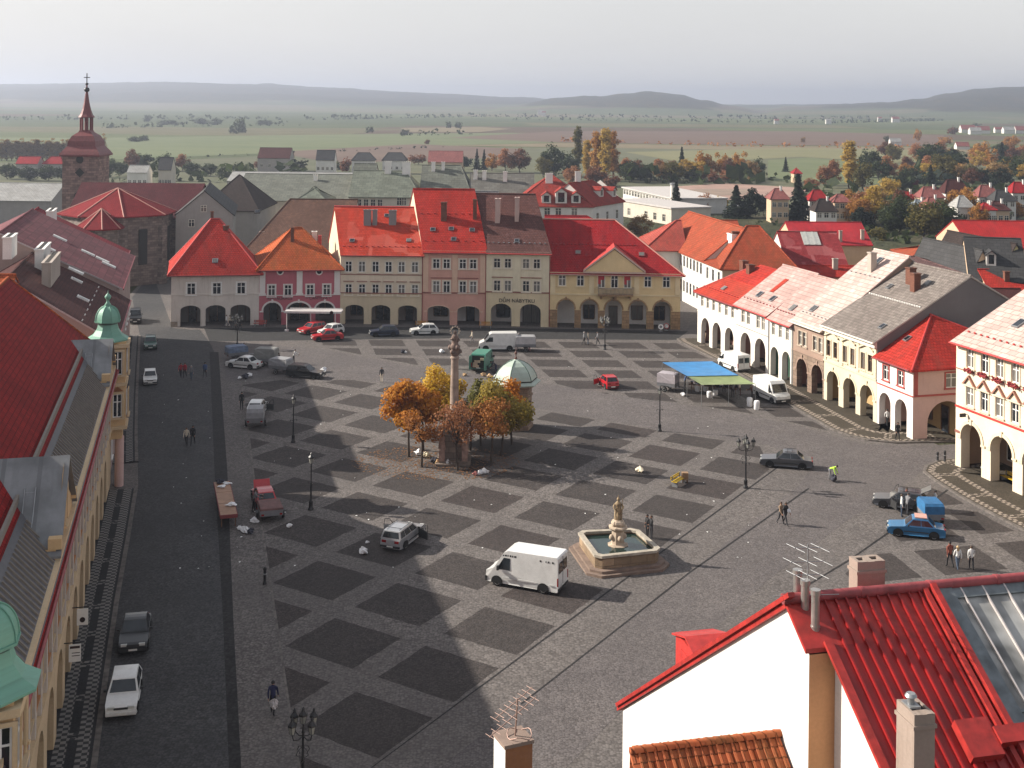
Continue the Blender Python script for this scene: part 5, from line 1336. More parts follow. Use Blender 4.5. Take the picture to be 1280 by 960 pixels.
hx, ht_ = raynear(1265, 932); b = MB(); b.obox((hx, -ht_, zn(ht_) + .25), 1.1, .5, .45, 0, 0, an); setparent(b.build('roof_hatch', [RIBF], None), rf)
# television antenna
c = D(1010, 680, 38.0); cb = D(1010, 742, 38.0)
an_t = thing('antenna', 'thin television antenna on a mast behind the three metal flue pipes', 'antenna', (c.x, c.y, cb.z - .6), 0)
hh_ = c.z - cb.z + .6; b = MB(); b.tube((0, 0, 0), (0, 0, hh_), .022, None, 6); b.build('mast', [GREYM], an_t)
b = MB()
for z, l, a in ((hh_ - .12, 1.1, .5), (hh_ - .55, 1.4, .5), (hh_ - .95, 1.1, .5)):
    d_ = Vector((math.cos(a), math.sin(a), -.15)); e_ = Vector((-math.sin(a), math.cos(a), 0)); b.tube(-d_ * l / 2 + Vector((0, 0, z)), d_ * l / 2 + Vector((0, 0, z)), .014, None, 5)
    for k in range(3): q = Vector((0, 0, z)) + d_ * l * (-.45 + .45 * k); b.tube(q - e_ * .42, q + e_ * .42, .012, None, 4)
b.tube((-1.1, -.1, .55), (1.0, .1, .55), .012, None, 5)
b.build('elements', [GREYM], an_t)
# lean-to with orange tiles against the gable
TILEO = rooftile('lean_to_tiles', (.46, .13, .055), .35, None, .34)
P = onplane(975, 921, FP0 - FX * .02, FY); yl = (P - FP0).dot(FY); zl = P.z
lt = House('lean_to', 'low annexe against the white gable with an orange tiled roof and clay ridge', 'annexe', FP0 + FX * -4.85 + FY * (yl - 5), FP0 + FX * -.02 + FY * (yl - 5), 5.2, zl - 3.3, 5.0, zl, 0)
lt.walls([FWHITE] * 4); lt.roof(TILEO, .3, gl=.1, gr=-.05)
b = MB(); x = .0
while x < lt.W: b.tube((x, 5.0, lt.rz + .1), (x + .36, 5.0, lt.rz + .1), .15, .13, 8); x += .33
setparent(b.build('ridge_tiles', [TILEO], None), lt.roofo)
b = MB(); x = .15
while x < lt.W - .1: b.obox((x, 2.4, lt.roofz(2.4) + .03), .07, 5.4 / math.cos(math.atan(lt.k)), .06, 0, 0, math.atan(lt.k)); x += .25
setparent(b.build('tile_rolls', [TILEO], None), lt.roofo)
# chimney with tangled aerial, on a low roof below the frame
c = D(645, 928, 28.0); wd = .72
lo = House('low_house', 'tall white chimney, shaded side coloured brown, with a tangled aerial on a low roof nearby', 'house', Vector((c.x - 4, 25.2, 0)), Vector((c.x + 4, 25.2, 0)), 6, 11.5, 3, 13.5, 0)
lo.walls([FWHITE] * 4); lo.roof(R_RED2)
b = MB(); rr = Matrix.Rotation(.42, 4, 'Z'); M = Matrix.Translation((4 - .12, 2.8, 0)) @ rr
k = MB(); k.box(-wd * .32, wd * .62, -wd * .3, wd * .6, 12.5, c.z, 0); k.box(-wd * .36, wd * .66, -wd * .34, wd * .64, c.z, c.z + .08, 2)
b.add(k, M)
for i, p in enumerate(b.f):
    pass
o = b.build('chimney', [FWHITE, plaster('rust_brown_render', (.30, .13, .06), .3), plain('mortar_cap', (.22, .16, .13), .9)], None); setparent(o, lo.roofo)
for p in o.data.polygons:
    if p.normal.y < -.5 and p.material_index == 0: p.material_index = 1  # side towards the eye takes brown, its shade put into the colour
b = MB(); q = M @ Vector((.15, .1, c.z))
b.tube(q, q + Vector((.05, -.05, .95)), .022, None, 6); 
for z, l in ((.55, 1.35), (.85, 1.1)):
    d_ = Vector((.72, .62, .32)).normalized(); e_ = Vector((-.62, .72, 0)).normalized(); m_ = q + Vector((0, 0, z)); b.tube(m_ - d_ * l * .6, m_ + d_ * l * .5, .013, None, 5)
    for i in range(9): w_ = m_ + d_ * l * (-.58 + .13 * i); b.tube(w_ - e_ * .16, w_ + e_ * .16, .007, None, 4)
pts = [q + Vector((.1 + .28 * math.cos(a), .28 * math.sin(a), .12 + .05 * math.sin(3 * a))) for a in [i * .35 for i in range(26)]]; b.path(pts, .012, 5)
setparent(b.build('aerial', [plain('rusty_pink_metal', (.36, .24, .2), .5, .4)], None), o)
# ================================================================ the town behind the square
GG = slateroof('grey_green_slabs', (.155, .165, .14), .35, .8); GG2 = slateroof('mossy_slabs', (.16, .18, .145), .4, .8); DKS = slateroof('dark_slates', (.05, .05, .052), .3); BRK = rooftile('brick_brown_tiles', (.135, .075, .055), .35); DK2 = rooftile('blackish_tiles', (.05, .038, .035), .3)
PALEW = plaster('town_pale', (.55, .50, .42), .3); TOWNW = plaster('town_white', (.68, .66, .62), .25); GREYW = plaster('town_grey', (.32, .30, .28), .3); PEACH = plaster('town_peach', (.55, .40, .27), .3)
def bld(name, label, pxl, pxr, ye, ze, yr, ry, depth, roof, wallm, hips=(0, 0), rows=(), yer=None, chims=(), ov=.35, group=None, wsz=(.95, 1.4), trim=None, sk=0, flip=False):
    A = G(pxl, ye, ze); B = G(pxr, yer if yer is not None else ye, ze)
    if yer is None: B = Vector((D(pxr, ye, A.y).x, A.y, 0))
    h = House(name, label, 'house' if name == 'house' else name.replace('_', ' '), A, B, depth, ze, ry, 10, sk, group)
    mx = h.W / 2; pc = ((pxl + pxr) / 2, yr)
    _, zr = h.px(pc[0], pc[1], ry); h.rz = max(ze + .5, zr)
    for pxs, pt, pb in rows: h.windows(pxs, pt, pb, *wsz[:1], trim=trim, frame=OFFW)
    h.walls([wallm, wallm, wallm, wallm], hipped=(1 if hips[0] else 0, 1 if hips[1] else 0))
    h.roof(roof, ov, *hips)
    for c in chims: h.chimney(*c)
    return h
def span(a, b, n): return [a + (b - a) * i / (n - 1) for i in range(n)]
T = 'houses of the town behind the square'
# gable fronts: ridge runs away from the square
def gablefront(label, pxl, pxr, ye, ze, yr, length, roof, wallm, name='house', group=T, wins=()):
    A = G(pxr, ye, ze); A.z = 0; L_ = Vector((D(pxl, ye, A.y).x, A.y, 0)); wdt = A.x - L_.x
    h = House(name, label, 'house', A, A + Vector((-.2, 1, 0)).normalized() * length, wdt, ze, wdt / 2, 10, 0, group)
    v = unroll((pxl + pxr) / 2, yr)[1]; h.rz = EYE - v * A.y / F
    h.walls([wallm] * 4); h.roof(roof, .4)
    for (px_, py_, w_, h_) in wins:
        P = onplane(px_, py_, A, Vector((1, 0, 0))); r = P - A; f = add_window(h.t, 0, 0, w_, h_, trim=None, frame=OFFW); f.location = (-.2, r.dot(h.inn), P.z - h_ / 2); f.rotation_euler.z = -PI / 2
    return h
gablefront('grey plastered gable house behind the white corner house', 222, 291, 268, 11.3, 238.5, 22, DKS, GREYW, wins=((255, 260, 1.0, 1.2), (240, 278, 1, 1.3), (270, 278, 1, 1.3)))
bld('house', 'blackish steep roof rising behind the grey gable', 250, 322, 262, 8, 219, 10, 20, DK2, GREYW, (6, 6), group=T)
bld('house', 'wide brick brown roof behind the pink restaurant', 303, 432, 318, 7, 249.5, 14, 28, BRK, GREYW, (5, 0), group=T).hatch(322, 265, 1, 1, DARKIN)
bld('house', 'low dark roof tucked behind the orange restaurant roof', 309, 372, 322, 6.2, 283, 6, 12, DK2, GREYW, (4, 0), group=T, chims=((325, 331, 290, 300),))
bld('house', 'long grey green roof with a pale wall behind the brown roof', 292, 440, 250, 8, 218, 13, 26, GG, PALEW, group=T, chims=((392, 397, 219, 226, CHIMW),))
h = bld('mansion', 'cream mansion with a mossy grey roof and two white chimney stacks', 436, 525, 245.5, 10, 214, 9, 18, GG2, PALEW, (0, 4), rows=((span(440, 475, 5), 249, 260), ((499, 505), 247, 257)), group=T, wsz=(1.1,))
h.chimney(481, 489, 202, 217, CHIMW); h.chimney(503, 513, 203, 218, CHIMW)
bld('house', 'pale gable wing with a light attic wall left of the mansion roof', 440, 468, 228, 12, 205, 5, 12, GG, PALEW, group=T)
bld('house', 'dark grey slab roof with white chimneys behind the salmon house', 524, 590, 248, 9.5, 207, 10, 22, GG, PALEW, (0, 3), group=T, chims=((539.5, 544, 203, 214, CHIMW), (552, 556, 203, 213, CHIMW)))
bld('house', 'long weathered slab roof with three white chimneys behind the furniture shop', 586, 668, 252, 9, 217, 10, 22, slateroof('weathered_slabs', (.15, .145, .13), .4, .8), PALEW, group=T, chims=((572 + 20, 577 + 20, 213, 224, CHIMW), (597 + 6, 602 + 6, 214, 225, CHIMW), (629, 634, 215, 227, CHIMW)))
h = bld('house', 'small grey hipped roof in front of the long grey green roof', 368, 408, 252, 9, 234, 6, 12, GG2, PALEW, (4, 4), group=T)
bld('house', 'narrow ochre house peeping between church and grey gable', 205, 230, 262, 9.5, 254, 4, 8, DKS, PAL_Y, group=T)
bld('house', 'dark low roof with two chimneys left of the mansion', 330, 372, 240, 9, 229, 6, 12, DKS, PALEW, (3, 3), group=T, chims=((338, 342, 224, 232, CHIMW), (356, 360, 224, 232, CHIMW)))
bld('house', 'small silver sheet roof between the two tall roofs', 590, 622, 262, 13, 240, 4, 8, TINGREY, PALEW, group=T)
# red house with dormers
h = bld('villa', 'white villa with a red hipped roof, three dormers and white chimneys', 640, 741, 257, 9, 219.5, 10, 20, rooftile('villa_red_tiles', (.32, .04, .03), .25), TOWNW, (8.5, 8.5), rows=(((657, 671, 684, 698, 718, 739)[1:5], 260, 270),), group=T, wsz=(1.3,))
h.chimney(682, 691, 217, 229, CHIMW); h.chimney(719, 726, 215, 224, CHIMW)
def dormer(h, pc, pt, pb, wd, ht, mat, wall):
    x, z = h.px(pc, pb, 0); y = h.slope_y(pc, pb); x, z = h.px(pc, pb, y); z = h.roofz(y)
    b = MB(); dl = ht / h.k
    b.poly([(x - wd / 2, y, z - .1), (x + wd / 2, y, z - .1), (x + wd / 2, y, z + ht), (x, y, z + ht + wd * .35), (x - wd / 2, y, z + ht)])
    b.poly([(x + wd / 2, y, z - .1), (x + wd / 2, y + dl, z + ht), (x + wd / 2, y, z + ht)]); b.poly([(x - wd / 2, y, z - .1), (x - wd / 2, y, z + ht), (x - wd / 2, y + dl, z + ht)])
    o = b.build('dormer', [wall], None); setparent(o, h.roofo)
    b = MB(); e = .2; k2 = (ht + wd * .35) / h.k
    for s_ in (-1, 1):
        q = [(x + s_ * (wd / 2 + e), y - .25, z + ht - .1), (x, y - .25, z + ht + wd * .35 + .1), (x, y + k2, z + ht + wd * .35 + .1), (x + s_ * (wd / 2 + e), y + dl + .2, z + ht - .1)]; roof_slab(b, q if s_ < 0 else q[::-1], .12)
    setparent(b.build('dormer_roof', [mat], None), o)
    w_ = MB(); w_.poly([(x - wd * .28, y - .04, z + .25), (x + wd * .28, y - .04, z + .25), (x + wd * .28, y - .04, z + ht - .05), (x - wd * .28, y - .04, z + ht - .05)]); setparent(w_.build('pane', [GLASS], None), o)
VR = rooftile('villa_red_tiles', 0)
for pc, wd in ((683, 2.0), (701.5, 2.5), (720, 2.0)): dormer(h, pc, 240, 254, wd, 1.7 if wd < 2.2 else 2.4, VR, TOWNW)
h = House('villa_wing', 'right wing of the white villa with two pale dormers', 'house', G(741, 257, 9), G(741, 257, 9) + Vector((.5, .86, 0)) * 16, 12, 9, 6, 13.6, 0, T)
h.A.z = 0
for i in range(3): h.win(2.5 + 5 * i, 5.2, 1.2, 2.0, trim=None, frame=OFFW)
h.walls([TOWNW] * 4); h.roof(VR, .35, 0, 4)
for pc in (752, 768): dormer(h, pc, 236, 246, 1.9, 1.6, VR, TOWNW)
bld('house', 'low crimson roof squeezed behind the town hall', 682, 770, 292, 8, 270.5, 4, 8, R_CRIM, TOWNW, (0, 5), group=T)
# school
A, B = D(779, 240, 395), D(843, 246, 350)
s_ = House('school', 'long white flat-roofed school with a strip of upper windows', 'school', Vector((A.x, A.y, 0)), Vector((B.x, B.y, 0)), 16, D(812, 242, 372).z, 8, 0, 0)
z1, z0 = D(812, 243.5, 372).z, D(812, 250, 372).z
for i in range(17): s_.holes.append((s_.W * (i + .12) / 17, s_.W * (i + .88) / 17, z0, z1))
for a, c, d_, e in list(s_.holes): add_window(s_.t, (a + c) / 2, d_, c - a, e - d_, trim=None, frame=OFFW)
b = MB(); wall_with_holes(b, 0, s_.W, 0, s_.eave, s_.holes); b.box(0, s_.W, .21, 16, 0, s_.eave - .02); b.build('wall', [TOWNW], s_.t)
b = MB(); b.box(-.4, s_.W + .4, -.5, 16.3, s_.eave, s_.eave + .4); s_.roofo = b.build('roof', [plain('flat_grey_roof', (.45, .42, .4), .8)], s_.t)
h = House('school_block', 'lower cream block in front of the white school', 'school', Vector((D(776, 255, 330).x, 345, 0)), Vector((D(838, 255, 320).x, 318, 0)), 12, D(808, 256, 330).z, 6, 0, 0)
for i in range(6):
    if i in (0, 1, 3, 4, 5): h.win(h.W * (i + .6) / 6.4, h.eave - 3.6, 1.6, 1.9, trim=None, frame=OFFW)
h.walls([PALEW] * 4, hipped=(1, 1)); b = MB(); b.box(-.3, h.W + .3, -.3, 12.3, h.eave, h.eave + .35); b.build('roof', [plain('flat_grey_roof', 0)], h.t)
h = House('sports_hall', 'teal green hall to the right of the white school', 'sports hall', Vector((D(845, 250, 360).x, 360, 0)), Vector((D(874, 250, 360).x, 358, 0)), 14, D(860, 246, 360).z, 7, 0, 0)
for i in range(4): h.win(h.W * (i + .5) / 4, 2, 1.2, 1.6, trim=None, frame=OFFW)
TEAL = plain('teal_cladding', (.09, .2, .18), .7); h.walls([TEAL] * 4, hipped=(1, 1)); b = MB(); b.box(-.3, h.W + .3, -.3, 14.3, h.eave, h.eave + .3); b.build('roof', [GREYM], h.t)
c = thing('chimney_stack', 'slim white chimney stack beside the white school', 'chimney', (D(841, 262, 352).x, 352, 0)); zt = D(841, 231, 352).z
b = MB(); b.tube((0, 0, 0), (0, 0, zt), .9, .75, 12); b.build('shaft', [TOWNW], c); b = MB(); b.tube((0, 0, zt), (0, 0, zt + .5), .95, None, 12); b.build('cap', [GREYM], c)
# the long building beyond the side street
OR2 = rooftile('orange_red_tiles', (.38, .075, .035), .25)
A = G(827, 303, 8); B = G(903, 334, 8); A.z = B.z = 0; dv = (B - A).normalized()
h = House('long_house', 'long white two-storey house along the side street with an orange roof', 'house', A - dv * 4, B - dv * 8, 12, 8, 6, 12.8, 0, T)
n = 13
for i in range(n):
    x = 4 + (h.W - 5) * (i + .5) / n; h.win(x, 5.6, .95, 1.7, trim=None, frame=GREYM); h.win(x, 1.6, .95, 1.8, trim=None, frame=GREYM)
h.walls([TOWNW, TOWNW, TOWNW, TOWNW]); b = MB(); b.box(0, h.W, -.05, -.003, 0, 4.6); b.build('lower_render', [PEACH], h.t) if False else None
h.roof(OR2, .4); h.chimney(912, 918, 292, 301, CHIMW, z0=8)
hb2 = House('long_house', 'hipped orange corner wing of the long white house', 'house', B, G(996, 335.5, 8), 14, 8, 6.8, 13.3, 0, T)
hb2.A.z = 0; hb2.walls([PEACH] * 4, hipped=(1, 1)); hb2.roof(OR2, .45, 4.4, 4.4); hb2.chimney(915, 923, 290, 7.5, CHIMB, z0=9)
f_ = MB()
hw = House('long_house', 'white facade stretch of the corner wing facing the side street', 'house', B - dv * 8 - Vector((.02, 0, 0)), B - Vector((.02, 0, 0)), 10, 7.8, 5, 9, 0, T)
for i in range(3): hw.win(1.3 + 2.6 * i, 5.4, .95, 1.7, trim=None, frame=GREYM); hw.win(1.3 + 2.6 * i, 1.6, .95, 1.8, trim=None, frame=GREYM)
hw.walls([TOWNW] * 4, hipped=(1, 1)); hw.roof(OR2, .4, 3, 3)
bld('house', 'orange roof wing behind the long white house', 862, 930, 300, 8, 276, 7, 14, OR2, TOWNW, group=T)
bld('house', 'lit red gable roof between the town hall and the long house', 806, 858, 312, 8, 276, 7, 14, rooftile('rosy_tiles', (.42, .08, .06), .25), TOWNW, (6, 0), group=T)
h = bld('house', 'crimson roof with a silver skylight strip behind the sunny row', 986, 1062, 338, 7, 290.5, 8, 16, rooftile('rose_crimson_tiles', (.30, .04, .045), .3, (.36, .12, .12)), TOWNW, group=T)
b = MB(); x0, _ = h.px(1005, 298, 6.5); b.obox((x0 + 1.0, 6.4, h.roofz(6.4) + .1), 2.6, 3.2, .1, 0, 0, math.atan(h.k)); b.obox((x0 + .4, 6.4, h.roofz(6.4) + .16), .3, 3.2, .06, 0, 0, math.atan(h.k)); b.obox((x0 + 1.5, 6.4, h.roofz(6.4) + .16), .3, 3.2, .06, 0, 0, math.atan(h.k)); setparent(b.build('skylight_strip', [plain('silver_strip', (.5, .5, .46), .4, .3)], None), h.roofo)
bld('house', 'bright red roof with brick stacks behind the crimson roof', 993, 1090, 305, 7.5, 278.5, 7, 14, rooftile('vivid_red_tiles', (.46, .03, .04), .25), PEACH, group=T, chims=((1049, 1052.5, 289, 303), (1076, 1080, 288, 300)))
bld('house', 'scarlet low roof in front of the crimson skylight roof', 1000, 1090, 345, 6.5, 333, 3, 7, R_RED4, PEACH, group=T, chims=((1041, 1047, 324, 337),))
bld('house', 'low orange roof behind the pale rose roofs', 1140, 1192, 322, 7, 308, 5, 10, OR2, PEACH, (4, 4), group=T)
bld('house', 'dusky brown roof behind the grey tiled roof', 1140, 1212, 345, 8, 322, 8, 16, rooftile('dusky_roof', (.17, .10, .095), .3), GREYW, (0, 5), group=T)
gh = gablefront('dark slate house with a cream gable behind the grey gable', 1206, 1246, 350, 7, 313, 16, DKS, PEACH)
h = House('house', 'steep dark slate roof with a white dormer right of the cream gable', 'house', G(1212, 340, 8.5), G(1285, 352, 7.5), 14, 7.5, 7, 12.6, 0, T); h.A.z = 0
h.walls([PEACH] * 4); h.roof(DKS, .3); dormer(h, 1239, 318, 332, 1.3, 1.6, DKS, TOWNW)
gablefront('yellow gable house with a black roof near the right edge', 1243, 1292, 345, 7.5, 305, 18, DK2, plaster('lemon_gable', (.58, .48, .24), .2))
bld('house', 'small red roof with brick chimneys near the right edge', 1240, 1290, 368, 6, 338, 5, 10, R_RED4, PEACH, group=T, chims=((1255, 1261, 340, 352, CHIMB),))
bld('house', 'big plain scarlet roof beside the parked cars', 1213, 1330, 309, 6, 277, 9, 18, rooftile('scarlet_sheet_tiles', (.45, .025, .025), .15), PEACH, group=T)
bld('house', 'brown lean roof below the scarlet houses at the right', 1240, 1300, 392, 7, 362, 6, 12, BRR, PEACH, group=T)
# the houses among the trees, and far ones
FAR = 'houses among the trees beyond the town'
PINKR = rooftile('rose_roof', (.30, .11, .10), .3); GRL = slateroof('light_grey_roof', (.36, .36, .35), .2); BLG = slateroof('blue_grey_roof', (.22, .26, .29), .2)
def cot(label, pl, pr, ye, ze, yr, roof, wall, hip=1.5, nw=3, group=FAR):
    A = G(pl, ye, ze); wid = (pr - pl) * A.y / F; dp = max(6, wid * .8)
    h = bld('house', label, pl, pr, ye, ze, yr, dp / 2, dp, roof, wall, (hip, hip), group=group)
    return h
def cotw(h, nw, rows=(3.6,), w_=1.1, hh=1.3):
    for i in range(nw):
        for z in rows: f = add_window(h.t, h.W * (i + .5) / nw, z, w_, hh, trim=None, frame=OFFW); f.location.y = -.16
L_ = [('cream cottage with a rose roof left of the dark spruce', 964, 986, 248, 6.5, 236, PINKR, PEACH), ('small brick red hut alone on the green slope', 993, 1002, 216.5, 4, 210, R_CRIM, PEACH), ('house with a crimson roof between spruce and poplar', 1013, 1036, 250, 6, 238, R_CRIM, TOWNW), ('dark roofed villa with a white gable below the crimson roof', 1020, 1046, 263, 6, 249, DK2, TOWNW), ('small rose roofed house left of the golden trees', 1043, 1063, 252, 6, 243, PINKR, PEACH), ('white house with a red gable among the orange trees', 1128, 1146, 248, 5.5, 240, R_CRIM, TOWNW), ('low house with a blue grey roof behind the maple', 1142, 1161, 262, 5, 250, BLG, TOWNW), ('peach villa with a wide rose roof', 1152, 1180, 246, 6.5, 234, PINKR, PEACH), ('pinkish house with a rose hipped roof below the wide villa', 1158, 1178, 259, 6, 247, PINKR, PEACH), ('tall dark red roofed house behind the villas', 1182, 1212, 240, 7, 225, BRR, TOWNW), ('white house with a pale grey roof', 1197, 1217, 258, 5.5, 245, GRL, TOWNW), ('rose roofed house with pale gables at the slope', 1224, 1250, 245, 6.5, 232, PINKR, TOWNW), ('house with a dark grey roof and white walls in the trees', 1244, 1270, 250, 6, 238, DKS, TOWNW), ('red brown roofed house at the right edge of the trees', 1266, 1290, 240, 6.5, 228, R_CRIM, TOWNW), ('low brown roof under the autumn trees', 1240, 1262, 262, 5, 252, BRR, PEACH), ('white cottage with a red roof near the edge trees', 1098 + 130, 1245, 262, 5, 254, R_CRIM, TOWNW)]
for a in L_:
    h = cot(*a); cotw(h, 3, (2.2,) if a[4] < 5.6 else (1.5, 4.2))
    if a[1] % 2 == 0: h.chimney((a[1] + a[2]) / 2, (a[1] + a[2]) / 2 + 2.2, a[5] - 3, a[5] + 3, CHIMW)
L2 = [('long dark roofed terrace at the edge of the meadow', 322, 362, 197, 6, 185, BRR, GREYW, 0), ('white gabled house standing before the meadow', 395, 418, 199, 6.5, 188, DKS, TOWNW, 0), ('dark mansard house with a white arched gable', 440, 467, 200, 6, 191, DKS, TOWNW, 2), ('second dark mansard house with a round attic window', 478, 507, 200, 6, 191, DKS, TOWNW, 2), ('long rose roofed house before the brown field', 535, 578, 202, 5, 189, PINKR, PEACH, 0), ('red roofed cottage in the trees behind the grey hall', 20, 47, 204, 5, 196, R_CRIM, GREYW, 0), ('second red roofed cottage left of the church tower', 54, 78, 204, 5, 196, R_CRIM, GREYW, 2), ('white industrial building with roof vents', 159, 184, 215, 6, 207, GRL, TOWNW, 0), ('cream house with a steep gable right of the industrial roof', 198, 214, 211, 7, 197, DKS, PALEW, 0)]
for a in L2:
    h = cot(*a[:8], a[8], group='houses at the meadow edge'); cotw(h, 4, (2.0,))
h = bld('hall', 'long pale grey industrial hall left of the church', -40, 64, 250, 6, 229, 9, 18, GRL, GREYW)
h = bld('hall', 'long flat pale roof in front of the meadow houses', 284, 440, 226, 6, 215.5, 8, 16, GRL, GREYW)
for i, (px_, py_, w_) in enumerate([(676, 141, 7), (680, 142, 5), (1211, 163, 18), (1220, 165, 14), (1230, 164, 16), (1249, 163, 10), (1262, 164, 14), (1278, 164, 16), (1120, 150, 9), (1036, 152, 7), (1100, 149, 5), (971, 152, 6), (1120, 178.5, 14), (1204, 184, 16)]):
    P = G(px_, py_ + 3, 0); wd = w_ * P.y / F
    h = House('farmhouse', 'tiny white farm buildings far off in the fields', 'house', P - Vector((wd / 2, 0, 0)), P + Vector((wd / 2, 0, 0)), wd * .6, P.y / 330, wd * .3, P.y / 330 + wd * .28, 0, 'far farmhouses in the fields')
    h.walls([TOWNW] * 4); h.roof(PINKR if i % 3 else GRL)
# ================================================================ trees
BARK = plain('bark', (.05, .035, .025), .9, 0, .3, 4); BIRCHB = plain('birch_bark', (.4, .36, .32), .8)
PAL = {
 'orange': foliage('orange_leaves', [(.30, .09, .015), (.50, .20, .025), (.58, .30, .04)]),
 'yellow': foliage('yellow_leaves', [(.34, .18, .02), (.56, .36, .04), (.62, .44, .06)]),
 'russet': foliage('russet_leaves', [(.20, .08, .025), (.36, .15, .04), (.46, .23, .06)]),
 'purple': foliage('purple_leaves', [(.16, .075, .04), (.30, .13, .06), (.40, .20, .09)]),
 'olive': foliage('olive_leaves', [(.09, .08, .02), (.24, .19, .035), (.40, .28, .05)]),
 'green': foliage('green_leaves', [(.014, .024, .010), (.035, .05, .018), (.065, .08, .028)]),
 'dark': foliage('dark_needles', [(.006, .012, .008), (.014, .024, .014), (.028, .042, .022)]),
 'straw': foliage('straw_leaves', [(.16, .09, .035), (.27, .17, .07), (.36, .25, .11)]),
 'mossy': foliage('mossy_yellow_leaves', [(.06, .065, .02), (.17, .16, .04), (.30, .25, .06)]),
 'maroon': foliage('maroon_leaves', [(.05, .008, .012), (.12, .015, .025), (.18, .03, .035)]),
}
PAL_FAR = {'orange': foliage('dull_orange_leaves', [(.20, .08, .018), (.36, .17, .035), (.45, .25, .06)]), 'yellow': foliage('dull_gold_leaves', [(.22, .13, .02), (.40, .26, .05), (.48, .34, .08)]), 'russet': foliage('dull_russet_leaves', [(.06, .025, .016), (.14, .055, .028), (.22, .09, .04)]), 'olive': foliage('dull_olive_leaves', [(.045, .045, .014), (.11, .095, .025), (.18, .14, .04)])}
def leafq(b, c, s, rng, nrm=None):
    n = Vector((rng.gauss(0, 1), rng.gauss(0, 1), rng.gauss(0, 1) + .5))
    if nrm is not None: n = n * .6 + nrm * 1.2
    if n.length < .01: n = Vector((0, 0, 1))
    n.normalize(); t = n.cross(Vector((rng.gauss(0, 1), rng.gauss(0, 1), rng.gauss(0, 1))))
    if t.length < .01: return
    t.normalize(); u = n.cross(t); k = len(b.v)
    b.v += [tuple(c + t * s), tuple(c + u * s * .75), tuple(c - t * s), tuple(c - u * s * .75)]
    b.f.append((k, k + 1, k + 2, k + 3)); b.mi.append(0); b.sm.append(False); b.uv += [(0, 0), (1, 0), (1, 1), (0, 1)]
def tree_meshes(name, seed, H, R, kind='round', leaf=.5, n=700, clear=.25, clumps=14, spread=.42, trunk=.2, bark=BARK, pal='green', far=False):
    rng = random.Random(seed); cr = MB(); tk = MB()
    cz0 = H * clear; top = H
    if kind == 'spruce':
        tk.tube((0, 0, 0), (0, 0, H * .95), trunk, .03, 6)
        for i in range(n):
            f = rng.random() ** 1.5; z = cz0 + (H - cz0) * f; rad = R * (1 - f) * (.45 + .55 * abs(math.sin(f * 22))) + .05; a = rng.random() * 2 * PI; q = rng.random() ** .4
            leafq(cr, Vector((rad * q * math.cos(a), rad * q * math.sin(a), z - rad * q * .35)), leaf * (.6 + .5 * rng.random()), rng, Vector((math.cos(a), math.sin(a), .6)))
    else:
        cs = []
        cc = Vector((0, 0, (cz0 + top) / 2)); rz = (top - cz0) / 2
        for i in range(clumps):
            while True:
                p = Vector((rng.uniform(-1, 1), rng.uniform(-1, 1), rng.uniform(-1, 1)))
                if .25 < p.length < 1: break
            if kind == 'poplar': rr = R * (.45 + .55 * math.sin(PI * min(1, max(0, (p.z + 1.15) / 2.3)))); q = Vector((p.x * rr * .7, p.y * rr * .7, cc.z + p.z * rz * .93))
            else: q = Vector((p.x * R * .8, p.y * R * .8, cc.z + p.z * rz * .8 - (abs(p.x) + abs(p.y)) * .1 * rz))
            cs.append((q, (R * spread if kind != 'poplar' else R * .55) * rng.uniform(.7, 1.25)))
        zt = cz0 + rz * (.7 if kind != 'poplar' else 1.6)
        bend = Vector((rng.uniform(-.15, .15), rng.uniform(-.15, .15), 0))
        fork = Vector((bend.x * R, bend.y * R, cz0 * .95)); topp = Vector((bend.x * R * 2, bend.y * R * 2, zt))
        tk.tube((0, 0, -.1), fork, trunk, trunk * .72, 7); tk.tube(fork, topp, trunk * .7, trunk * .2, 6)
        for q, r in cs[:max(5, clumps * 2 // 3)]:
            s = fork + (topp - fork) * rng.uniform(0, .7); mid = (s + q) / 2 + Vector((0, 0, -.05 * R)); tk.tube(s, mid, trunk * .36, trunk * .22, 5, 0, False); tk.tube(mid, q, trunk * .22, trunk * .06, 4, 0, False)
            for k in range(3):
                e = q + Vector((rng.gauss(0, .5), rng.gauss(0, .5), rng.gauss(.1, .5))) * r; tk.tube(q + (mid - q) * .3, e, trunk * .1, trunk * .03, 3, 0, False)
        for i in range(n):
            q, r = cs[rng.randrange(len(cs))]
            d = Vector((rng.gauss(0, 1), rng.gauss(0, 1), rng.gauss(0, .85)))
            d = d.normalized() * r * (rng.random() ** .45)
            p = q + d
            leafq(cr, p, leaf * rng.uniform(.55, 1.15), rng, d.normalized())
    return tk.mesh(name + '_trunk', [bark]), cr.mesh(name + '_crown', [PAL_FAR.get(pal, PAL[pal]) if far else PAL[pal]])
def plant(name, meshes, loc, label, cat='tree', group=None, s=(1, 1, 1), rz=0, crown=None):
    t = thing(name, label, cat, loc, rz, group); t.scale = s
    a = place('trunk', meshes[0], t); c = place('crown', meshes[1], t); return t
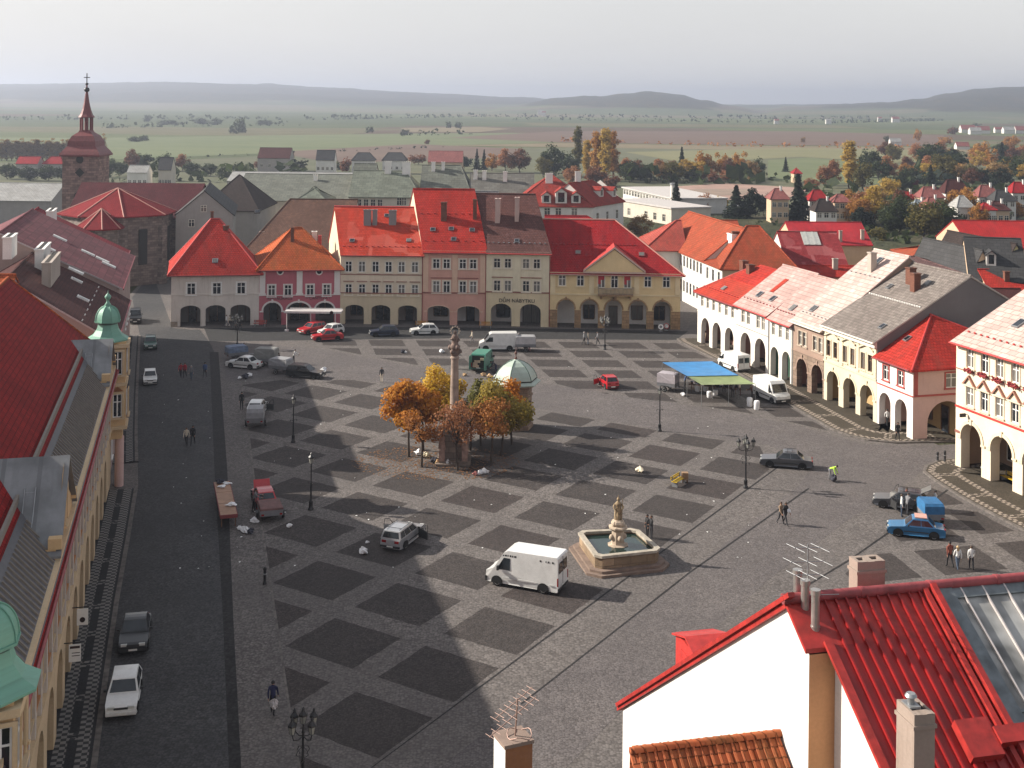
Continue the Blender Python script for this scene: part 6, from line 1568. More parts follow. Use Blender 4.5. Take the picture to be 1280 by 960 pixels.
# the ring of trees round the column
def ctree(px, py, H, R, n, pal, label, clear=.38, seed=1, leaf=.15, clumps=20, spread=.36, s=1):
    m = tree_meshes('square_tree', seed, H, R, 'round', leaf, n, clear, clumps, spread, .12, BARK, pal)
    plant('autumn_tree', m, G(px, py), label, 'tree', 'autumn trees round the column')
ctree(511, 571, 6.9, 2.35, 7500, 'orange', 'full orange tree at the left edge of the ring round the column', .33, 11)
ctree(529, 563, 6.6, 2.0, 5000, 'orange', 'orange tree standing just behind the leftmost one', .36, 12)
ctree(553, 552, 7.0, 2.9, 9000, 'yellow', 'bright yellow tree behind the column', .30, 13)
ctree(527, 584, 5.3, 1.9, 1200, 'russet', 'thin half-bare russet tree in front of the orange trees', .38, 14, .13, 16)
ctree(572, 588, 6.6, 2.4, 1500, 'purple', 'half-bare purple brown tree in front of the column', .30, 15, .13, 22)
ctree(601, 557, 6.2, 2.1, 3000, 'mossy', 'greenish tree between the column and the pavilion', .4, 16)
ctree(626, 569, 6.9, 3.0, 8500, 'olive', 'big olive yellow tree hiding the pavilion base', .27, 17)
ctree(614, 582, 6.3, 2.2, 2100, 'russet', 'russet tree with forked trunk in front of the olive tree', .38, 18, .14)
ctree(640, 556, 6.2, 2.0, 3000, 'orange', 'orange brown tree beside the pavilion wall', .3, 19)
ctree(588, 563, 5.4, 2.2, 1300, 'russet', 'bare-twigged dark tree right behind the column base', .3, 20, .13)
# fallen leaves
LEAFM = plain('fallen_leaf', (.20, .09, .03), .8, 0, .5, 8); rng = random.Random(4); b = MB(); cc = G(560, 578)
for i in range(1300):
    a = rng.random() * 2 * PI; r = 6.5 * rng.random() ** .6; p = Vector((cc.x - 1.0 + r * 1.15 * math.cos(a), cc.y + r * .8 * math.sin(a), .012 + rng.random() * .02)); k = len(b.v); s = rng.uniform(.05, .11); t_ = rng.random() * 3
    c_, s_ = math.cos(t_) * s, math.sin(t_) * s
    b.poly([p + Vector((c_, s_, 0)), p + Vector((-s_, c_, .02)), p + Vector((-c_, -s_, 0)), p + Vector((s_, -c_, .01))])
o = b.build('fallen_leaves', [LEAFM]); o['kind'] = 'stuff'
# ---- trees of the town and the country: a few meshes per kind, copied
LIB = {}
def lib(kind, pal, v):
    key = (kind, pal, v)
    if key not in LIB:
        sd = hash((kind, pal, v)) % 1000 if False else sum(map(ord, kind + pal)) * 7 + v
        if kind == 'poplar': LIB[key] = tree_meshes(kind, sd, 20, 2.3, 'poplar', .36, 3200, .04, 60, .5, .3, BARK, pal, True)
        elif kind == 'spruce': LIB[key] = tree_meshes(kind, sd, 14, 3.2, 'spruce', .45, 1500, .03, 0, 0, .2, BARK, pal, True)
        elif kind == 'birch': LIB[key] = tree_meshes(kind, sd, 12, 3.6, 'round', .3, 1700, .12, 20, .34, .16, BIRCHB, pal, True)
        elif kind == 'bush': LIB[key] = tree_meshes(kind, sd, 5, 3.4, 'round', .5, 420, .0, 12, .45, .12, BARK, pal, True)
        else: LIB[key] = tree_meshes(kind, sd, 11, 4.8, 'round', .4, 2300, .08, 30, .36, .26, BARK, pal, True)
    return LIB[key]
DIM = {'poplar': (20, 2.5), 'spruce': (14, 3.2), 'birch': (12, 3.9), 'bush': (5, 3.6), 'broad': (11, 5.2)}
ADJ = {'orange': 'orange', 'yellow': 'golden yellow', 'russet': 'russet brown', 'purple': 'dull purple', 'olive': 'olive green', 'green': 'dark green', 'dark': 'blackish green', 'straw': 'pale straw-coloured', 'maroon': 'deep red'}
KN = {'poplar': 'poplar', 'spruce': 'conifer', 'birch': 'birch', 'bush': 'bush', 'broad': 'broad tree'}
tcount = [0]
def ft(kind, pal, px, pb, pt, wpx, label=None, group=None):
    p = G(px, pb); sc = p.y / F; H0, R0 = DIM[kind]; sz = (pb - pt) * sc / H0; sx = wpx * sc / 2 / R0 * (1.45 if kind == 'spruce' else 1.15); tcount[0] += 1
    m = lib(kind, pal, tcount[0] % 2)
    nm = {'poplar': 'poplar_tree', 'spruce': 'conifer_tree', 'birch': 'birch_tree', 'bush': 'bush', 'broad': 'tree'}[kind]
    plant(nm, m, p, label or f'{ADJ[pal]} {KN[kind]} standing among the trees beyond the town', 'bush' if kind == 'bush' else 'tree', group or f'{ADJ[pal]} {KN[kind]}s beyond the town', (sx, sx, sz), tcount[0] * 1.7)
ft('poplar', 'olive', 722, 219, 152, 14, 'tall olive poplar left of the golden poplar group', 'poplars before the meadow'); ft('poplar', 'yellow', 734, 224, 171, 14, 'shorter yellow poplar between the olive poplar and the golden group', 'poplars before the meadow')
ft('poplar', 'orange', 745, 226, 156, 17, 'left golden poplar of the close group of three', 'poplars before the meadow'); ft('poplar', 'yellow', 756, 227, 155, 18, 'middle golden poplar of the close group of three', 'poplars before the meadow'); ft('poplar', 'orange', 766, 225, 156, 16, 'right golden poplar of the close group of three', 'poplars before the meadow')
ft('poplar', 'yellow', 1062, 236, 171, 21, 'lone tall yellow poplar on the right above the rose roofs', 'poplars before the meadow')
for i in range(17): ft('poplar', 'straw', -4 + i * 6.3, 201, 175 - (i % 3) * 1.5, 11, 'pale poplar in the long row left of the church tower', 'row of pale poplars')
ft('poplar', 'straw', 129, 204, 166, 8, 'single pale poplar just right of the church tower', 'row of pale poplars')
TL = [('broad', 'russet', 650, 216, 183, 30), ('broad', 'purple', 632, 216, 185, 26), ('broad', 'green', 692, 220, 178, 34), ('broad', 'olive', 680, 222, 194, 26), ('broad', 'green', 712, 222, 190, 24), ('broad', 'orange', 615, 214, 190, 20), ('spruce', 'dark', 596, 212, 186, 9), ('spruce', 'dark', 605, 212, 187, 9), ('broad', 'russet', 745, 232, 206, 30), ('bush', 'russet', 762, 234, 218, 26), ('broad', 'purple', 715, 230, 207, 24),
 ('broad', 'purple', 782, 224, 197, 22), ('broad', 'russet', 797, 224, 198, 20), ('broad', 'green', 812, 225, 202, 24), ('broad', 'orange', 826, 222, 198, 20), ('broad', 'russet', 840, 222, 198, 20), ('spruce', 'dark', 852, 218, 184, 13), ('broad', 'green', 862, 225, 203, 22), ('broad', 'orange', 880, 224, 187, 26), ('broad', 'orange', 900, 224, 188, 24), ('broad', 'russet', 912, 226, 195, 22), ('broad', 'orange', 926, 222, 187, 26), ('broad', 'green', 945, 224, 196, 24), ('broad', 'straw', 940, 228, 210, 18), ('broad', 'green', 800, 226, 208, 26), ('broad', 'purple', 885, 227, 210, 26), ('broad', 'green', 865, 227, 210, 26), ('broad', 'green', 838, 227, 209, 26), ('broad', 'purple', 910, 228, 211, 22), ('broad', 'russet', 893, 229, 216, 20),
 ('birch', 'straw', 800, 305, 253, 34), ('spruce', 'dark', 845, 268, 227, 20), ('broad', 'purple', 881, 266, 241, 24), ('broad', 'yellow', 902, 266, 244, 20), ('spruce', 'dark', 920, 272, 232, 30), ('broad', 'dark', 938, 272, 233, 34), ('broad', 'dark', 955, 270, 236, 26), ('spruce', 'dark', 982, 215, 196, 8), ('spruce', 'dark', 997, 278, 218, 30), ('broad', 'green', 1008, 276, 240, 22), ('broad', 'olive', 975, 272, 256, 20), ('broad', 'purple', 1042, 232, 199, 24), ('broad', 'purple', 1030, 232, 206, 20), ('broad', 'green', 1088, 222, 182, 30), ('broad', 'olive', 1080, 238, 200, 26), ('broad', 'green', 1100, 226, 196, 28), ('broad', 'orange', 1112, 222, 200, 14), ('birch', 'orange', 1076, 282, 232, 36), ('birch', 'yellow', 1092, 282, 226, 34), ('birch', 'straw', 1102, 280, 230, 28), ('broad', 'orange', 1132, 222, 203, 22), ('broad', 'yellow', 1112, 250, 220, 30), ('broad', 'green', 1124, 290, 244, 40), ('broad', 'green', 1148, 292, 256, 34), ('broad', 'olive', 1160, 296, 262, 34), ('broad', 'orange', 1060, 280, 252, 22), ('broad', 'green', 1112, 292, 262, 26),
 ('broad', 'green', 1165, 215, 174, 40), ('broad', 'dark', 1182, 218, 178, 36), ('broad', 'maroon', 1160, 222, 199, 26), ('broad', 'olive', 1178, 228, 190, 34), ('broad', 'green', 1195, 224, 185, 36), ('broad', 'orange', 1196, 226, 200, 24), ('spruce', 'dark', 1163, 236, 206, 16), ('broad', 'orange', 1226, 205, 175, 26), ('broad', 'orange', 1240, 212, 184, 24), ('spruce', 'dark', 1252, 214, 178, 14), ('broad', 'green', 1262, 224, 190, 30), ('broad', 'orange', 1264, 190, 168, 22), ('broad', 'green', 1280, 228, 192, 34), ('broad', 'dark', 1232, 234, 206, 30), ('broad', 'dark', 1250, 236, 208, 28), ('broad', 'russet', 1215, 234, 208, 26), ('broad', 'maroon', 1142, 238, 222, 16), ('broad', 'green', 1130, 238, 214, 26), ('broad', 'olive', 1210, 280, 256, 34), ('broad', 'orange', 1224, 286, 252, 24), ('broad', 'russet', 1188, 282, 262, 28), ('broad', 'green', 1175, 290, 268, 30), ('broad', 'orange', 1272, 276, 250, 26), ('broad', 'green', 1252, 280, 258, 28), ('broad', 'dark', 1205, 296, 270, 30), ('broad', 'olive', 1195, 262, 238, 18), ('broad', 'green', 1222, 262, 240, 20), ('broad', 'russet', 1245, 268, 250, 18), ('spruce', 'dark', 1148, 272, 246, 14), ('broad', 'purple', 1014, 238, 222, 20), ('bush', 'green', 1080, 292, 278, 26), ('bush', 'green', 1185, 304, 290, 30), ('bush', 'olive', 1100, 300, 284, 28), ('bush', 'green', 1165, 308, 294, 30), ('bush', 'green', 1210, 310, 300, 20),
 ('broad', 'green', 135, 222, 196, 24), ('broad', 'green', 150, 220, 199, 22), ('broad', 'russet', 165, 214, 184, 20), ('broad', 'green', 180, 212, 189, 26), ('broad', 'green', 205, 214, 190, 24), ('broad', 'purple', 228, 214, 192, 22), ('broad', 'green', 240, 220, 200, 24), ('broad', 'green', 262, 220, 202, 22), ('bush', 'green', 280, 222, 206, 22), ('broad', 'green', 10, 224, 202, 28), ('broad', 'green', 36, 226, 206, 28), ('broad', 'green', 60, 226, 204, 28), ('broad', 'dark', 80, 228, 205, 26), ('broad', 'russet', 70, 262, 243, 34), ('broad', 'dark', 78, 252, 226, 26), ('bush', 'green', 300, 214, 202, 22), ('bush', 'green', 375, 214, 200, 26), ('bush', 'russet', 430, 214, 197, 18), ('bush', 'dark', 350, 213, 200, 22), ('bush', 'green', 425, 212, 200, 22), ('bush', 'russet', 522, 206, 192, 20), ('bush', 'dark', 582, 208, 194, 18), ('broad', 'dark', 520 + 60, 212, 192, 14), ('bush', 'russet', 325, 210, 200, 16)]
for a in TL: ft(*a)
rng = random.Random(77)
KINDS_ = [('broad', 'green'), ('broad', 'olive'), ('broad', 'orange'), ('broad', 'russet'), ('broad', 'green'), ('broad', 'dark'), ('birch', 'yellow'), ('broad', 'straw'), ('broad', 'purple'), ('broad', 'green')]
for i in range(64):
    if i < 34: px_, pb = rng.uniform(1070, 1300), rng.uniform(196, 232)
    elif i < 50: px_, pb = rng.uniform(1060, 1210), rng.uniform(262, 298)
    else: px_, pb = rng.uniform(770, 950), rng.uniform(222, 229)
    k_, pl_ = KINDS_[rng.randrange(10)]; hh_ = rng.uniform(19, 30) * (pb - 125) / 110 + 4; ft(k_, pl_, px_, pb, pb - hh_, hh_ * rng.uniform(.8, 1.15))
# bushes and hedges out in the fields
FB_ = [('green', 560, 160, 152, 8), ('green', 573, 160, 151, 9), ('green', 507, 169, 162, 12), ('russet', 533, 180, 174, 9), ('green', 1108, 178, 170, 8), ('straw', 1004, 178, 170, 6), ('orange', 1147, 176, 160, 10), ('green', 462, 166, 157, 10), ('green', 300, 166, 148, 16), ('green', 292, 167, 155, 12), ('green', 185, 152, 144, 12), ('green', 210, 156, 149, 26), ('green', 250, 155, 148, 26), ('green', 330, 156, 149, 24), ('green', 270, 156, 148, 20), ('green', 180, 176, 168, 16), ('green', 168, 177, 171, 20), ('russet', 1190, 168, 158, 14), ('orange', 1180, 180, 170, 18), ('green', 1220, 160, 153, 12)]
for pal, x, pb, pt, wd in FB_: ft('bush', pal, x, pb, pt, wd, f'{ADJ[pal]} bush alone out in the fields', f'{ADJ[pal]} bushes in the fields')
def hedge(pts, hgt, step, pal, name='hedgerow', jit=1.0):
    rng = random.Random(len(pts) * 13 + int(hgt * 10)); b = MB(); P = [G(*p) for p in pts]
    for a, c in zip(P, P[1:]):
        L_ = (c - a).length; k = max(2, int(L_ / step))
        for i in range(k):
            if rng.random() < .12: continue
            q = a + (c - a) * (i + rng.random()) / k; h_ = hgt * rng.uniform(.35, 1.25)
            for j in range(9): leafq(b, q + Vector((rng.gauss(0, .5) * h_, rng.gauss(0, .4) * h_ * jit, h_ * rng.random())), h_ * rng.uniform(.25, .5), rng)
    o = b.build(name, [PAL[pal]]); o['kind'] = 'stuff'; return o
hedge([(700, 177), (800, 179), (900, 183), (1000, 184), (1150, 186)], 3.0, 7, 'russet'); hedge([(160, 200), (340, 193), (560, 184)], 1.5, 8, 'dark'); hedge([(120, 160), (260, 158), (380, 157)], 4.5, 9, 'green'); hedge([(640, 150), (760, 151), (900, 153), (1050, 154), (1180, 151)], 5, 9, 'green'); hedge([(600, 146), (800, 147), (1000, 149), (1280, 148)], 6, 13, 'green'); hedge([(0, 150), (200, 149), (400, 150), (600, 146)], 6, 13, 'green')
hedge([(480, 171), (560, 168), (590, 168)], 5, 12, 'green'); hedge([(1160, 190), (1170, 205), (1160, 232)], 6, 9, 'green'); hedge([(960, 226), (1060, 236), (1150, 240)], 6, 8, 'green'); hedge([(780, 228), (860, 230), (940, 230)], 7, 6, 'green')
# undergrowth between the gardens at the right
hedge([(940, 280), (1010, 284), (1100, 300), (1200, 312)], 2.2, 3, 'green'); hedge([(1040, 262), (1120, 272), (1200, 268), (1290, 262)], 3, 4, 'olive'); hedge([(1000, 245), (1100, 258), (1180, 240), (1290, 246)], 4, 5, 'green'); hedge([(120, 228), (200, 226), (280, 228), (420, 216)], 5, 5, 'green'); hedge([(1100, 240), (1180, 230), (1290, 236)], 5, 6, 'dark')
# ================================================================ vehicles
def paint(name, col, rough=.28, metal=0.0):
    key = ('paint', name)
    if key in MATS: return MATS[key]
    t = NT(name); f = t.noise(t.obj(), 2.5, 5, .6)
    t.set(t.mix(t.ramp(f, [(.35, 0), (.7, 1)]), mul(col, .88), mul(col, 1.05)), rough, metal, .5); t.b.inputs['Coat Weight'].default_value = .4; t.b.inputs['Coat Roughness'].default_value = .1
    MATS[key] = t.m; return t.m
LAMPG = plain('headlamp_glass', (.55, .55, .52), .15); TAILR = plain('tail_lamp_red', (.25, .012, .012), .25); PLATE = plain('number_plate', (.7, .7, .66), .5); PLASTIC = plain('dark_plastic', (.02, .02, .021), .6); RIMM = plain('wheel_rim', (.42, .42, .42), .45); UNDER = plain('underbody', (.006, .006, .006), .9)
CARG = glassm('car_glass', (.016, .02, .024), .05)
def extr(b, prof, wf, m=0, sides=True):
    n = len(prof)
    L_ = [Vector((x, wf(x, z), z)) for x, z in prof]; R_ = [Vector((x, -wf(x, z), z)) for x, z in prof]
    for i in range(n):
        j = (i + 1) % n; b.poly([L_[i], R_[i], R_[j], L_[j]][::-1], m)
    if sides: b.poly(L_[::-1], m); b.poly(R_, m)
_wm = {}
def wheel_mesh(r, w, rim):
    k = (r, w, rim.name)
    if k in _wm: return _wm[k]
    b = MB(); b.lathe([(r * .6, -w / 2), (r * .92, -w / 2), (r, -w / 2 + .03), (r, w / 2 - .03), (r * .92, w / 2), (r * .6, w / 2)], (0, 0, 0), 18)
    M = Matrix.Rotation(PI / 2, 4, 'X'); k1 = MB(); k1.add(b, M); tyre = k1.mesh('tyre', [RUBBER])
    b = MB(); b.lathe([(0, -w * .35), (r * .2, -w * .42), (r * .3, -w * .46), (r * .56, -w * .5), (r * .62, -w * .52), (r * .62, w * .52), (r * .56, w * .5), (r * .3, w * .46), (r * .2, w * .42), (0, w * .35)], (0, 0, 0), 14)
    k1 = MB(); k1.add(b, M); rm = k1.mesh('rim', [rim]); _wm[k] = (tyre, rm); return _wm[k]
def wheels(t, xs, yw, r=.3, w=.19, rim=RIMM):
    for x in xs:
        for s in (-1, 1): tm, rm = wheel_mesh(r, w, rim); o = place('wheel', tm, t, (x, s * yw, r)); place('rim', rm, o)
def pane(t, name, pts, mat=None, off=.012):
    P = [Vector(p) for p in pts]; n = (P[1] - P[0]).cross(P[2] - P[0]).normalized(); b = MB(); b.poly([p + n * off for p in P]); b.poly([p + n * (off - .008) for p in P][::-1])
    return b.build(name, [mat or CARG], t)
def inset(q, a, b_=None):
    """shrink a quad (4 pts) towards its middle"""
    b_ = a if b_ is None else b_
    P = [Vector(p) for p in q]
    f = lambda u, v: P[0] * (1 - u) * (1 - v) + P[1] * u * (1 - v) + P[2] * u * v + P[3] * (1 - u) * v
    return [f(a, b_), f(1 - a, b_), f(1 - a, 1 - b_), f(a, 1 - b_)]
def sub(q, u0, u1, v0, v1):
    P = [Vector(p) for p in q]; f = lambda u, v: P[0] * (1 - u) * (1 - v) + P[1] * u * (1 - v) + P[2] * u * v + P[3] * (1 - u) * v
    return [f(u0, v0), f(u1, v0), f(u1, v1), f(u0, v1)]
def pose(rear, front, z=0):
    a, c = G(*rear), G(*front); d = c - a; return (a + c) / 2, math.atan2(d.y, d.x)
SHAPES = {   # belt line, hood line, boot line; window base/top positions as fractions of the length (rear=-.5)
 'sedan': dict(gb=(-.34, .20), gt=(-.20, .06), boot=.0, H=1.40), 'hatch': dict(gb=(-.475, .20), gt=(-.36, .04), boot=-.0, H=1.40), 'estate': dict(gb=(-.485, .20), gt=(-.44, .05), boot=0, H=1.44), 'coupe': dict(gb=(-.38, .16), gt=(-.2, .0), boot=0, H=1.33), 'suv': dict(gb=(-.485, .18), gt=(-.45, .06), boot=0, H=1.75)}
def car(name, label, cat, rear, front, L, W, shape, pm, group=None, rimm=RIMM, rack=False, doors=(), tail_open=False, pos=None, dark_bumper=True, bonnet_open=False):
    S_ = SHAPES[shape]; p, rz = pose(rear, front) if pos is None else pos
    t = thing(name, label, cat, p, rz, group); H = S_['H']; w = W / 2; belt = H * .62; r = .3 if shape != 'suv' else .36; sill = .2 if shape != 'suv' else .3
    l = L / 2; hood = belt - .04
    gb0, gb1 = S_['gb'][0] * L, S_['gb'][1] * L; gt0, gt1 = S_['gt'][0] * L, S_['gt'][1] * L
    wf = lambda x, z: w * (1 - .10 * max(0, (abs(x) / l - .72) / .28) ** 2) * (1 - .06 * max(0, (z - belt + .2) / .2)) * (1 - .05 * max(0, (.42 - z) / .25))
    prof = [(-l, .34), (-l + .04, .22), (-l * .8, sill), (l * .8, sill), (l - .05, .22), (l, .36), (l - .01, .52), (l - .06, hood - .17), (l - .22, hood - .1), (gb1 + .05, hood), (gb1 - .1, belt), (gb0 + .05, belt)]
    if shape in ('sedan', 'coupe'): prof += [(gb0 - .1, belt - .01), (-l + .14, belt - .06), (-l + .03, belt - .14)]
    else: prof += [(gb0, belt), (-l + .03, belt - .1)]
    prof += [(-l, .5)]
    b = MB(); extr(b, prof, wf, 0)
    q = MB()
    # dark wheel wells on the flanks
    xw0, xw1 = -L * .30, L * .315
    for x in (xw0, xw1):
        for s in (-1, 1):
            y = s * (wf(x, .4) + .006); n = 10; pts = [(x + (r + .07) * math.cos(PI * i / n), y, r + (r + .06) * math.sin(PI * i / n)) for i in range(n + 1)]; pts += [(x - r - .07, y, sill - .01), (x + r + .07, y, sill - .01)]
            b.poly(pts if s < 0 else pts[::-1], 1)
    b.box(-l * .9, l * .9, -w * .85, w * .85, sill - .06, sill + .02, 1)
    b.build('body', [pm, UNDER], t)
    # cabin
    wb, wt = w * .93, w * .74; zt = H
    BL = [Vector((gb1, -wb, belt - .01)), Vector((gb1, wb, belt - .01)), Vector((gb0, wb, belt - .01)), Vector((gb0, -wb, belt - .01))]
    TP = [Vector((gt1, -wt, zt - .03)), Vector((gt1, wt, zt - .03)), Vector((gt0, wt, zt - .04)), Vector((gt0, -wt, zt - .04))]
    c = MB(); mid = [(gt1 * .75 + gt0 * .25, zt + .015), (gt1 * .4 + gt0 * .6, zt + .015)]
    for i in range(4): j = (i + 1) % 4; c.poly([BL[i], BL[j], TP[j], TP[i]])
    M1 = [Vector((mid[0][0], -wt * .97, mid[0][1])), Vector((mid[0][0], wt * .97, mid[0][1])), Vector((mid[1][0], wt * .97, mid[1][1])), Vector((mid[1][0], -wt * .97, mid[1][1]))]
    c.poly([TP[0], TP[1], M1[1], M1[0]]); c.poly([M1[0], M1[1], M1[2], M1[3]]); c.poly([M1[3], M1[2], TP[2], TP[3]]); c.poly([TP[1], TP[2], M1[2], M1[1]]); c.poly([TP[3], TP[0], M1[0], M1[3]])
    c.build('cabin', [pm], t)
    pane(t, 'windscreen', inset([BL[0], BL[1], TP[1], TP[0]], .06, .09)); pane(t, 'rear_window', inset([BL[2], BL[3], TP[3], TP[2]], .08, .13))
    for q4 in ([BL[1], BL[2], TP[2], TP[1]], [BL[3], BL[0], TP[0], TP[3]]):
        if q4[0] is BL[3]: us = ((.05, .28), (.31, .60), (.63, .93)) if shape in ('estate', 'suv') else ((.08, .46), (.50, .93))
        else: us = ((.07, .37), (.40, .69), (.72, .95)) if shape in ('estate', 'suv') else ((.07, .50), (.54, .92))
        for u0, u1 in us: pane(t, 'side_window', sub(q4, u0, u1, .12, .88))
    wheels(t, (xw0, xw1), w - .11, r, .19, rimm)
    for nm, x, mat, zz, hh in (('headlight', l, LAMPG, .58, .13), ('tail_light', -l, TAILR, .62, .17)):
        for s in (-1, 1):
            b = MB(); sx = 1 if x > 0 else -1; y0 = s * w * .58; b.box(min(x - sx * .1, x + sx * .0), max(x - sx * .1, x + sx * .0), y0 - .17, y0 + .17, zz, zz + hh); b.build(nm, [mat], t)
    for sx in (-1, 1): b = MB(); b.box(min(sx * (l - .03), sx * (l + .05)), max(sx * (l - .03), sx * (l + .05)), -w * .9, w * .9, .3, .44); b.build('bumper', [PLASTIC if dark_bumper else pm], t)
    b = MB()
    for sx in (-1, 1): b.box(min(sx * (l + .051), sx * (l + .06)), max(sx * (l + .051), sx * (l + .06)), -.24, .24, .34, .44)
    b.box(l - .02, l + .008, -w * .42, w * .42, .56, .66, 1)
    b.build('number_plate', [PLATE, PLASTIC], t)
    for s in (-1, 1): b = MB(); b.obox((gb1 - .25, s * (w + .07), belt + .08), .1, .16, .11); b.build('wing_mirror', [PLASTIC], t)
    b = MB()
    for s in (-1, 1): b.box(xw0 + r + .1, xw1 - r - .1, s * (w + .003) - .012, s * (w + .003) + .012, .46, .52)
    b.build('rubbing_strip', [PLASTIC], t)
    if rack:
        b = MB()
        for s in (-1, 1): b.tube((gt0 + .1, s * wt * .9, zt + .06), (gt1 - .1, s * wt * .9, zt + .06), .022, None, 5)
        for x in (gt0 + .4, gt1 - .35): b.tube((x, -wt * .9, zt + .07), (x, wt * .9, zt + .07), .02, None, 5)
        b.build('roof_rack', [PLASTIC], t)
    for side, xh, ang, ln in doors:
        b = MB(); hx = xh; y = side * w; d_ = Vector((-math.cos(ang), side * math.sin(ang), 0)); nrm = Vector((d_.y, -d_.x, 0))
        P0 = Vector((hx, y + side * .02, .28)); P1 = P0 + d_ * ln
        for q4, mi in (([P0, P1, P1 + Vector((0, 0, belt - .28)), P0 + Vector((0, 0, belt - .28))], 0), ):
            b.poly(q4, 0); b.poly([p + nrm * .07 for p in q4][::-1], 1)
            for i in range(4): b.poly([q4[i], q4[i] + nrm * .07, q4[(i + 1) % 4] + nrm * .07, q4[(i + 1) % 4]], 1)
        T0 = P0 + Vector((0, 0, belt - .28)) + d_ * .25; T1 = P1 + Vector((0, 0, belt - .28)); U0 = T0 + d_ * .35 + Vector((0, 0, .42)); U1 = T1 - d_ * .06 + Vector((0, 0, .44))
        b.path([T0, U0, U1, T1], .025, 5, 1); b.build('open_door', [pm, PLASTIC], t)
    if tail_open:
        b = MB(); x0 = gt0; q4 = [Vector((x0, -wt, zt + .02)), Vector((x0, wt, zt + .02)), Vector((x0 - .75, wt, zt + .42)), Vector((x0 - .75, -wt, zt + .42))]; roof_slab(b, q4[::-1], .06); b.build('open_tailgate', [pm], t)
    if bonnet_open:
        b = MB(); q4 = [Vector((gb1 + .1, -w * .8, hood + .03)), Vector((gb1 + .1, w * .8, hood + .03)), Vector((gb1 + .55, w * .78, hood + .75)), Vector((gb1 + .55, -w * .78, hood + .75))]; roof_slab(b, q4, .05); b.build('open_bonnet', [pm], t)
    return t
def van(name, label, rear, front, L, W, H, pm, kind='panel', group=None, open_rear=False, marks=False, seal=None, cat='van', mirror=True):
    p, rz = pose(rear, front); t = thing(name, label, cat, p, rz, group); l, w = L / 2, W / 2
    if kind == 'panel': prof = [(-l, .3), (-l + .04, .24), (l - .1, .24), (l, .34), (l - .02, .72), (l - .12, .98), (l - .62, 1.22), (l - 1.32, H - .16), (l - 1.6, H - .03), (-l + .1, H), (-l + .02, H - .1)]; ws = ((l - .62, 1.22), (l - 1.32, H - .16))
    else: prof = [(-l, .32), (-l + .04, .26), (l - .06, .26), (l, .4), (l - .01, .85), (l - .25, 1.05), (l - .62, 1.12), (l - 1.05, H - .25), (l - 1.35, H - .02), (-l + .1, H), (-l + .02, H - .12)]; ws = ((l - .62, 1.12), (l - 1.05, H - .25))
    wf = lambda x, z: w * (1 - .07 * max(0, z - 1.0) / 1.3) * (1 - .12 * max(0, (x - l + .7) / .7) ** 2) * (1 - .02 * max(0, (-x - l + .3) / .3))
    b = MB(); extr(b, prof, wf, 0); r = .33; xw0, xw1 = -l + 1.0, l - .85
    for x in (xw0, xw1):
        for s in (-1, 1):
            y = s * (wf(x, .5) + .006); n = 10; pts = [(x + (r + .08) * math.cos(PI * i / n), y, r + (r + .07) * math.sin(PI * i / n)) for i in range(n + 1)] + [(x - r - .08, y, .25), (x + r + .08, y, .25)]
            b.poly(pts if s < 0 else pts[::-1], 1)
    b.box(-l * .9, l * .9, -w * .85, w * .85, .2, .27, 1); b.build('body', [pm, UNDER], t)
    (xa, za), (xb, zb_) = ws
    A = [Vector((xa, -wf(xa, za), za)), Vector((xa, wf(xa, za), za)), Vector((xb, wf(xb, zb_), zb_)), Vector((xb, -wf(xb, zb_), zb_))]; pane(t, 'windscreen', inset(A, .06, .06))
    for s in (-1, 1):
        x0, x1 = xb - .45, xa - .2; z0, z1 = 1.18, H - .5 if kind == 'panel' else H - .35; q4 = [Vector((x0, s * wf(x0, z0), z0)), Vector((x1, s * wf(x1, z0), z0)), Vector((x1 - .5, s * wf(x1 - .5, z1), z1)), Vector((x0, s * wf(x0, z1), z1))]
        pane(t, 'side_window', q4 if s < 0 else q4[::-1])
        b = MB(); b.obox((xa - .35, s * (w + .14), 1.3), .12, .2, .28); b.build('wing_mirror', [PLASTIC], t)
    if not open_rear:
        for s in (-1, 1):
            q4 = [Vector((-l - .0, s * .1, H * .56)), Vector((-l, s * (w * .78), H * .56)), Vector((-l + .015, s * (w * .74), H * .84)), Vector((-l + .015, s * .1, H * .84))]; pane(t, 'rear_window', q4 if s < 0 else q4[::-1], None, .02)
        b = MB(); b.box(-l - .012, -l + .02, -.012, .012, .4, H - .15); b.build('door_seam', [PLASTIC], t)
    else:
        b = MB(); b.poly([(-l - .012, w * .86, .5), (-l - .012, -w * .86, .5), (-l + .004, -w * .8, H - .25), (-l + .004, w * .8, H - .25)]); b.build('cargo_opening', [DARKIN], t)
        for s in (-1, 1):
            b = MB(); b.box(-l - .8, -l - .02, s * (w - .02) - .03, s * (w - .02) + .03, .45, H - .15); b.build('open_door', [pm], t)
        rng = random.Random(5); b = MB()
        for i in range(7): b.obox((-l - .05, rng.uniform(-.5, .5), .75 + i % 4 * .28), .2, .42, .26, rng.uniform(-.2, .2))
        b.build('packed_goods', [plain('parcel_buff', (.45, .33, .24), .8, 0, .3)], t)
    wheels(t, (xw0, xw1), w - .12, r, .2, RIMM)
    for s in (-1, 1):
        b = MB(); b.box(l - .16, l - .01, s * w * .66 - .17, s * w * .66 + .17, .72, .92); b.build('headlight', [LAMPG], t)
        b = MB(); b.box(-l - .012, -l + .05, s * (w - .09) - .06, s * (w - .09) + .06, .62, 1.15); b.build('tail_light', [TAILR], t)
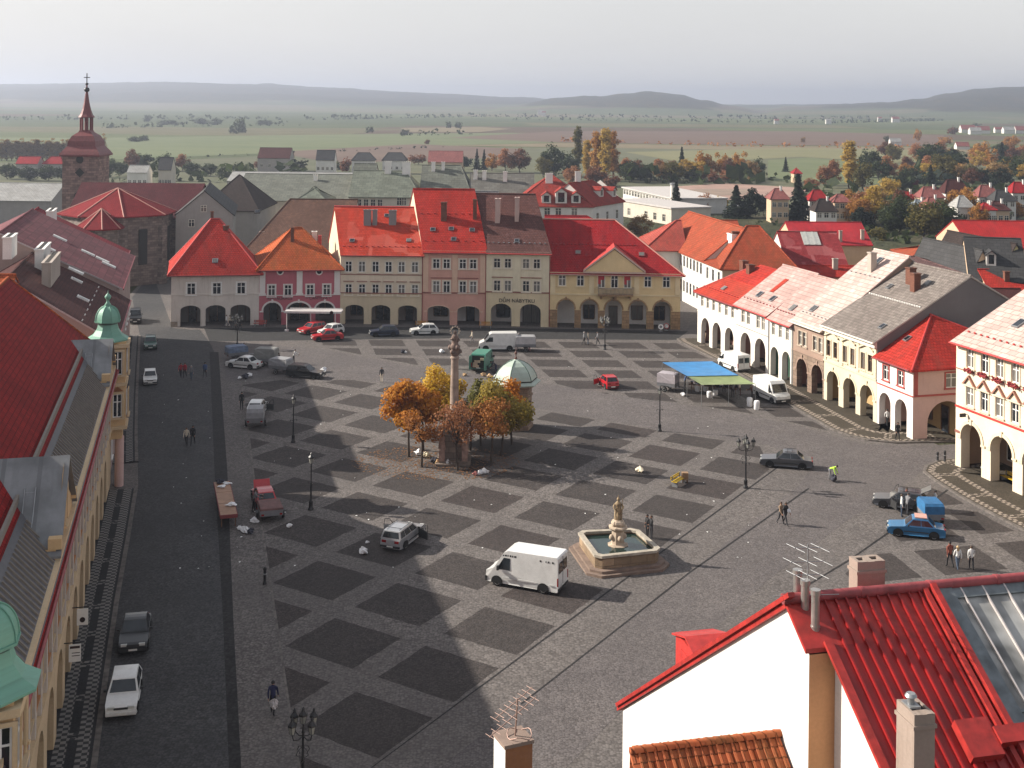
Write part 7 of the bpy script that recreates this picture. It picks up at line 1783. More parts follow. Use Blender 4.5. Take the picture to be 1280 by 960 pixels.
    b = MB(); b.box(l - .12, l + .04, -w * .92, w * .92, .28, .58); b.build('bumper', [PLASTIC], t); b = MB(); b.box(-l - .05, -l + .05, -w * .92, w * .92, .3, .44); b.build('bumper', [PLASTIC], t)
    b = MB(); b.box(l + .041, l + .05, -.25, .25, .36, .46); b.box(-l - .06, -l - .051, -.25, .25, .5, .6); b.build('number_plate', [PLATE], t)
    b = MB()
    for s in (-1, 1): b.box(-l + .3, xw0 - r - .1, s * (w + .002) - .012, s * (w + .002) + .012, .62, .7); b.box(xw0 + r + .1, xw1 - r - .1, s * (w + .002) - .012, s * (w + .002) + .012, .62, .7)
    b.build('rubbing_strip', [PLASTIC if kind != 'panel' else plain('grey_strip', (.5, .5, .49), .6)], t)
    if marks:
        k = MB(); zz = H - .33
        for x0, ln in ((.35, .16), (.56, .10), (.70, .13), (.9, .08), (1.02, .16), (1.22, .1), (-1.95, .1), (-1.75, .06), (-1.4, .12), (-2.25, .12)):
            y = -(wf(x0, zz) + .006); k.poly([(x0, y, zz - .07), (x0 + ln, y, zz - .07), (x0 + ln, y + .003, zz + .05), (x0, y + .003, zz + .05)][::-1] if False else [(x0, y, zz - .07), (x0 + ln, y, zz - .07), (x0 + ln, y + .01, zz + .05), (x0, y + .01, zz + .05)]); y = -y
            k.poly([(x0, y, zz - .07), (x0 + ln, y, zz - .07), (x0 + ln, y - .01, zz + .05), (x0, y - .01, zz + .05)][::-1])
        k.build('side_markings', [PLASTIC], t)
    return t
def trailer(name, label, rear, front, L, W, H, pm, group=None, cover=.25, z0=.55, lid=None, cat='trailer'):
    p, rz = pose(rear, front); t = thing(name, label, cat, p, rz, group); l, w = L / 2, W / 2
    b = MB(); b.box(-l, l, -w, w, z0, z0 + .42); b.build('body', [plain('trailer_side', (.16, .16, .17), .6)], t)
    prof = [(-l, z0 + .4), (l, z0 + .4), (l - .03, H - cover), (l - .2, H - .02), (0, H), (-l + .2, H - .02), (-l + .03, H - cover)]
    b = MB(); extr(b, prof, lambda x, z: w * (1.02 - .1 * max(0, (z - H + cover) / cover if cover else 0)), 0); b.build('cover', [pm], t)
    b = MB(); b.tube((l, w * .7, z0), (l + 1.0, 0, z0 - .08), .035, None, 6); b.tube((l, -w * .7, z0), (l + 1.0, 0, z0 - .08), .035, None, 6); b.tube((l + .8, 0, z0 - .08), (l + .8, 0, .02), .03, None, 6); b.build('drawbar', [GREYM], t)
    wheels(t, (-.1,), w + .12, .29, .17)
    b = MB()
    for s in (-1, 1): b.box(-.5, .3, s * (w + .12) - .12, s * (w + .12) + .12, .62, .66)
    b.build('mudguard', [PLASTIC], t)
    for s in (-1, 1): b = MB(); b.box(-l - .03, -l, s * w * .8 - .1, s * w * .8 + .1, z0 + .05, z0 + .18); b.build('tail_light', [TAILR], t)
    return t
PWH = paint('white_car_paint', (.72, .72, .70)); PSIL = paint('silver_car_paint', (.42, .43, .45), .3, .4); PDG = paint('dark_grey_car_paint', (.085, .09, .10), .3, .2); PBK = paint('black_car_paint', (.008, .009, .011), .4); PRED = paint('red_car_paint', (.45, .015, .022)); PBLUE = paint('sky_blue_car_paint', (.018, .14, .30)); PNAVY = paint('navy_car_paint', (.018, .028, .06)); PGRN = paint('green_car_paint', (.02, .09, .065)); PTEAL = paint('pale_green_van_paint', (.07, .26, .19), .4)
GP = 'cars parked about the square'
car('parked_car', 'white hatchback facing the camera by the palace pavement, nearest in its row', 'car', (160, 853), (150, 905), 3.9, 1.68, 'hatch', PWH, GP, dark_bumper=False)
car('parked_car', 'black car with reflecting windscreen behind the white hatchback by the palace', 'car', (173, 778), (165, 826), 4.1, 1.7, 'sedan', PBK, GP)
car('parked_car', 'small white hatchback facing the camera alone at the kerb up the street', 'car', (187, 469), (188, 488), 3.5, 1.55, 'hatch', PWH, GP)
car('parked_car', 'dark green car at the kerb behind the small white hatchback', 'car', (188, 424), (188, 446), 3.9, 1.6, 'estate', PGRN, GP)
car('parked_car', 'black off-roader at the far end of the kerb row near the church', 'car', (170, 392), (168, 413), 4.3, 1.75, 'suv', PBK, GP)
car('parked_car', 'red estate car behind the red saloon under the pink restaurant', 'car', (401, 414), (378, 418), 4.0, 1.65, 'estate', PRED, GP)
car('parked_car', 'small white hatchback between the red cars and the arcade', 'car', (425, 416), (402, 420), 3.6, 1.6, 'hatch', PWH, GP)
car('parked_car', 'red saloon in front of the red estate by the pink restaurant', 'car', (426, 424), (392, 426), 4.1, 1.65, 'sedan', PRED, GP)
car('parked_car', 'dark blue hatchback parked in shade under the cream house', 'car', (496, 419), (464, 420), 3.9, 1.62, 'hatch', PNAVY, GP)
car('parked_car', 'white hatchback parked in front of the salmon house', 'car', (545, 417), (515, 418), 3.8, 1.62, 'hatch', PWH, GP)
car('parked_car', 'bright red hatchback alone on the checkered paving', 'car', (768, 489), (752, 478), 3.5, 1.55, 'hatch', PRED, GP, doors=((1, .75, 1.0, .95),))
car('parked_car', 'white saloon beside the grey trailers in the shade', 'car', (323, 461), (287, 458), 4.2, 1.65, 'sedan', PWH, GP)
car('parked_car', 'black estate car with a pale roof rack at the end of the trailers', 'car', (362, 470), (402, 473), 4.3, 1.68, 'estate', PBK, GP, rack=True)
car('parked_car', 'dark car with a white bonnet hitched to the grey covered trailer', 'car', (318, 521), (326, 511), 3.7, 1.6, 'hatch', PWH, GP, doors=((-1, .5, 1.1, .9),))
car('parked_car', 'red car with an open bonnet in front of the loaded trailer', 'car', (333, 638), (326, 622), 3.8, 1.62, 'hatch', PRED, GP, bonnet_open=True)
car('parked_car', 'silver estate car with its doors open, seen from behind', 'car', (490, 688), (518, 667), 4.3, 1.7, 'estate', PSIL, GP, doors=((1, .8, 1.15, 1.0), (-1, .8, 1.1, 1.0)), rack=True)
car('parked_car', 'dark grey saloon standing alone near the bending worker', 'car', (1011, 585), (955, 581), 4.5, 1.7, 'sedan', PDG, GP, rack=True)
car('parked_car', 'dark grey hatchback with open doors behind the blue saloon', 'car', (1154, 637), (1098, 631), 4.2, 1.68, 'hatch', PDG, GP, doors=((1, .7, 1.1, 1.0), (-1, .7, 1.0, 1.0)), tail_open=True, rack=True)
bc = car('parked_car', 'sky blue boxy saloon with a pink panel on its roof', 'car', (1176, 672), (1114, 666), 4.1, 1.62, 'sedan', PBLUE, GP)
b = MB(); b.box(-.75, .1, -.5, .5, 1.43, 1.5, 0); b.build('roof_panel', [plain('pink_board', (.55, .30, .25), .8)], bc)
trailer('trailer', 'blue covered trailer behind the sky blue saloon', (1170, 661), (1156, 646), 2.1, 1.45, 1.75, plain('blue_tarpaulin', (.02, .12, .27), .6, 0, .2), 'trailers of the market traders', .2)
trailer('trailer', 'grey covered trailer with a rounded top, seen from behind in the shade', (317, 540), (322, 524), 2.2, 1.6, 1.85, plain('grey_canvas', (.26, .26, .27), .7, 0, .15), 'trailers of the market traders', .35)
trailer('trailer', 'blue and grey trailer behind the white saloon', (285, 450), (306, 448), 2.5, 1.6, 1.7, plain('blue_grey_canvas', (.12, .16, .24), .7, 0, .25), 'trailers of the market traders', .15)
trailer('trailer', 'tall grey box trailer between the saloon and the lower trailer', (323, 456), (343, 457), 2.6, 1.6, 2.1, plain('pale_grey_canvas', (.20, .20, .19), .7, 0, .15), 'trailers of the market traders', .1)
trailer('trailer', 'lower grey trailer hitched to the black estate', (341, 465), (361, 467), 2.4, 1.6, 1.75, plain('grey_canvas', 0), 'trailers of the market traders', .15)
trailer('trailer', 'low trailer with a dusky red lid and pale tailboard behind the red car', (340, 655), (335, 641), 2.3, 1.7, 1.15, plain('dusky_lid', (.14, .065, .06), .8, 0, .3), 'trailers of the market traders', .05)
van('delivery_van', 'big white panel van with small dark side markings near the fountain', (702, 739), (615, 724), 5.1, 2.0, 2.45, PWH, 'panel', 'delivery vans on the square', marks=True)
van('delivery_van', 'white van pulling a silver trailer in front of the furniture shop', (641, 437), (604, 437), 4.9, 1.9, 2.25, PWH, 'panel', 'delivery vans on the square')
van('delivery_van', 'pale green van with its rear doors open and full of goods', (593, 470), (613, 452), 4.4, 1.85, 2.2, PTEAL, 'box', 'delivery vans on the square', open_rear=True)
van('delivery_van', 'white van at the right end of the tarpaulin stall', (948, 493), (981, 507), 4.7, 1.9, 2.3, PWH, 'box', 'delivery vans on the square')
van('delivery_van', 'white van half hidden behind the blue tarpaulin', (929, 466), (905, 457), 4.5, 1.85, 2.1, PWH, 'box', 'delivery vans on the square')
trailer('trailer', 'silver box trailer behind the white van', (667, 438), (646, 438), 2.6, 1.7, 1.9, plain('silver_box', (.42, .42, .43), .4, .3), 'trailers of the market traders', .08)
trailer('trailer', 'small grey box trailer at the left end of the tarpaulin stall', (827, 487), (843, 489), 2.1, 1.5, 2.0, plain('lilac_grey_box', (.40, .36, .38), .5, .1), 'trailers of the market traders', .08)
for i, (x, y, m_, lab) in enumerate(((914, 264, PWH, 'white'), (921, 266, PSIL, 'silver'), (928, 268, PWH, 'white'), (935, 266, PDG, 'dark'), (918, 260, PSIL, 'silver'), (926, 261, PWH, 'white'))):
    car('distant_car', f'tiny {lab} car in the far car park below the dark conifers', 'car', (x - 2, y), (x + 3, y + 1), 4.2, 1.7, 'hatch', m_, f'{lab} cars in the far car park')
car('distant_car', 'orange red car parked beside the big scarlet roof', 'car', (1192, 300), (1200, 303), 4.3, 1.75, 'estate', paint('orange_car_paint', (.5, .08, .02)), 'cars beyond the row'); car('distant_car', 'white car parked beside the big scarlet roof', 'car', (1200, 306), (1208, 309), 4.2, 1.7, 'hatch', PWH, 'cars beyond the row')
# ================================================================ fountain, column, pavilion, lamps, benches, stalls
SAND = stonework('fountain_sandstone', (.34, .24, .15), 1.2, .5, .3); RIMS = plain('worn_rim_stone', (.36, .32, .26), .85, 0, .25, 3); STEP = plain('reddish_step_stone', (.19, .135, .105), .9, 0, .25, 2)
def water(name):
    t = NT(name); f = t.noise(t.pos(), 2.2, 3, .5); t.bump(f, .12, .05); t.set((.012, .028, .024), .05, 0, .6); return t.m
zr = 1.2
FL_, FR_, BR_, BL_ = (G(745, 697, zr), G(828, 688, zr), G(796, 660.5, zr), G(721, 664, zr))
fc = (FL_ + FR_ + BR_ + BL_) / 4; ft_ = thing('fountain', 'square stone fountain with green water and a statue on a pedestal', 'fountain', (fc.x, fc.y, 0))
def octo(k, ch):
    P = [Vector((p.x - fc.x, p.y - fc.y)) * k for p in (FL_, FR_, BR_, BL_)]; r = []
    for i in range(4):
        a, p, n_ = P[i - 1], P[i], P[(i + 1) % 4]; r += [p + (a - p).normalized() * ch, p + (n_ - p).normalized() * ch]
    return r
def ringwall(b, o, i_, z0, z1, m=0, bottom=False):
    n = len(o)
    for k in range(n):
        j = (k + 1) % n; b.poly([(*o[k], z0), (*o[j], z0), (*o[j], z1), (*o[k], z1)], m); b.poly([(*i_[j], z0), (*i_[k], z0), (*i_[k], z1), (*i_[j], z1)], m); b.poly([(*o[k], z1), (*o[j], z1), (*i_[j], z1), (*i_[k], z1)], m)
b = MB(); b.prism([tuple(p) for p in octo(1.27, .85)], 0, .17); b.prism([tuple(p) for p in octo(1.15, .7)], .172, .34); b.build('steps', [STEP], ft_)
b = MB(); ringwall(b, octo(.97, .42), octo(.88, .3), .3, zr - .12); b.build('basin', [SAND], ft_)
b = MB(); ringwall(b, octo(1.01, .45), octo(.86, .28), zr - .118, zr + .05); b.build('rim', [RIMS], ft_)
b = MB(); b.poly([(*p, .98) for p in octo(.885, .3)]); b.build('water', [water('fountain_water')], ft_)
b = MB(); b.lathe([(.75, .6), (.75, 1.02), (.5, 1.08), (.47, 1.12), (.44, 1.98), (.5, 2.05), (.68, 2.18), (.68, 2.28), (.5, 2.34), (.44, 2.4), (.52, 2.5), (.44, 2.65), (.3, 2.75)], (0, 0, 0), 8, 0, 1, 1, PI / 8, False)
for a in (.3, 1.87, 3.44, 5.0): b.lathe([(0, 0), (.16, .06), (.2, .2), (.14, .36), (0, .42)], (.46 * math.cos(a), .46 * math.sin(a), 1.35), 8)
for a in (.8, 2.4, 3.9, 5.5): b.lathe([(0, 0), (.15, .06), (.17, .2), (.09, .34), (0, .38)], (.38 * math.cos(a), .38 * math.sin(a), 2.32), 8)
b.build('pedestal', [plain('pale_carved_stone', (.40, .32, .24), .9, 0, .35, 3)], ft_)
STAT = plain('statue_stone', (.30, .22, .13), .9, 0, .5, 3.5)
b = MB(); b.lathe([(.36, 0), (.40, .15), (.33, .6), (.27, 1.0), (.30, 1.3), (.33, 1.5), (.2, 1.66), (.09, 1.72), (.1, 1.78), (.14, 1.86), (.135, 1.98), (.06, 2.08), (.0, 2.1)], (0, 0, 3.3), 14, 0, 1, .8)
b.path([(.3, 0, 4.8), (.48, -.12, 4.5), (.3, -.3, 4.35)], .085, 7); b.path([(-.3, 0, 4.8), (-.45, -.1, 4.5), (-.28, -.3, 4.2)], .085, 7); b.path([(.36, -.1, 3.4), (.38, -.14, 5.3)], .035, 6); b.path([(.2, .1, 3.3), (.1, -.28, 3.9), (-.15, -.25, 4.5)], .07, 6)
for k in range(7): a = 2 * PI * k / 7; b.path([(.36 * math.cos(a), .3 * math.sin(a), 3.35), (.29 * math.cos(a + .2), .24 * math.sin(a + .2), 4.3)], .05, 5)
b.lathe([(.0, 0), (.05, .05), (.03, .2), (0, .25)], (0, 0, 5.36), 6)
k = MB(); k.add(b, Matrix.Translation((0, 0, 2.75)) @ Matrix.Scale(.74, 4) @ Matrix.Translation((0, 0, -3.3))); k.build('statue', [STAT], ft_)
# ---- column
cp = G(563, 577); ct = thing('plague_column', 'tall carved stone column with a statue and halo rising from the autumn trees', 'column', (cp.x + .3, cp.y, 0)); CST = stonework('column_stone', (.25, .20, .165), .8, .5, .25)
b = MB(); b.box(-1.5, 1.5, -1.5, 1.5, 0, .2); b.box(-1.2, 1.2, -1.2, 1.2, .202, .4); b.box(-.75, .75, -.75, .75, .402, 2.4); b.box(-.9, .9, -.9, .9, 2.402, 2.6); b.box(-.7, .7, -.7, .7, 2.602, 4.0); b.box(-.85, .85, -.85, .85, 4.002, 4.2); b.build('pedestal', [CST], ct)
b = MB()
for s in ((-1.0, -1.0), (1.0, -1.0), (-1.0, 1.0), (1.0, 1.0)): b.box(s[0] - .25, s[0] + .25, s[1] - .25, s[1] + .25, .4, 1.3); b.lathe([(.3, 0), (.33, .2), (.25, .8), (.28, 1.1), (.12, 1.3), (.13, 1.5), (0, 1.6)], (s[0], s[1], 1.3), 8)
b.build('side_figures', [plain('rosy_stone', (.30, .2, .165), .9, 0, .35, 3)], ct)
COLS = plain('column_shaft_stone', (.28, .21, .17), .85, 0, .3, 2)
b = MB(); b.lathe([(.48, 4.2), (.46, 4.35), (.39, 4.5), (.37, 6.5), (.32, 9.0), (.33, 9.05), (.44, 9.2), (.33, 9.3), (.31, 9.35)], (0, 0, 0), 16); b.build('shaft', [COLS], ct)
b = MB(); b.lathe([(.31, 9.35), (.42, 9.6), (.45, 9.75), (.38, 9.9), (.42, 10.0), (.5, 10.2), (.3, 10.4), (.28, 10.7), (.33, 11.0), (.2, 11.25), (.1, 11.3), (.14, 11.4), (.13, 11.52), (0, 11.6)], (0, 0, 0), 12)
for k in range(6): a = k * PI / 3; b.lathe([(0, 0), (.2, .08), (.22, .25), (.1, .42), (0, .45)], (.42 * math.cos(a), .42 * math.sin(a), 9.55 + (k % 2) * .35), 7)
b.path([(.2, 0, 11.0), (.4, -.1, 10.8), (.25, -.25, 10.65)], .07, 6); b.path([(-.2, 0, 11.0), (-.38, -.1, 10.85), (-.2, -.28, 10.9)], .07, 6); b.build('top_statue', [plain('dark_column_stone', (.16, .11, .09), .9, 0, .4, 3)], ct)
b = MB(); b.path([(.36 * math.cos(a), -.02, 11.55 + .36 * math.sin(a)) for a in [i * PI / 12 for i in range(25)]], .03, 5)
for i in range(12): a = i * PI / 6; b.obox((.43 * math.cos(a), -.02, 11.55 + .43 * math.sin(a)), .1, .04, .1, 0, 0, 0, a)
b.build('halo', [plain('gilded_halo', (.5, .42, .34), .4, .5)], ct)
# ---- pavilion
pv = G(644, 534); pt = thing('pavilion', 'small six-sided stone pavilion with a pale copper dome behind the trees', 'pavilion', (pv.x, pv.y, 0), .25); PVS = stonework('pavilion_stone', (.34, .24, .17), .9, .45, .3)
ring = [(1.65 * math.cos(i * PI / 3), 1.65 * math.sin(i * PI / 3)) for i in range(6)]
b = MB(); b.prism([(p[0] * 1.1, p[1] * 1.1) for p in ring], 0, .4); b.prism(ring, .4, 4.15); b.prism([(p[0] * 1.06, p[1] * 1.06) for p in ring], 3.1, 3.3); b.prism([(p[0] * 1.12, p[1] * 1.12) for p in ring], 3.9, 4.35); b.build('wall', [PVS], pt)
b = MB()
for i in range(6):
    a, c = Vector((*ring[i], 0)), Vector((*ring[(i + 1) % 6], 0)); m_ = (a + c) / 2; n_ = m_.normalized(); d_ = (c - a).normalized(); p0 = m_ + n_ * .012
    pts = [p0 - d_ * .42 + Vector((0, 0, .6)), p0 + d_ * .42 + Vector((0, 0, .6))] + [p0 + d_ * .42 * math.cos(q) + Vector((0, 0, 2.3 + .42 * math.sin(q))) for q in [k * PI / 8 for k in range(9)]]
    b.poly(pts)
b.build('arched_niche', [DARKIN], pt)
b = MB(); K = lambda r, z: [(r * math.cos(i * PI / 3), r * math.sin(i * PI / 3), z) for i in range(6)]
b.lathe([(2.5, 4.36), (2.55, 4.48), (2.25, 4.66), (2.12, 4.72), (2.15, 4.84), (2.02, 5.2), (1.75, 5.65), (1.3, 6.1), (.75, 6.42), (.3, 6.58), (.1, 6.66)], (0, 0, 0), 6, 0, 1, 1, 0, False)
for i in range(6): b.path([(r * math.cos(i * PI / 3), r * math.sin(i * PI / 3), z) for r, z in ((2.15, 4.86), (2.02, 5.2), (1.75, 5.65), (1.3, 6.1), (.75, 6.42), (.3, 6.58))], .045, 5, 1)
b.path([(2.16 * math.cos(i * PI / 3), 2.16 * math.sin(i * PI / 3), 4.78) for i in range(7)], .05, 5, 2)
o = b.build('copper_dome', [plaster('pale_verdigris', (.40, .48, .42), .5, .6), COPPERD, DARKIN], pt)
b = MB(); b.lathe([(.1, 0), (.16, .15), (.06, .3), (.05, .5), (.14, .62), (.14, .74), (.03, .85), (.02, 1.3)], (0, 0, 6.6), 8); setparent(b.build('finial', [plain('rusty_iron', (.12, .05, .04), .6)], None), o)
# ---- lamps
IRON = plain('lamp_iron', (.022, .022, .024), .45, .3); LGL = plain('lantern_glass', (.30, .30, .27), .15)
def lantern(b, g, c, s=1.0):
    c = Vector(c); b.lathe([(.06 * s, 0), (.12 * s, .04 * s), (.13 * s, .06 * s)], c, 6, 0, 1, 1, 0, False); g.lathe([(.12 * s, .06 * s), (.19 * s, .42 * s)], c, 6, 0, 1, 1, 0, False); b.lathe([(.24 * s, .42 * s), (.22 * s, .5 * s), (.1 * s, .62 * s), (.06 * s, .7 * s), (.08 * s, .74 * s), (0, .84 * s)], c, 6, 0, 1, 1, 0, False)
    for i in range(6): a = i * PI / 3; b.tube(c + Vector((.12 * s * math.cos(a), .12 * s * math.sin(a), .06 * s)), c + Vector((.19 * s * math.cos(a), .19 * s * math.sin(a), .42 * s)), .012 * s, None, 4)
def lamp_parts(multi):
    b = MB(); H = 4.35
    b.lathe([(.22, 0), (.22, .12), (.15, .2), (.15, .55), (.18, .6), (.1, .72), (.07, .9), (.065, 2.0), (.09, 2.04), (.06, 2.1), (.05, 3.3), (.08, 3.36), (.05, 3.45), (.04, 3.6)], (0, 0, 0), 12)
    for s in (-1, 1): b.path([(0, 0, 2.06), (s * .28, 0, 2.1), (s * .34, 0, 2.02)], .02, 5); b.path([(s * .3, 0, 1.95), (s * .34, 0, 2.15)], .02, 5)
    g = MB(); k = MB()
    if multi:
        for i in range(4):
            a = PI / 4 + i * PI / 2; d_ = Vector((math.cos(a), math.sin(a), 0)); b.path([Vector((0, 0, 3.2)), d_ * .28 + Vector((0, 0, 3.1)), d_ * .55 + Vector((0, 0, 3.2)), d_ * .62 + Vector((0, 0, 3.45))], .028, 5); k_ = d_ * .62 + Vector((0, 0, 3.45)); lantern(k, g, k_, .95)
            b.path([d_ * .2 + Vector((0, 0, 2.3)), d_ * .38 + Vector((0, 0, 2.45)), d_ * .3 + Vector((0, 0, 2.62)), d_ * .08 + Vector((0, 0, 2.7))], .018, 4)
        b.tube((0, 0, 3.5), (0, 0, 3.75), .035, None, 6); lantern(k, g, (0, 0, 3.72), .95)
    else: lantern(k, g, (0, 0, 3.55), 1.1)
    return b.mesh('post', [IRON]), k.mesh('lantern', [IRON]), g.mesh('glass', [LGL])
LM = {True: lamp_parts(True), False: lamp_parts(False)}
for px_, py_, mu, lab in ((366.5, 553, False, 'single lamp post in the shade nearest the grey trailer'), (388.5, 637, False, 'single lamp post on the edge of the sunlight near the red car'), (378, 1008, True, 'candelabra lamp post with several lanterns nearest the camera'), (824.5, 539, False, 'single lamp post left of the tarpaulin stall'), (932, 610, True, 'candelabra lamp post beside the dark grey saloon'), (756, 437, True, 'candelabra lamp post in front of the town hall'), (296.5, 435, True, 'candelabra lamp post in the shade before the white corner house')):
    t = thing('street_lamp', lab, 'street lamp', G(px_, py_), px_ * .37, 'iron lamp posts of the square'); pm_, km_, gm_ = LM[mu]; place('post', pm_, t); k_ = place('lantern', km_, t); place('glass', gm_, k_)
def bollard(px, py, h, lab):
    t = thing('bollard', lab, 'bollard', G(px, py), 0, 'dark posts on the paving'); b = MB(); b.lathe([(.13, 0), (.13, .1), (.1, .14), (.095, h * .8), (.13, h * .84), (.1, h * .94), (0, h)], (0, 0, 0), 10); b.build('post', [IRON], t); b = MB(); b.tube((0, 0, h * .55), (0, 0, h * .62), .112, None, 10); b.build('band', [GREYM], t)
bollard(331, 730, 1.15, 'dark iron post beside the edge line in the deep shade'); bollard(1172, 577, .9, 'short post at the rounded pavement corner, left of a pair'); bollard(1181, 578, 1.1, 'taller post at the rounded pavement corner, right of a pair')
# ---- benches
def bench(px, py, rz, col, lab, group='painted benches'):
    t = thing('bench', lab, 'bench', G(px, py), rz, group); m_ = plain(col[0], col[1], .5, 0, .15); b = MB()
    for k in range(3): b.box(-.9, .9, -.24 + k * .17, -.1 + k * .17, .42, .46)
    b.build('seat', [m_], t); b = MB()
    for k in range(2): b.box(-.9, .9, .27, .31, .56 + k * .16, .68 + k * .16)
    b.build('backrest', [m_], t)
    for s in (-1, 1): b = MB(); b.box(s * .7 - .05, s * .7 + .05, -.24, .26, 0, .415); b.box(s * .7 - .05, s * .7 + .05, .2, .265, .42, .86); b.build('leg', [GREYM], t)
YB = ('yellow_bench_paint', (.55, .36, .02)); OB = ('orange_bench_paint', (.42, .19, .02)); RB_ = ('red_bench_paint', (.38, .06, .04))
bench(848, 606, 1.0, YB, 'yellow bench out on the paving beside a wooden box'); bench(1262, 604, -1.28, YB, 'yellow bench under the arches of the big cream house'); bench(527, 409, 0, OB, 'orange bench at the pier left of the salmon house'); bench(607, 410, 0, OB, 'orange bench at the pier left of the furniture shop'); bench(325, 408, 0, RB_, 'red bench between the white corner house and the restaurant')
t = thing('wooden_box', 'brown wooden box on legs beside the yellow bench on the paving', 'box', G(856, 603)); b = MB(); b.box(-.26, .26, -.24, .24, .25, .85); b.build('box', [plain('tan_wood', (.26, .16, .09), .8)], t)
for s in (-1, 1): b = MB(); b.box(s * .2 - .04, s * .2 + .04, -.2, .2, 0, .249); b.build('leg', [WOOD], t)
t = thing('waste_bin', 'slim dark waste bin beside the arch of the big cream house', 'waste bin', G(1229, 597)); b = MB(); b.lathe([(.2, 0.05), (.22, .75), (.24, .8), (.2, .82)], (0, 0, 0), 12); b.build('bin', [BLACK], t); b = MB(); b.lathe([(.23, .83), (.2, .95), (0, 1.0)], (0, 0, 0), 12); b.build('lid', [plain('bin_lid_grey', (.3, .3, .31), .5)], t)
# restaurant canopy
cA, cB = G(358, 414), G(424, 414); t = thing('canopy', 'white flat canopy on thin posts before the pink restaurant', 'canopy', (cA.x, cA.y, 0)); wd = cB.x - cA.x
b = MB(); b.box(-.3, wd + .3, -.1, 2.0, 2.55, 2.72); b.box(-.35, wd + .35, -.16, -.104, 2.5, 2.78); b.box(.3, wd + .3, .9, 1.0, 2.9, 3.05); b.build('roof', [plain('canopy_white', (.55, .52, .51), .6)], t)
for x in (.05, wd * .46, wd * .93): b = MB(); b.tube((x, 0, 0), (x, 0, 2.55), .06, None, 8); b.lathe([(.3, 0), (.3, .25), (.1, .3)], (x, 0, 0), 8); b.build('post', [plain('canopy_white', 0)], t)
b = MB(); b.lathe([(0, 0), (.25, 0)], (0, 0, 0), 12); k = MB(); k.add(b, Matrix.Translation((wd * .86, -.17, 2.62)) @ Matrix.Rotation(PI / 2, 4, 'X')); k.build('round_mark', [REDM], t)
# barrier signs at the town hall corner
for px_, py_, m_, lab in ((826, 414, WHITE, 'round white sign leaning by the right pier of the town hall'), (833, 413, REDM, 'round red sign leaning by the right pier of the town hall')):
    t = thing('portable_sign', lab, 'road sign', G(px_, py_), 0, 'portable signs by the town hall'); b = MB(); k = MB(); b.lathe([(.38, -.02), (.38, .02)], (0, 0, 0), 18); k.add(b, Matrix.Translation((0, 0, .62)) @ Matrix.Rotation(PI / 2 - .15, 4, 'X')); k.build('disc', [m_], t); b = MB(); b.tube((0, .06, 0), (0, .1, .5), .03, None, 6); b.box(-.25, .25, -.1, .2, 0, .05); b.build('stand', [GREYM], t)
    b = MB(); k = MB(); b.lathe([(.30, .0), (.22, .0)] if m_ is REDM else [(.2, 0), (.0, 0)], (0, 0, 0), 18); k.add(b, Matrix.Translation((0, -.03, .62)) @ Matrix.Rotation(PI / 2 - .15, 4, 'X')); k.build('sign_mark', [WHITE if m_ is REDM else GREYM], t)
# ---- trestle table (long, wooden) in the shade
ta, tb = G(286, 660), G(277, 617); d_ = tb - ta; L_ = d_.length
t = thing('market_table', 'long wooden market table with white bundles in the shade', 'market table', ta, math.atan2(d_.y, d_.x)); b = MB()
for k in range(3): b.box(.05 + k * L_ / 3, (k + 1) * L_ / 3 - .02, -.6, .6, .93, .98)
b.build('tabletop', [plain('planed_boards', (.33, .19, .12), .7, 0, .2, 1.5)], t); b = MB(); b.box(0, L_, -.64, -.602, .74, 1.0); b.box(0, L_, .602, .64, .74, 1.0); b.box(-.04, .03, -.64, .64, .74, 1.0); b.build('red_frame', [plain('red_frame_paint', (.18, .03, .03), .7)], t)
for k in range(4):
    for s in (-1, 1): b = MB(); b.box(.3 + k * (L_ - .7) / 3, .4 + k * (L_ - .7) / 3, s * .5 - .04, s * .5 + .04, 0, .93); b.build('leg', [WOOD], t)
def bag(px, py, s, mat, lab, z=0, name='plastic_bag', cat='bag', group='bags and bundles on the ground', seed=None, pos=None, sq=.6):
    rng = random.Random(seed or int(px * 7 + py)); b = MB(); n, m_ = 13, 7; s = s * .85; jt = [rng.uniform(.78, 1.2) for _ in range(200)]; ph = [rng.uniform(0, 6) for _ in range(4)]
    def fn(u, v):
        a = 2 * PI * u; e = PI * v; r = s * (1 + .3 * math.sin(3 * a + ph[0]) * math.sin(e) + .22 * math.sin(5 * a + 4 * e + ph[1])) * jt[(int(round(u * n)) % n) * 9 + int(round(v * m_))]; return (r * math.sin(e) * math.cos(a), r * math.sin(e) * math.sin(a) * .8, max(0, s * sq * (1 - math.cos(e)) * (1 + .2 * math.sin(2 * a + ph[2]))))
    b.grid(lambda u, v: fn(u, 1 - v), n, m_, 0, False)
    t = b.build(name, [mat]); t.location = pos if pos is not None else G(px, py, z); t.rotation_euler.z = ph[3]; return tag(t, lab, cat, group)
WB = plain('white_bag_plastic', (.75, .75, .76), .4); DBAG = plain('dark_cloth_bundle', (.03, .03, .045), .8); TANB = plain('tan_cardboard', (.45, .3, .16), .8)
def tl_(f, y, z): return ta + d_ * f + Vector((-d_.y, d_.x, 0)).normalized() * y + Vector((0, 0, z))
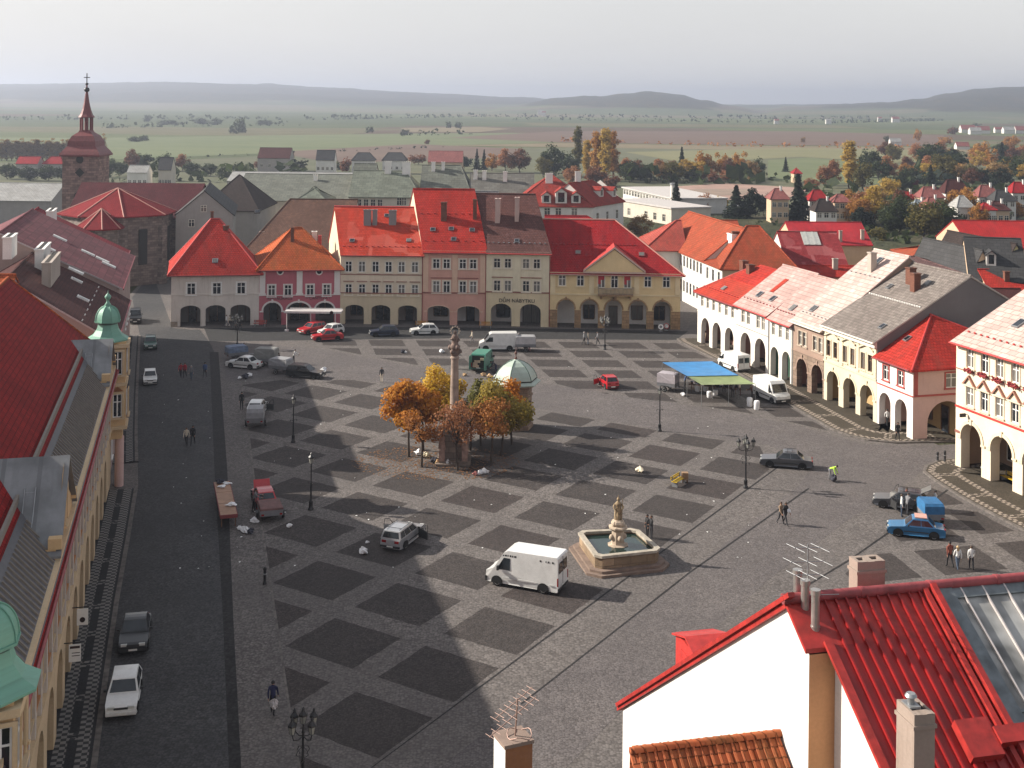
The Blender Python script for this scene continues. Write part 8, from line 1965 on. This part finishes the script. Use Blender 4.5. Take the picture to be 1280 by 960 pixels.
bag(0, 0, .42, WB, 'white bundle hanging over the edge of the market table', pos=tl_(.25, -.35, .98), seed=3, sq=.3); bag(0, 0, .4, WB, 'white folded cloth near the far end of the market table', pos=tl_(.82, .1, .98), seed=4, sq=.2); bag(0, 0, .38, WB, 'white bundle beside the dark cloths on the market table', pos=tl_(.9, -.35, .98), seed=5, sq=.25); bag(0, 0, .45, DBAG, 'dark clothes heaped at the far end of the market table', pos=tl_(.95, .15, .98), seed=6, sq=.4)
for px_, py_, s, m_, lab in ((454, 692, .42, WB, 'crumpled white bag lying alone left of the silver estate'), (459, 679, .16, WB, 'small white ball above the crumpled white bag'), (318, 653, .36, WB, 'white bag at the wheel of the low trailer'), (307, 666, .42, WB, 'white bundle on the ground below the market table'), (313, 667, .34, DBAG, 'dark bundle beside the white one below the market table'), (300, 662, .26, WB, 'small white bag left of the white bundle'), (362, 659, .25, WB, 'small white packet right of the low trailer'), (307, 473, .5, DBAG, 'dark blue bundle among white bags near the white saloon'), (300, 474, .3, WB, 'white bag left of the dark blue bundle'), (312, 471, .4, WB, 'pale bag on top of the dark blue bundle'), (524, 569, .5, WB, 'big white bag under the left trees'), (533, 572, .45, plain('cream_bag', (.6, .52, .35), .6), 'cream bag beside the big white one under the trees'), (543, 578, .42, DBAG, 'dark bag in front of the column trees'), (548, 580, .38, TANB, 'tan cardboard bundle in front of the column trees'), (560, 581, .42, WB, 'white bag near the trunk of the bare tree'), (564, 577, .34, WB, 'upright white bag behind the bare tree trunk'), (600, 593, .34, WB, 'flattened white bag beside a red striped one'), (606, 592, .4, WB, 'white bag in front of the tree ring at the right'), (594, 594, .3, plain('red_striped_bag', (.5, .18, .16), .6), 'red striped bag beside the flattened white bag'), (405, 465, .5, WB, 'white sheet heaped behind the black estate'), (396, 467, .4, WB, 'white bag at the nose of the black estate'), (612, 472, .4, TANB, 'tan sack behind the green van'), (620, 473, .45, WB, 'white sack beside the tan one behind the green van'), (627, 474, .42, WB, 'pale sack nearest the pavilion dome'), (581, 470, .3, TANB, 'small tan box left of the green van doors'), (604, 470, .35, TANB, 'orange-tan sack below the green van doors'), (552, 441, .4, WB, 'white heap on the paving left of the column top'), (503, 441, .35, DBAG, 'dark heap with a white corner near the blue car'), (507, 441, .22, WB, 'white corner of cloth beside the dark heap'), (854, 495, .35, WB, 'white sack lying left of the stall'), (800, 590, .45, plain('cream_sheet_paper', (.62, .55, .42), .7), 'flat cream sheet lying left of the yellow bench')):
    bag(px_, py_, s, m_, lab)
# litter
rng = random.Random(8); b = MB()
for i in range(95):
    if i < 45: px_, py_ = rng.uniform(200, 470), rng.uniform(428, 720)
    else: px_, py_ = rng.uniform(420, 980), rng.uniform(425, 720)
    p = G(px_, py_); s = rng.uniform(.04, .12); a = rng.random() * 3; c_, s_ = math.cos(a) * s, math.sin(a) * s
    b.poly([p + Vector((c_, s_, .03)), p + Vector((-s_ * .7, c_ * .7, .06)), p + Vector((-c_, -s_, .02)), p + Vector((s_ * .7, -c_ * .7, .05))])
o = b.build('litter', [PAPER]); o['kind'] = 'stuff'
# ---- big stall under two tarpaulins
BT = plain('blue_tarpaulin_sheet', (.03, .20, .45), .45, 0, .15, 1.0); GT = plain('green_tarpaulin_sheet', (.22, .27, .12), .5, 0, .15, 1.0)
zq = 2.35; q = [G(828, 453, zq), G(890, 451.5, zq), G(923, 469, zq + .2), G(859, 470, zq + .1)]; g4 = [G(859, 470, zq + .06), G(923, 469, zq + .16), G(944.5, 480, zq - .1), G(877, 481, zq - .1)]
o0 = G(885, 495); st = thing('market_stall', 'big market stall roofed with a blue and a green tarpaulin', 'market stall', o0)
def sheetq(q4, mat, name):
    P = [p - o0 for p in q4]; b = MB()
    f = lambda u, v: P[0] * (1 - u) * (1 - v) + P[1] * u * (1 - v) + P[2] * u * v + P[3] * (1 - u) * v + Vector((0, 0, -.22 * math.sin(PI * u) * math.sin(PI * v) - .05 * math.sin(9 * u) * math.sin(PI * v)))
    b.grid(f, 14, 8); b.grid(lambda u, v: f(1 - u, v) - Vector((0, 0, .012)), 14, 8); return b.build(name, [mat], st)
sheetq(q, BT, 'blue_tarpaulin'); sheetq(g4, GT, 'green_tarpaulin')
for p in q + g4[2:] + [(q[0] + q[3]) / 2, (g4[2] + g4[3]) / 2, (q[2] + q[3]) / 2]: b = MB(); P = p - o0; b.tube((P.x, P.y, 0), (P.x, P.y, P.z - .04), .03, None, 6); b.build('pole', [GREYM], st)
rng = random.Random(21); GOODS = [plain('goods_' + n_, c_, .8, 0, .2) for n_, c_ in (('dark', (.03, .03, .035)), ('brown', (.12, .06, .04)), ('grey', (.2, .2, .21)), ('white', (.75, .73, .7)), ('maroon', (.1, .02, .03)), ('navy', (.02, .03, .07)))]
for k, (pa_, pb2) in enumerate(((G(862, 488), G(922, 494)), (G(868, 478), G(920, 482)), (G(850, 470), G(905, 474)))):
    d2 = pb2 - pa_; t = thing('stall_table', ['front trestle table of goods under the green tarpaulin', 'middle trestle table of goods under the tarpaulins', 'rear trestle table of goods under the blue tarpaulin'][k], 'table', pa_, math.atan2(d2.y, d2.x), 'tables of the big stall'); l_ = d2.length
    b = MB(); b.box(0, l_, -.5, .5, .75, .8); b.build('tabletop', [WOOD], t)
    for x in (.3, l_ / 2, l_ - .3):
        for s in (-1, 1): b = MB(); b.box(x - .03, x + .03, s * .4 - .03, s * .4 + .03, 0, .75); b.build('leg', [WOOD], t)
    for gi, gm in enumerate(GOODS):
        b = MB()
        for i in range(14): b.obox((rng.uniform(.2, l_ - .2), rng.uniform(-.4, .4), .8 + rng.uniform(.04, .2)), rng.uniform(.2, .5), rng.uniform(.2, .4), rng.uniform(.1, .35), rng.random())
        o = b.build('folded_goods', [gm], t); o['kind'] = 'stuff'
for px_, py_, h_, lab in ((937, 508, .95, 'left tall white sack at the right end of the stall'), (946, 512, .95, 'right tall white sack at the right end of the stall'), (887, 497, .7, 'white sack in front of the stall tables'), (894, 494, .6, 'small white sack behind the front sack'), (882, 489, 1.1, 'white hanging sheet at the left stall pole'), (872, 489, 1.0, 'pale bundle at the left of the stall')):
    t = MB(); t.lathe([(.26, 0), (.31, .1), (.3, h_ * .4), (.32, h_ * .7), (.29, h_ * .95), (.2, h_), (0, h_ - .04)], (0, 0, 0), 12, 0, 1, .85); o = t.build('tall_sack', [WB]); o.location = G(px_, py_); tag(o, lab, 'sack', 'tall white sacks at the stall')
# ================================================================ people
def skel(pose_):
    """joints for a figure facing +x; returns verts, edges, radii, region per edge"""
    P = dict(lean=0, sl=.25, sr=-.25, kl=.1, kr=.3, al=-.3, ar=.3, el=.3, er=.3, sit=0); P.update(pose_)
    hip = .93 if not P['sit'] else .5
    J = {}; J['pelvis'] = Vector((0, 0, hip + .02)); lean = P['lean']; up = Vector((math.sin(lean), 0, math.cos(lean))); fw = Vector((math.cos(lean), 0, -math.sin(lean)))
    J['waist'] = J['pelvis'] + up * .16; J['chest'] = J['pelvis'] + up * .38; J['neck'] = J['pelvis'] + up * .53; hd = Vector((math.sin(lean * .8), 0, math.cos(lean * .8)))
    J['head'] = J['neck'] + hd * .13 + fw * .015; J['crown'] = J['head'] + hd * .115
    for s, n, sw, kn, ar, el in ((1, 'l', P['sl'], P['kl'], P['al'], P['el']), (-1, 'r', P['sr'], P['kr'], P['ar'], P['er'])):
        J['hip' + n] = J['pelvis'] + Vector((0, s * .095, -.04)); J['knee' + n] = J['hip' + n] + Vector((math.sin(sw), s * .01, -math.cos(sw))) * .43
        a2 = sw - kn; J['ank' + n] = J['knee' + n] + Vector((math.sin(a2), 0, -math.cos(a2))) * .41; J['toe' + n] = J['ank' + n] + Vector((.15 * math.cos(a2 * .5), s * .02, -.05 - .1 * math.sin(max(0, -a2)) * .5))
        J['sho' + n] = J['chest'] + up * .07 + Vector((0, s * .185, 0)); J['elb' + n] = J['sho' + n] + (Vector((math.sin(ar), s * .16, -math.cos(ar)))).normalized() * .29
        a3 = ar + el; J['wri' + n] = J['elb' + n] + Vector((math.sin(a3), -s * .05, -math.cos(a3))).normalized() * .25; J['hand' + n] = J['wri' + n] + Vector((math.sin(a3), 0, -math.cos(a3))).normalized() * .085
    R = dict(pelvis=.145, waist=.125, chest=.15, neck=.055, head=.098, crown=.075); E = [('pelvis', 'waist', 1), ('waist', 'chest', 1), ('chest', 'neck', 1), ('neck', 'head', 0), ('head', 'crown', 0)]
    for n in 'lr':
        R.update({'hip' + n: .095, 'knee' + n: .062, 'ank' + n: .042, 'toe' + n: .035, 'sho' + n: .068, 'elb' + n: .048, 'wri' + n: .034, 'hand' + n: .036})
        E += [('pelvis', 'hip' + n, 2), ('hip' + n, 'knee' + n, 2), ('knee' + n, 'ank' + n, 2), ('ank' + n, 'toe' + n, 3), ('chest', 'sho' + n, 1), ('sho' + n, 'elb' + n, 1), ('elb' + n, 'wri' + n, 1), ('wri' + n, 'hand' + n, 0)]
    zmin = min(J['toe' + n].z for n in 'lr') - .03
    if not P['sit']:
        for k in J: J[k] = J[k] - Vector((0, 0, zmin))
    return J, E, R
_pose = {}
def posemesh(key, P):
    if key in _pose: return _pose[key]
    J, E, R = skel(P); names = list(J); me = bpy.data.meshes.new('sk'); me.from_pydata([J[n] for n in names], [(names.index(a), names.index(b_)) for a, b_, _ in E], [])
    o = bpy.data.objects.new('sk', me); C.objects.link(o); sk = o.modifiers.new('s', 'SKIN'); sk.use_smooth_shade = True; sub_ = o.modifiers.new('u', 'SUBSURF'); sub_.levels = 1; sub_.render_levels = 1
    for i, n in enumerate(names): v = me.skin_vertices[0].data[i]; r = R[n]; v.radius = (r, r * (.8 if n in ('chest', 'waist', 'pelvis') else 1)); v.use_root = n == 'pelvis'
    bpy.context.view_layer.update(); ev = bpy.data.meshes.new_from_object(o.evaluated_get(bpy.context.evaluated_depsgraph_get())); bpy.data.objects.remove(o)
    for p in ev.polygons:
        best = (9, 1)
        for a, b_, rg in E:
            A, B_ = J[a], J[b_]; d_ = B_ - A; tt = max(0, min(1, (p.center - A).dot(d_) / d_.length_squared)); dist = (p.center - (A + d_ * tt)).length / ((R[a] + R[b_]) / 2)
            if dist < best[0]: best = (dist, rg)
        p.material_index = best[1]; p.use_smooth = True
    # fingers: five to a hand, added to the same mesh
    b = MB()
    for n, s in (('l', 1), ('r', -1)):
        h_ = J['hand' + n]; d_ = (h_ - J['wri' + n]).normalized(); side = Vector((1, 0, 0)) if abs(d_.x) < .8 else Vector((0, 0, 1)); side = (side - d_ * side.dot(d_)).normalized(); inn_ = Vector((0, -s, 0))
        for k in range(4): b0 = h_ + side * (.027 - .018 * k) + d_ * .01; L_ = (.065, .075, .07, .055)[k]; m_ = b0 + d_ * L_ * .55; b.tube(b0, m_, .0095, .009, 5, 0); b.tube(m_, m_ + (d_ + inn_ * .5).normalized() * L_ * .5, .009, .007, 5, 0)
        t0 = h_ + side * .03 - d_ * .03; b.tube(t0, t0 + (side * .8 + d_ * .7).normalized() * .045, .011, .009, 5, 0); b.tube(t0 + (side * .8 + d_ * .7).normalized() * .045, t0 + (side * .8 + d_ * .7).normalized() * .045 + d_ * .03, .009, .007, 5, 0)
    fm = b.mesh('f', []); bm = bmesh.new(); bm.from_mesh(ev); bm.from_mesh(fm); bm.to_mesh(ev); bm.free()
    # face and hair
    hd = J['head']; u = (J['crown'] - hd).normalized(); f = Vector((u.z, 0, -u.x)); y = Vector((0, 1, 0)); fb = MB()
    for s in (-1, 1): fb.obox(hd + f * .085 + y * s * .033 + u * .03, .012, .022, .012, 0, 1)
    fb.obox(hd + f * .1 + u * .0, .03, .024, .045, 0, 0); fb.obox(hd + f * .088 - u * .045, .012, .045, .012, 0, 2)
    for s in (-1, 1): fb.obox(hd + y * s * .09, .035, .02, .06, 0, 0)
    hb_ = MB()
    def hf(uu, vv):
        a = 2 * PI * uu; e = PI * .62 * vv; rr_ = .113; d_ = f * math.cos(a) * math.sin(e) + y * math.sin(a) * math.sin(e) * .92 + u * math.cos(e); k = 1 if math.cos(a) < .45 or e < 1.0 else .8; return hd + u * .025 - f * .012 + d_ * rr_ * k
    hb_.grid(lambda a, c: hf(1 - a, c), 14, 6)
    lh = MB(); lh.add(hb_); lh.grid(lambda a, c: hd - f * (.085 + .02 * c) + y * (.09 * (1 - 2 * a)) * (1 - .2 * c) + u * (.06 - .30 * c) , 6, 4); lh.grid(lambda a, c: hd - f * (.06 + .02 * c) + y * (.1 * (2 * a - 1)) * (1 - .2 * c) + u * (.06 - .30 * c), 6, 4)
    _pose[key] = (ev, fb, hb_, lh); return _pose[key]
POSES = {'walk': {}, 'walkb': dict(sl=-.3, sr=.32, kl=.25, kr=.08, al=.3, ar=-.35), 'stand': dict(sl=.03, sr=-.03, kl=.02, kr=.02, al=.05, ar=.0, el=.15, er=.15), 'reach': dict(sl=.1, sr=-.1, kl=.05, kr=.08, lean=.22, al=.9, ar=.7, el=.5, er=.6), 'bend': dict(lean=1.15, sl=-.05, sr=.22, kl=.12, kr=.25, al=.35, ar=.15, el=.1, er=.2), 'fold': dict(sl=.02, sr=-.04, kl=.02, kr=.03, al=.2, ar=.15, el=1.5, er=1.5), 'sit': dict(sit=1, sl=1.45, sr=1.4, kl=1.35, kr=1.3, al=.5, ar=.4, el=.6, er=.6)}
SKIN = plain('skin', (.42, .24, .17), .6, 0, .08); EYE_ = plain('eye', (.02, .015, .012), .3); LIP = plain('lips', (.3, .1, .08), .6)
HC = {'black': plain('black_hair', (.012, .01, .009), .6), 'brown': plain('brown_hair', (.05, .028, .015), .6), 'blond': plain('blond_hair', (.45, .32, .16), .6), 'grey': plain('grey_hair', (.3, .29, .28), .7)}
CL = {k: plain('cloth_' + k, v, .85, 0, .15, 6) for k, v in dict(black=(.012, .012, .014), dark=(.03, .03, .035), navy=(.018, .022, .07), blue=(.05, .09, .2), jeans=(.06, .085, .13), grey=(.16, .16, .17), white=(.66, .65, .63), cream=(.55, .48, .38), brown=(.10, .045, .03), rust=(.20, .055, .035), red=(.32, .02, .035), tan=(.33, .23, .15), pink=(.5, .26, .26), green=(.05, .1, .06), hiviz=(.45, .75, .06)).items()}
def person(px, py, face, pose_, top, legs, hair, label, h=1.0, longh=False, group='people on the square', pos=None, shoes='black'):
    ev, fb, hb_, lh = posemesh(pose_, POSES[pose_]); p = pos if pos is not None else G(px, py)
    rz = face if isinstance(face, (int, float)) else math.atan2(*(lambda d_: (d_.y, d_.x))(G(*face) - G(px, py)))
    t = thing('person', label, 'person', p, rz, group); t.scale = (h, h, h)
    me = ev.copy(); me.name = 'body'
    for m_ in (SKIN, CL[top], CL[legs], CL[shoes]): me.materials.append(m_)
    place('body', me, t)
    f = fb.build('face', [SKIN, EYE_, LIP], t); (lh if longh else hb_).build('hair', [HC[hair]], t); return t
AW = PI / 2; TO = -PI / 2; RT = 0.0; LF = PI
P = person
P(976, 655, -.9, 'walk', 'tan', 'dark', 'brown', 'person in a tan jacket walking beside one with a white bag', .98); w_ = P(982, 656, -.9, 'walkb', 'black', 'dark', 'brown', 'person in black with a white bag, walking near the diagonal road', 1.0)
o = bag(0, 0, .16, WB, 'white shoulder bag held by the walker in black', pos=G(984, 656) + Vector((.1, -.1, .95)), seed=9, sq=1.0)
P(1187, 709, AW + .2, 'walk', 'rust', 'black', 'black', 'person in a rust jacket, left of three walkers near the blue car', 1.04); P(1197, 712, AW, 'walkb', 'white', 'jeans', 'blond', 'person with long fair hair, middle of three walkers near the blue car', .96, True); P(1214, 712, AW - .2, 'walk', 'white', 'dark', 'brown', 'person in a white top, right of three walkers near the blue car', .95)
hv = P(1037, 600, -.5, 'bend', 'hiviz', 'grey', 'black', 'worker in a yellow high-visibility vest bending over a dark sack', 1.0)
bag(1042, 602, .36, DBAG, 'dark sack at the feet of the bending worker', sq=.9)
P(809, 672, LF + .5, 'stand', 'black', 'black', 'black', 'person in black at the far fountain rim, on the left', .98); P(814, 674, LF + .4, 'fold', 'black', 'dark', 'brown', 'person in black at the far fountain rim, on the right', 1.0)
P(1127, 646, -.2, 'stand', 'white', 'jeans', 'brown', 'person in a white jacket standing by the blue saloon', 1.02); P(1134, 644, .6, 'reach', 'grey', 'dark', 'black', 'person in grey leaning towards the open hatchback', 1.0); P(1133, 637, 1.2, 'reach', 'rust', 'dark', 'brown', 'person in rust red at the open door of the grey hatchback', .98); P(1169, 640, LF, 'stand', 'white', 'dark', 'black', 'person in pale clothes behind the blue trailer', .98)
P(341, 893, AW, 'walk', 'navy', 'black', 'black', 'person in a navy coat carrying a pale bag in the dark foreground', 1.02); bag(0, 0, .27, plain('pale_bag', (.45, .42, .42), .7), 'pale shopping bag held by the walker in the navy coat', pos=G(342, 893) + Vector((.08, -.28, .42)), seed=12, sq=1.0)
P(226, 472, TO, 'walk', 'red', 'dark', 'brown', 'person in a red coat, left of a red-coated pair in the street', .97); P(231, 472, TO, 'walkb', 'red', 'black', 'black', 'person in a red coat, right of a red-coated pair in the street', 1.0); P(239, 475, TO, 'walk', 'grey', 'jeans', 'grey', 'person in pale grey between the red pair and a man in blue', .95); P(256, 472, AW, 'walkb', 'blue', 'dark', 'black', 'person in a dark blue jacket near the drain strip', 1.03)
P(233, 557, TO, 'walk', 'cream', 'dark', 'brown', 'person in a pale top walking beside one all in black', .97); P(241, 556, TO, 'walkb', 'black', 'black', 'black', 'person all in black walking down the shaded street', 1.05)
P(477, 478, AW, 'walk', 'dark', 'cream', 'brown', 'person with pale trousers alone left of the trees', 1.0); P(302, 512, TO, 'stand', 'black', 'black', 'black', 'person in black standing by the grey covered trailer', 1.05)
P(730, 431, RT, 'walk', 'grey', 'dark', 'grey', 'person in grey, left of a group before the town hall', 1.0); P(735, 431, RT, 'stand', 'cream', 'jeans', 'brown', 'person in a pale top, second of the group before the town hall', .96); P(747, 431, LF, 'walk', 'grey', 'dark', 'black', 'person in grey, right of the group before the town hall', 1.0)
P(283, 409, RT, 'walk', 'white', 'grey', 'brown', 'person in white under the middle arch of the white house', 1.0); P(287, 409, RT, 'walkb', 'cream', 'dark', 'brown', 'person in cream just right of the one in white at the arch', .98); P(300, 413, RT, 'walk', 'black', 'black', 'black', 'person in black passing the right arch of the white house', 1.02); P(294, 413, RT, 'stand', 'dark', 'black', 'black', 'person in dark clothes near the candelabra lamp before the white house', .98)
P(305, 446, RT, 'stand', 'grey', 'dark', 'black', 'person behind the white saloon in the shade', 1.0); P(350, 459, LF, 'reach', 'black', 'black', 'black', 'person in black bending over the grey trailer', 1.0); P(367, 455, RT, 'reach', 'white', 'dark', 'black', 'person in white leaning over the back of the black estate', 1.03)
P(317, 640, .2, 'reach', 'grey', 'black', 'black', 'person in a grey jacket leaning at the red car', 1.05); P(590, 429, LF, 'walk', 'cream', 'grey', 'brown', 'person in pale clothes left of the white van', .98); P(662, 439, LF, 'bend', 'pink', 'pink', 'blond', 'small person in pink behind the silver trailer', .8); P(648, 433, RT, 'stand', 'grey', 'dark', 'grey', 'person standing between the white van and its trailer', 1.0)
P(916, 497, AW, 'reach', 'grey', 'dark', 'grey', 'person in a grey jacket at the front of the stall', 1.02); P(924, 495, AW, 'reach', 'cream', 'brown', 'brown', 'person in a pale coat at the front of the stall', 1.0); P(905, 490, TO, 'reach', 'black', 'black', 'black', 'trader in black behind the front table', 1.0); P(856, 486, RT, 'reach', 'blue', 'dark', 'brown', 'person in blue between the box trailer and the stall', 1.0); P(848, 484, RT, 'stand', 'rust', 'dark', 'black', 'person in rust brown beside the box trailer', 1.0); P(880, 484, TO, 'stand', 'dark', 'dark', 'black', 'trader in dark clothes under the tarpaulins', 1.0); P(940, 500, LF, 'reach', 'brown', 'dark', 'brown', 'person in brown stooping behind the tall sacks', .95)
P(1122, 551, TO, 'walk', 'black', 'black', 'black', 'person in black at the kerb before the pink corner house', 1.03); P(1109, 533, AW, 'walkb', 'white', 'black', 'black', 'person in white under the arch of the pink corner house', 1.0); P(1011, 490, AW, 'walk', 'dark', 'dark', 'brown', 'person in dark clothes under the arch of the dusky house', 1.0); P(1016, 492, AW, 'walkb', 'brown', 'black', 'black', 'person in brown beside the one at the dusky arch', 1.0)
P(620, 466, LF, 'bend', 'dark', 'navy', 'black', 'person in dark clothes stooping beside the green van', 1.0); P(882, 430, LF, 'stand', 'tan', 'brown', 'brown', 'person in tan at the first arch of the sunny row', 1.0)
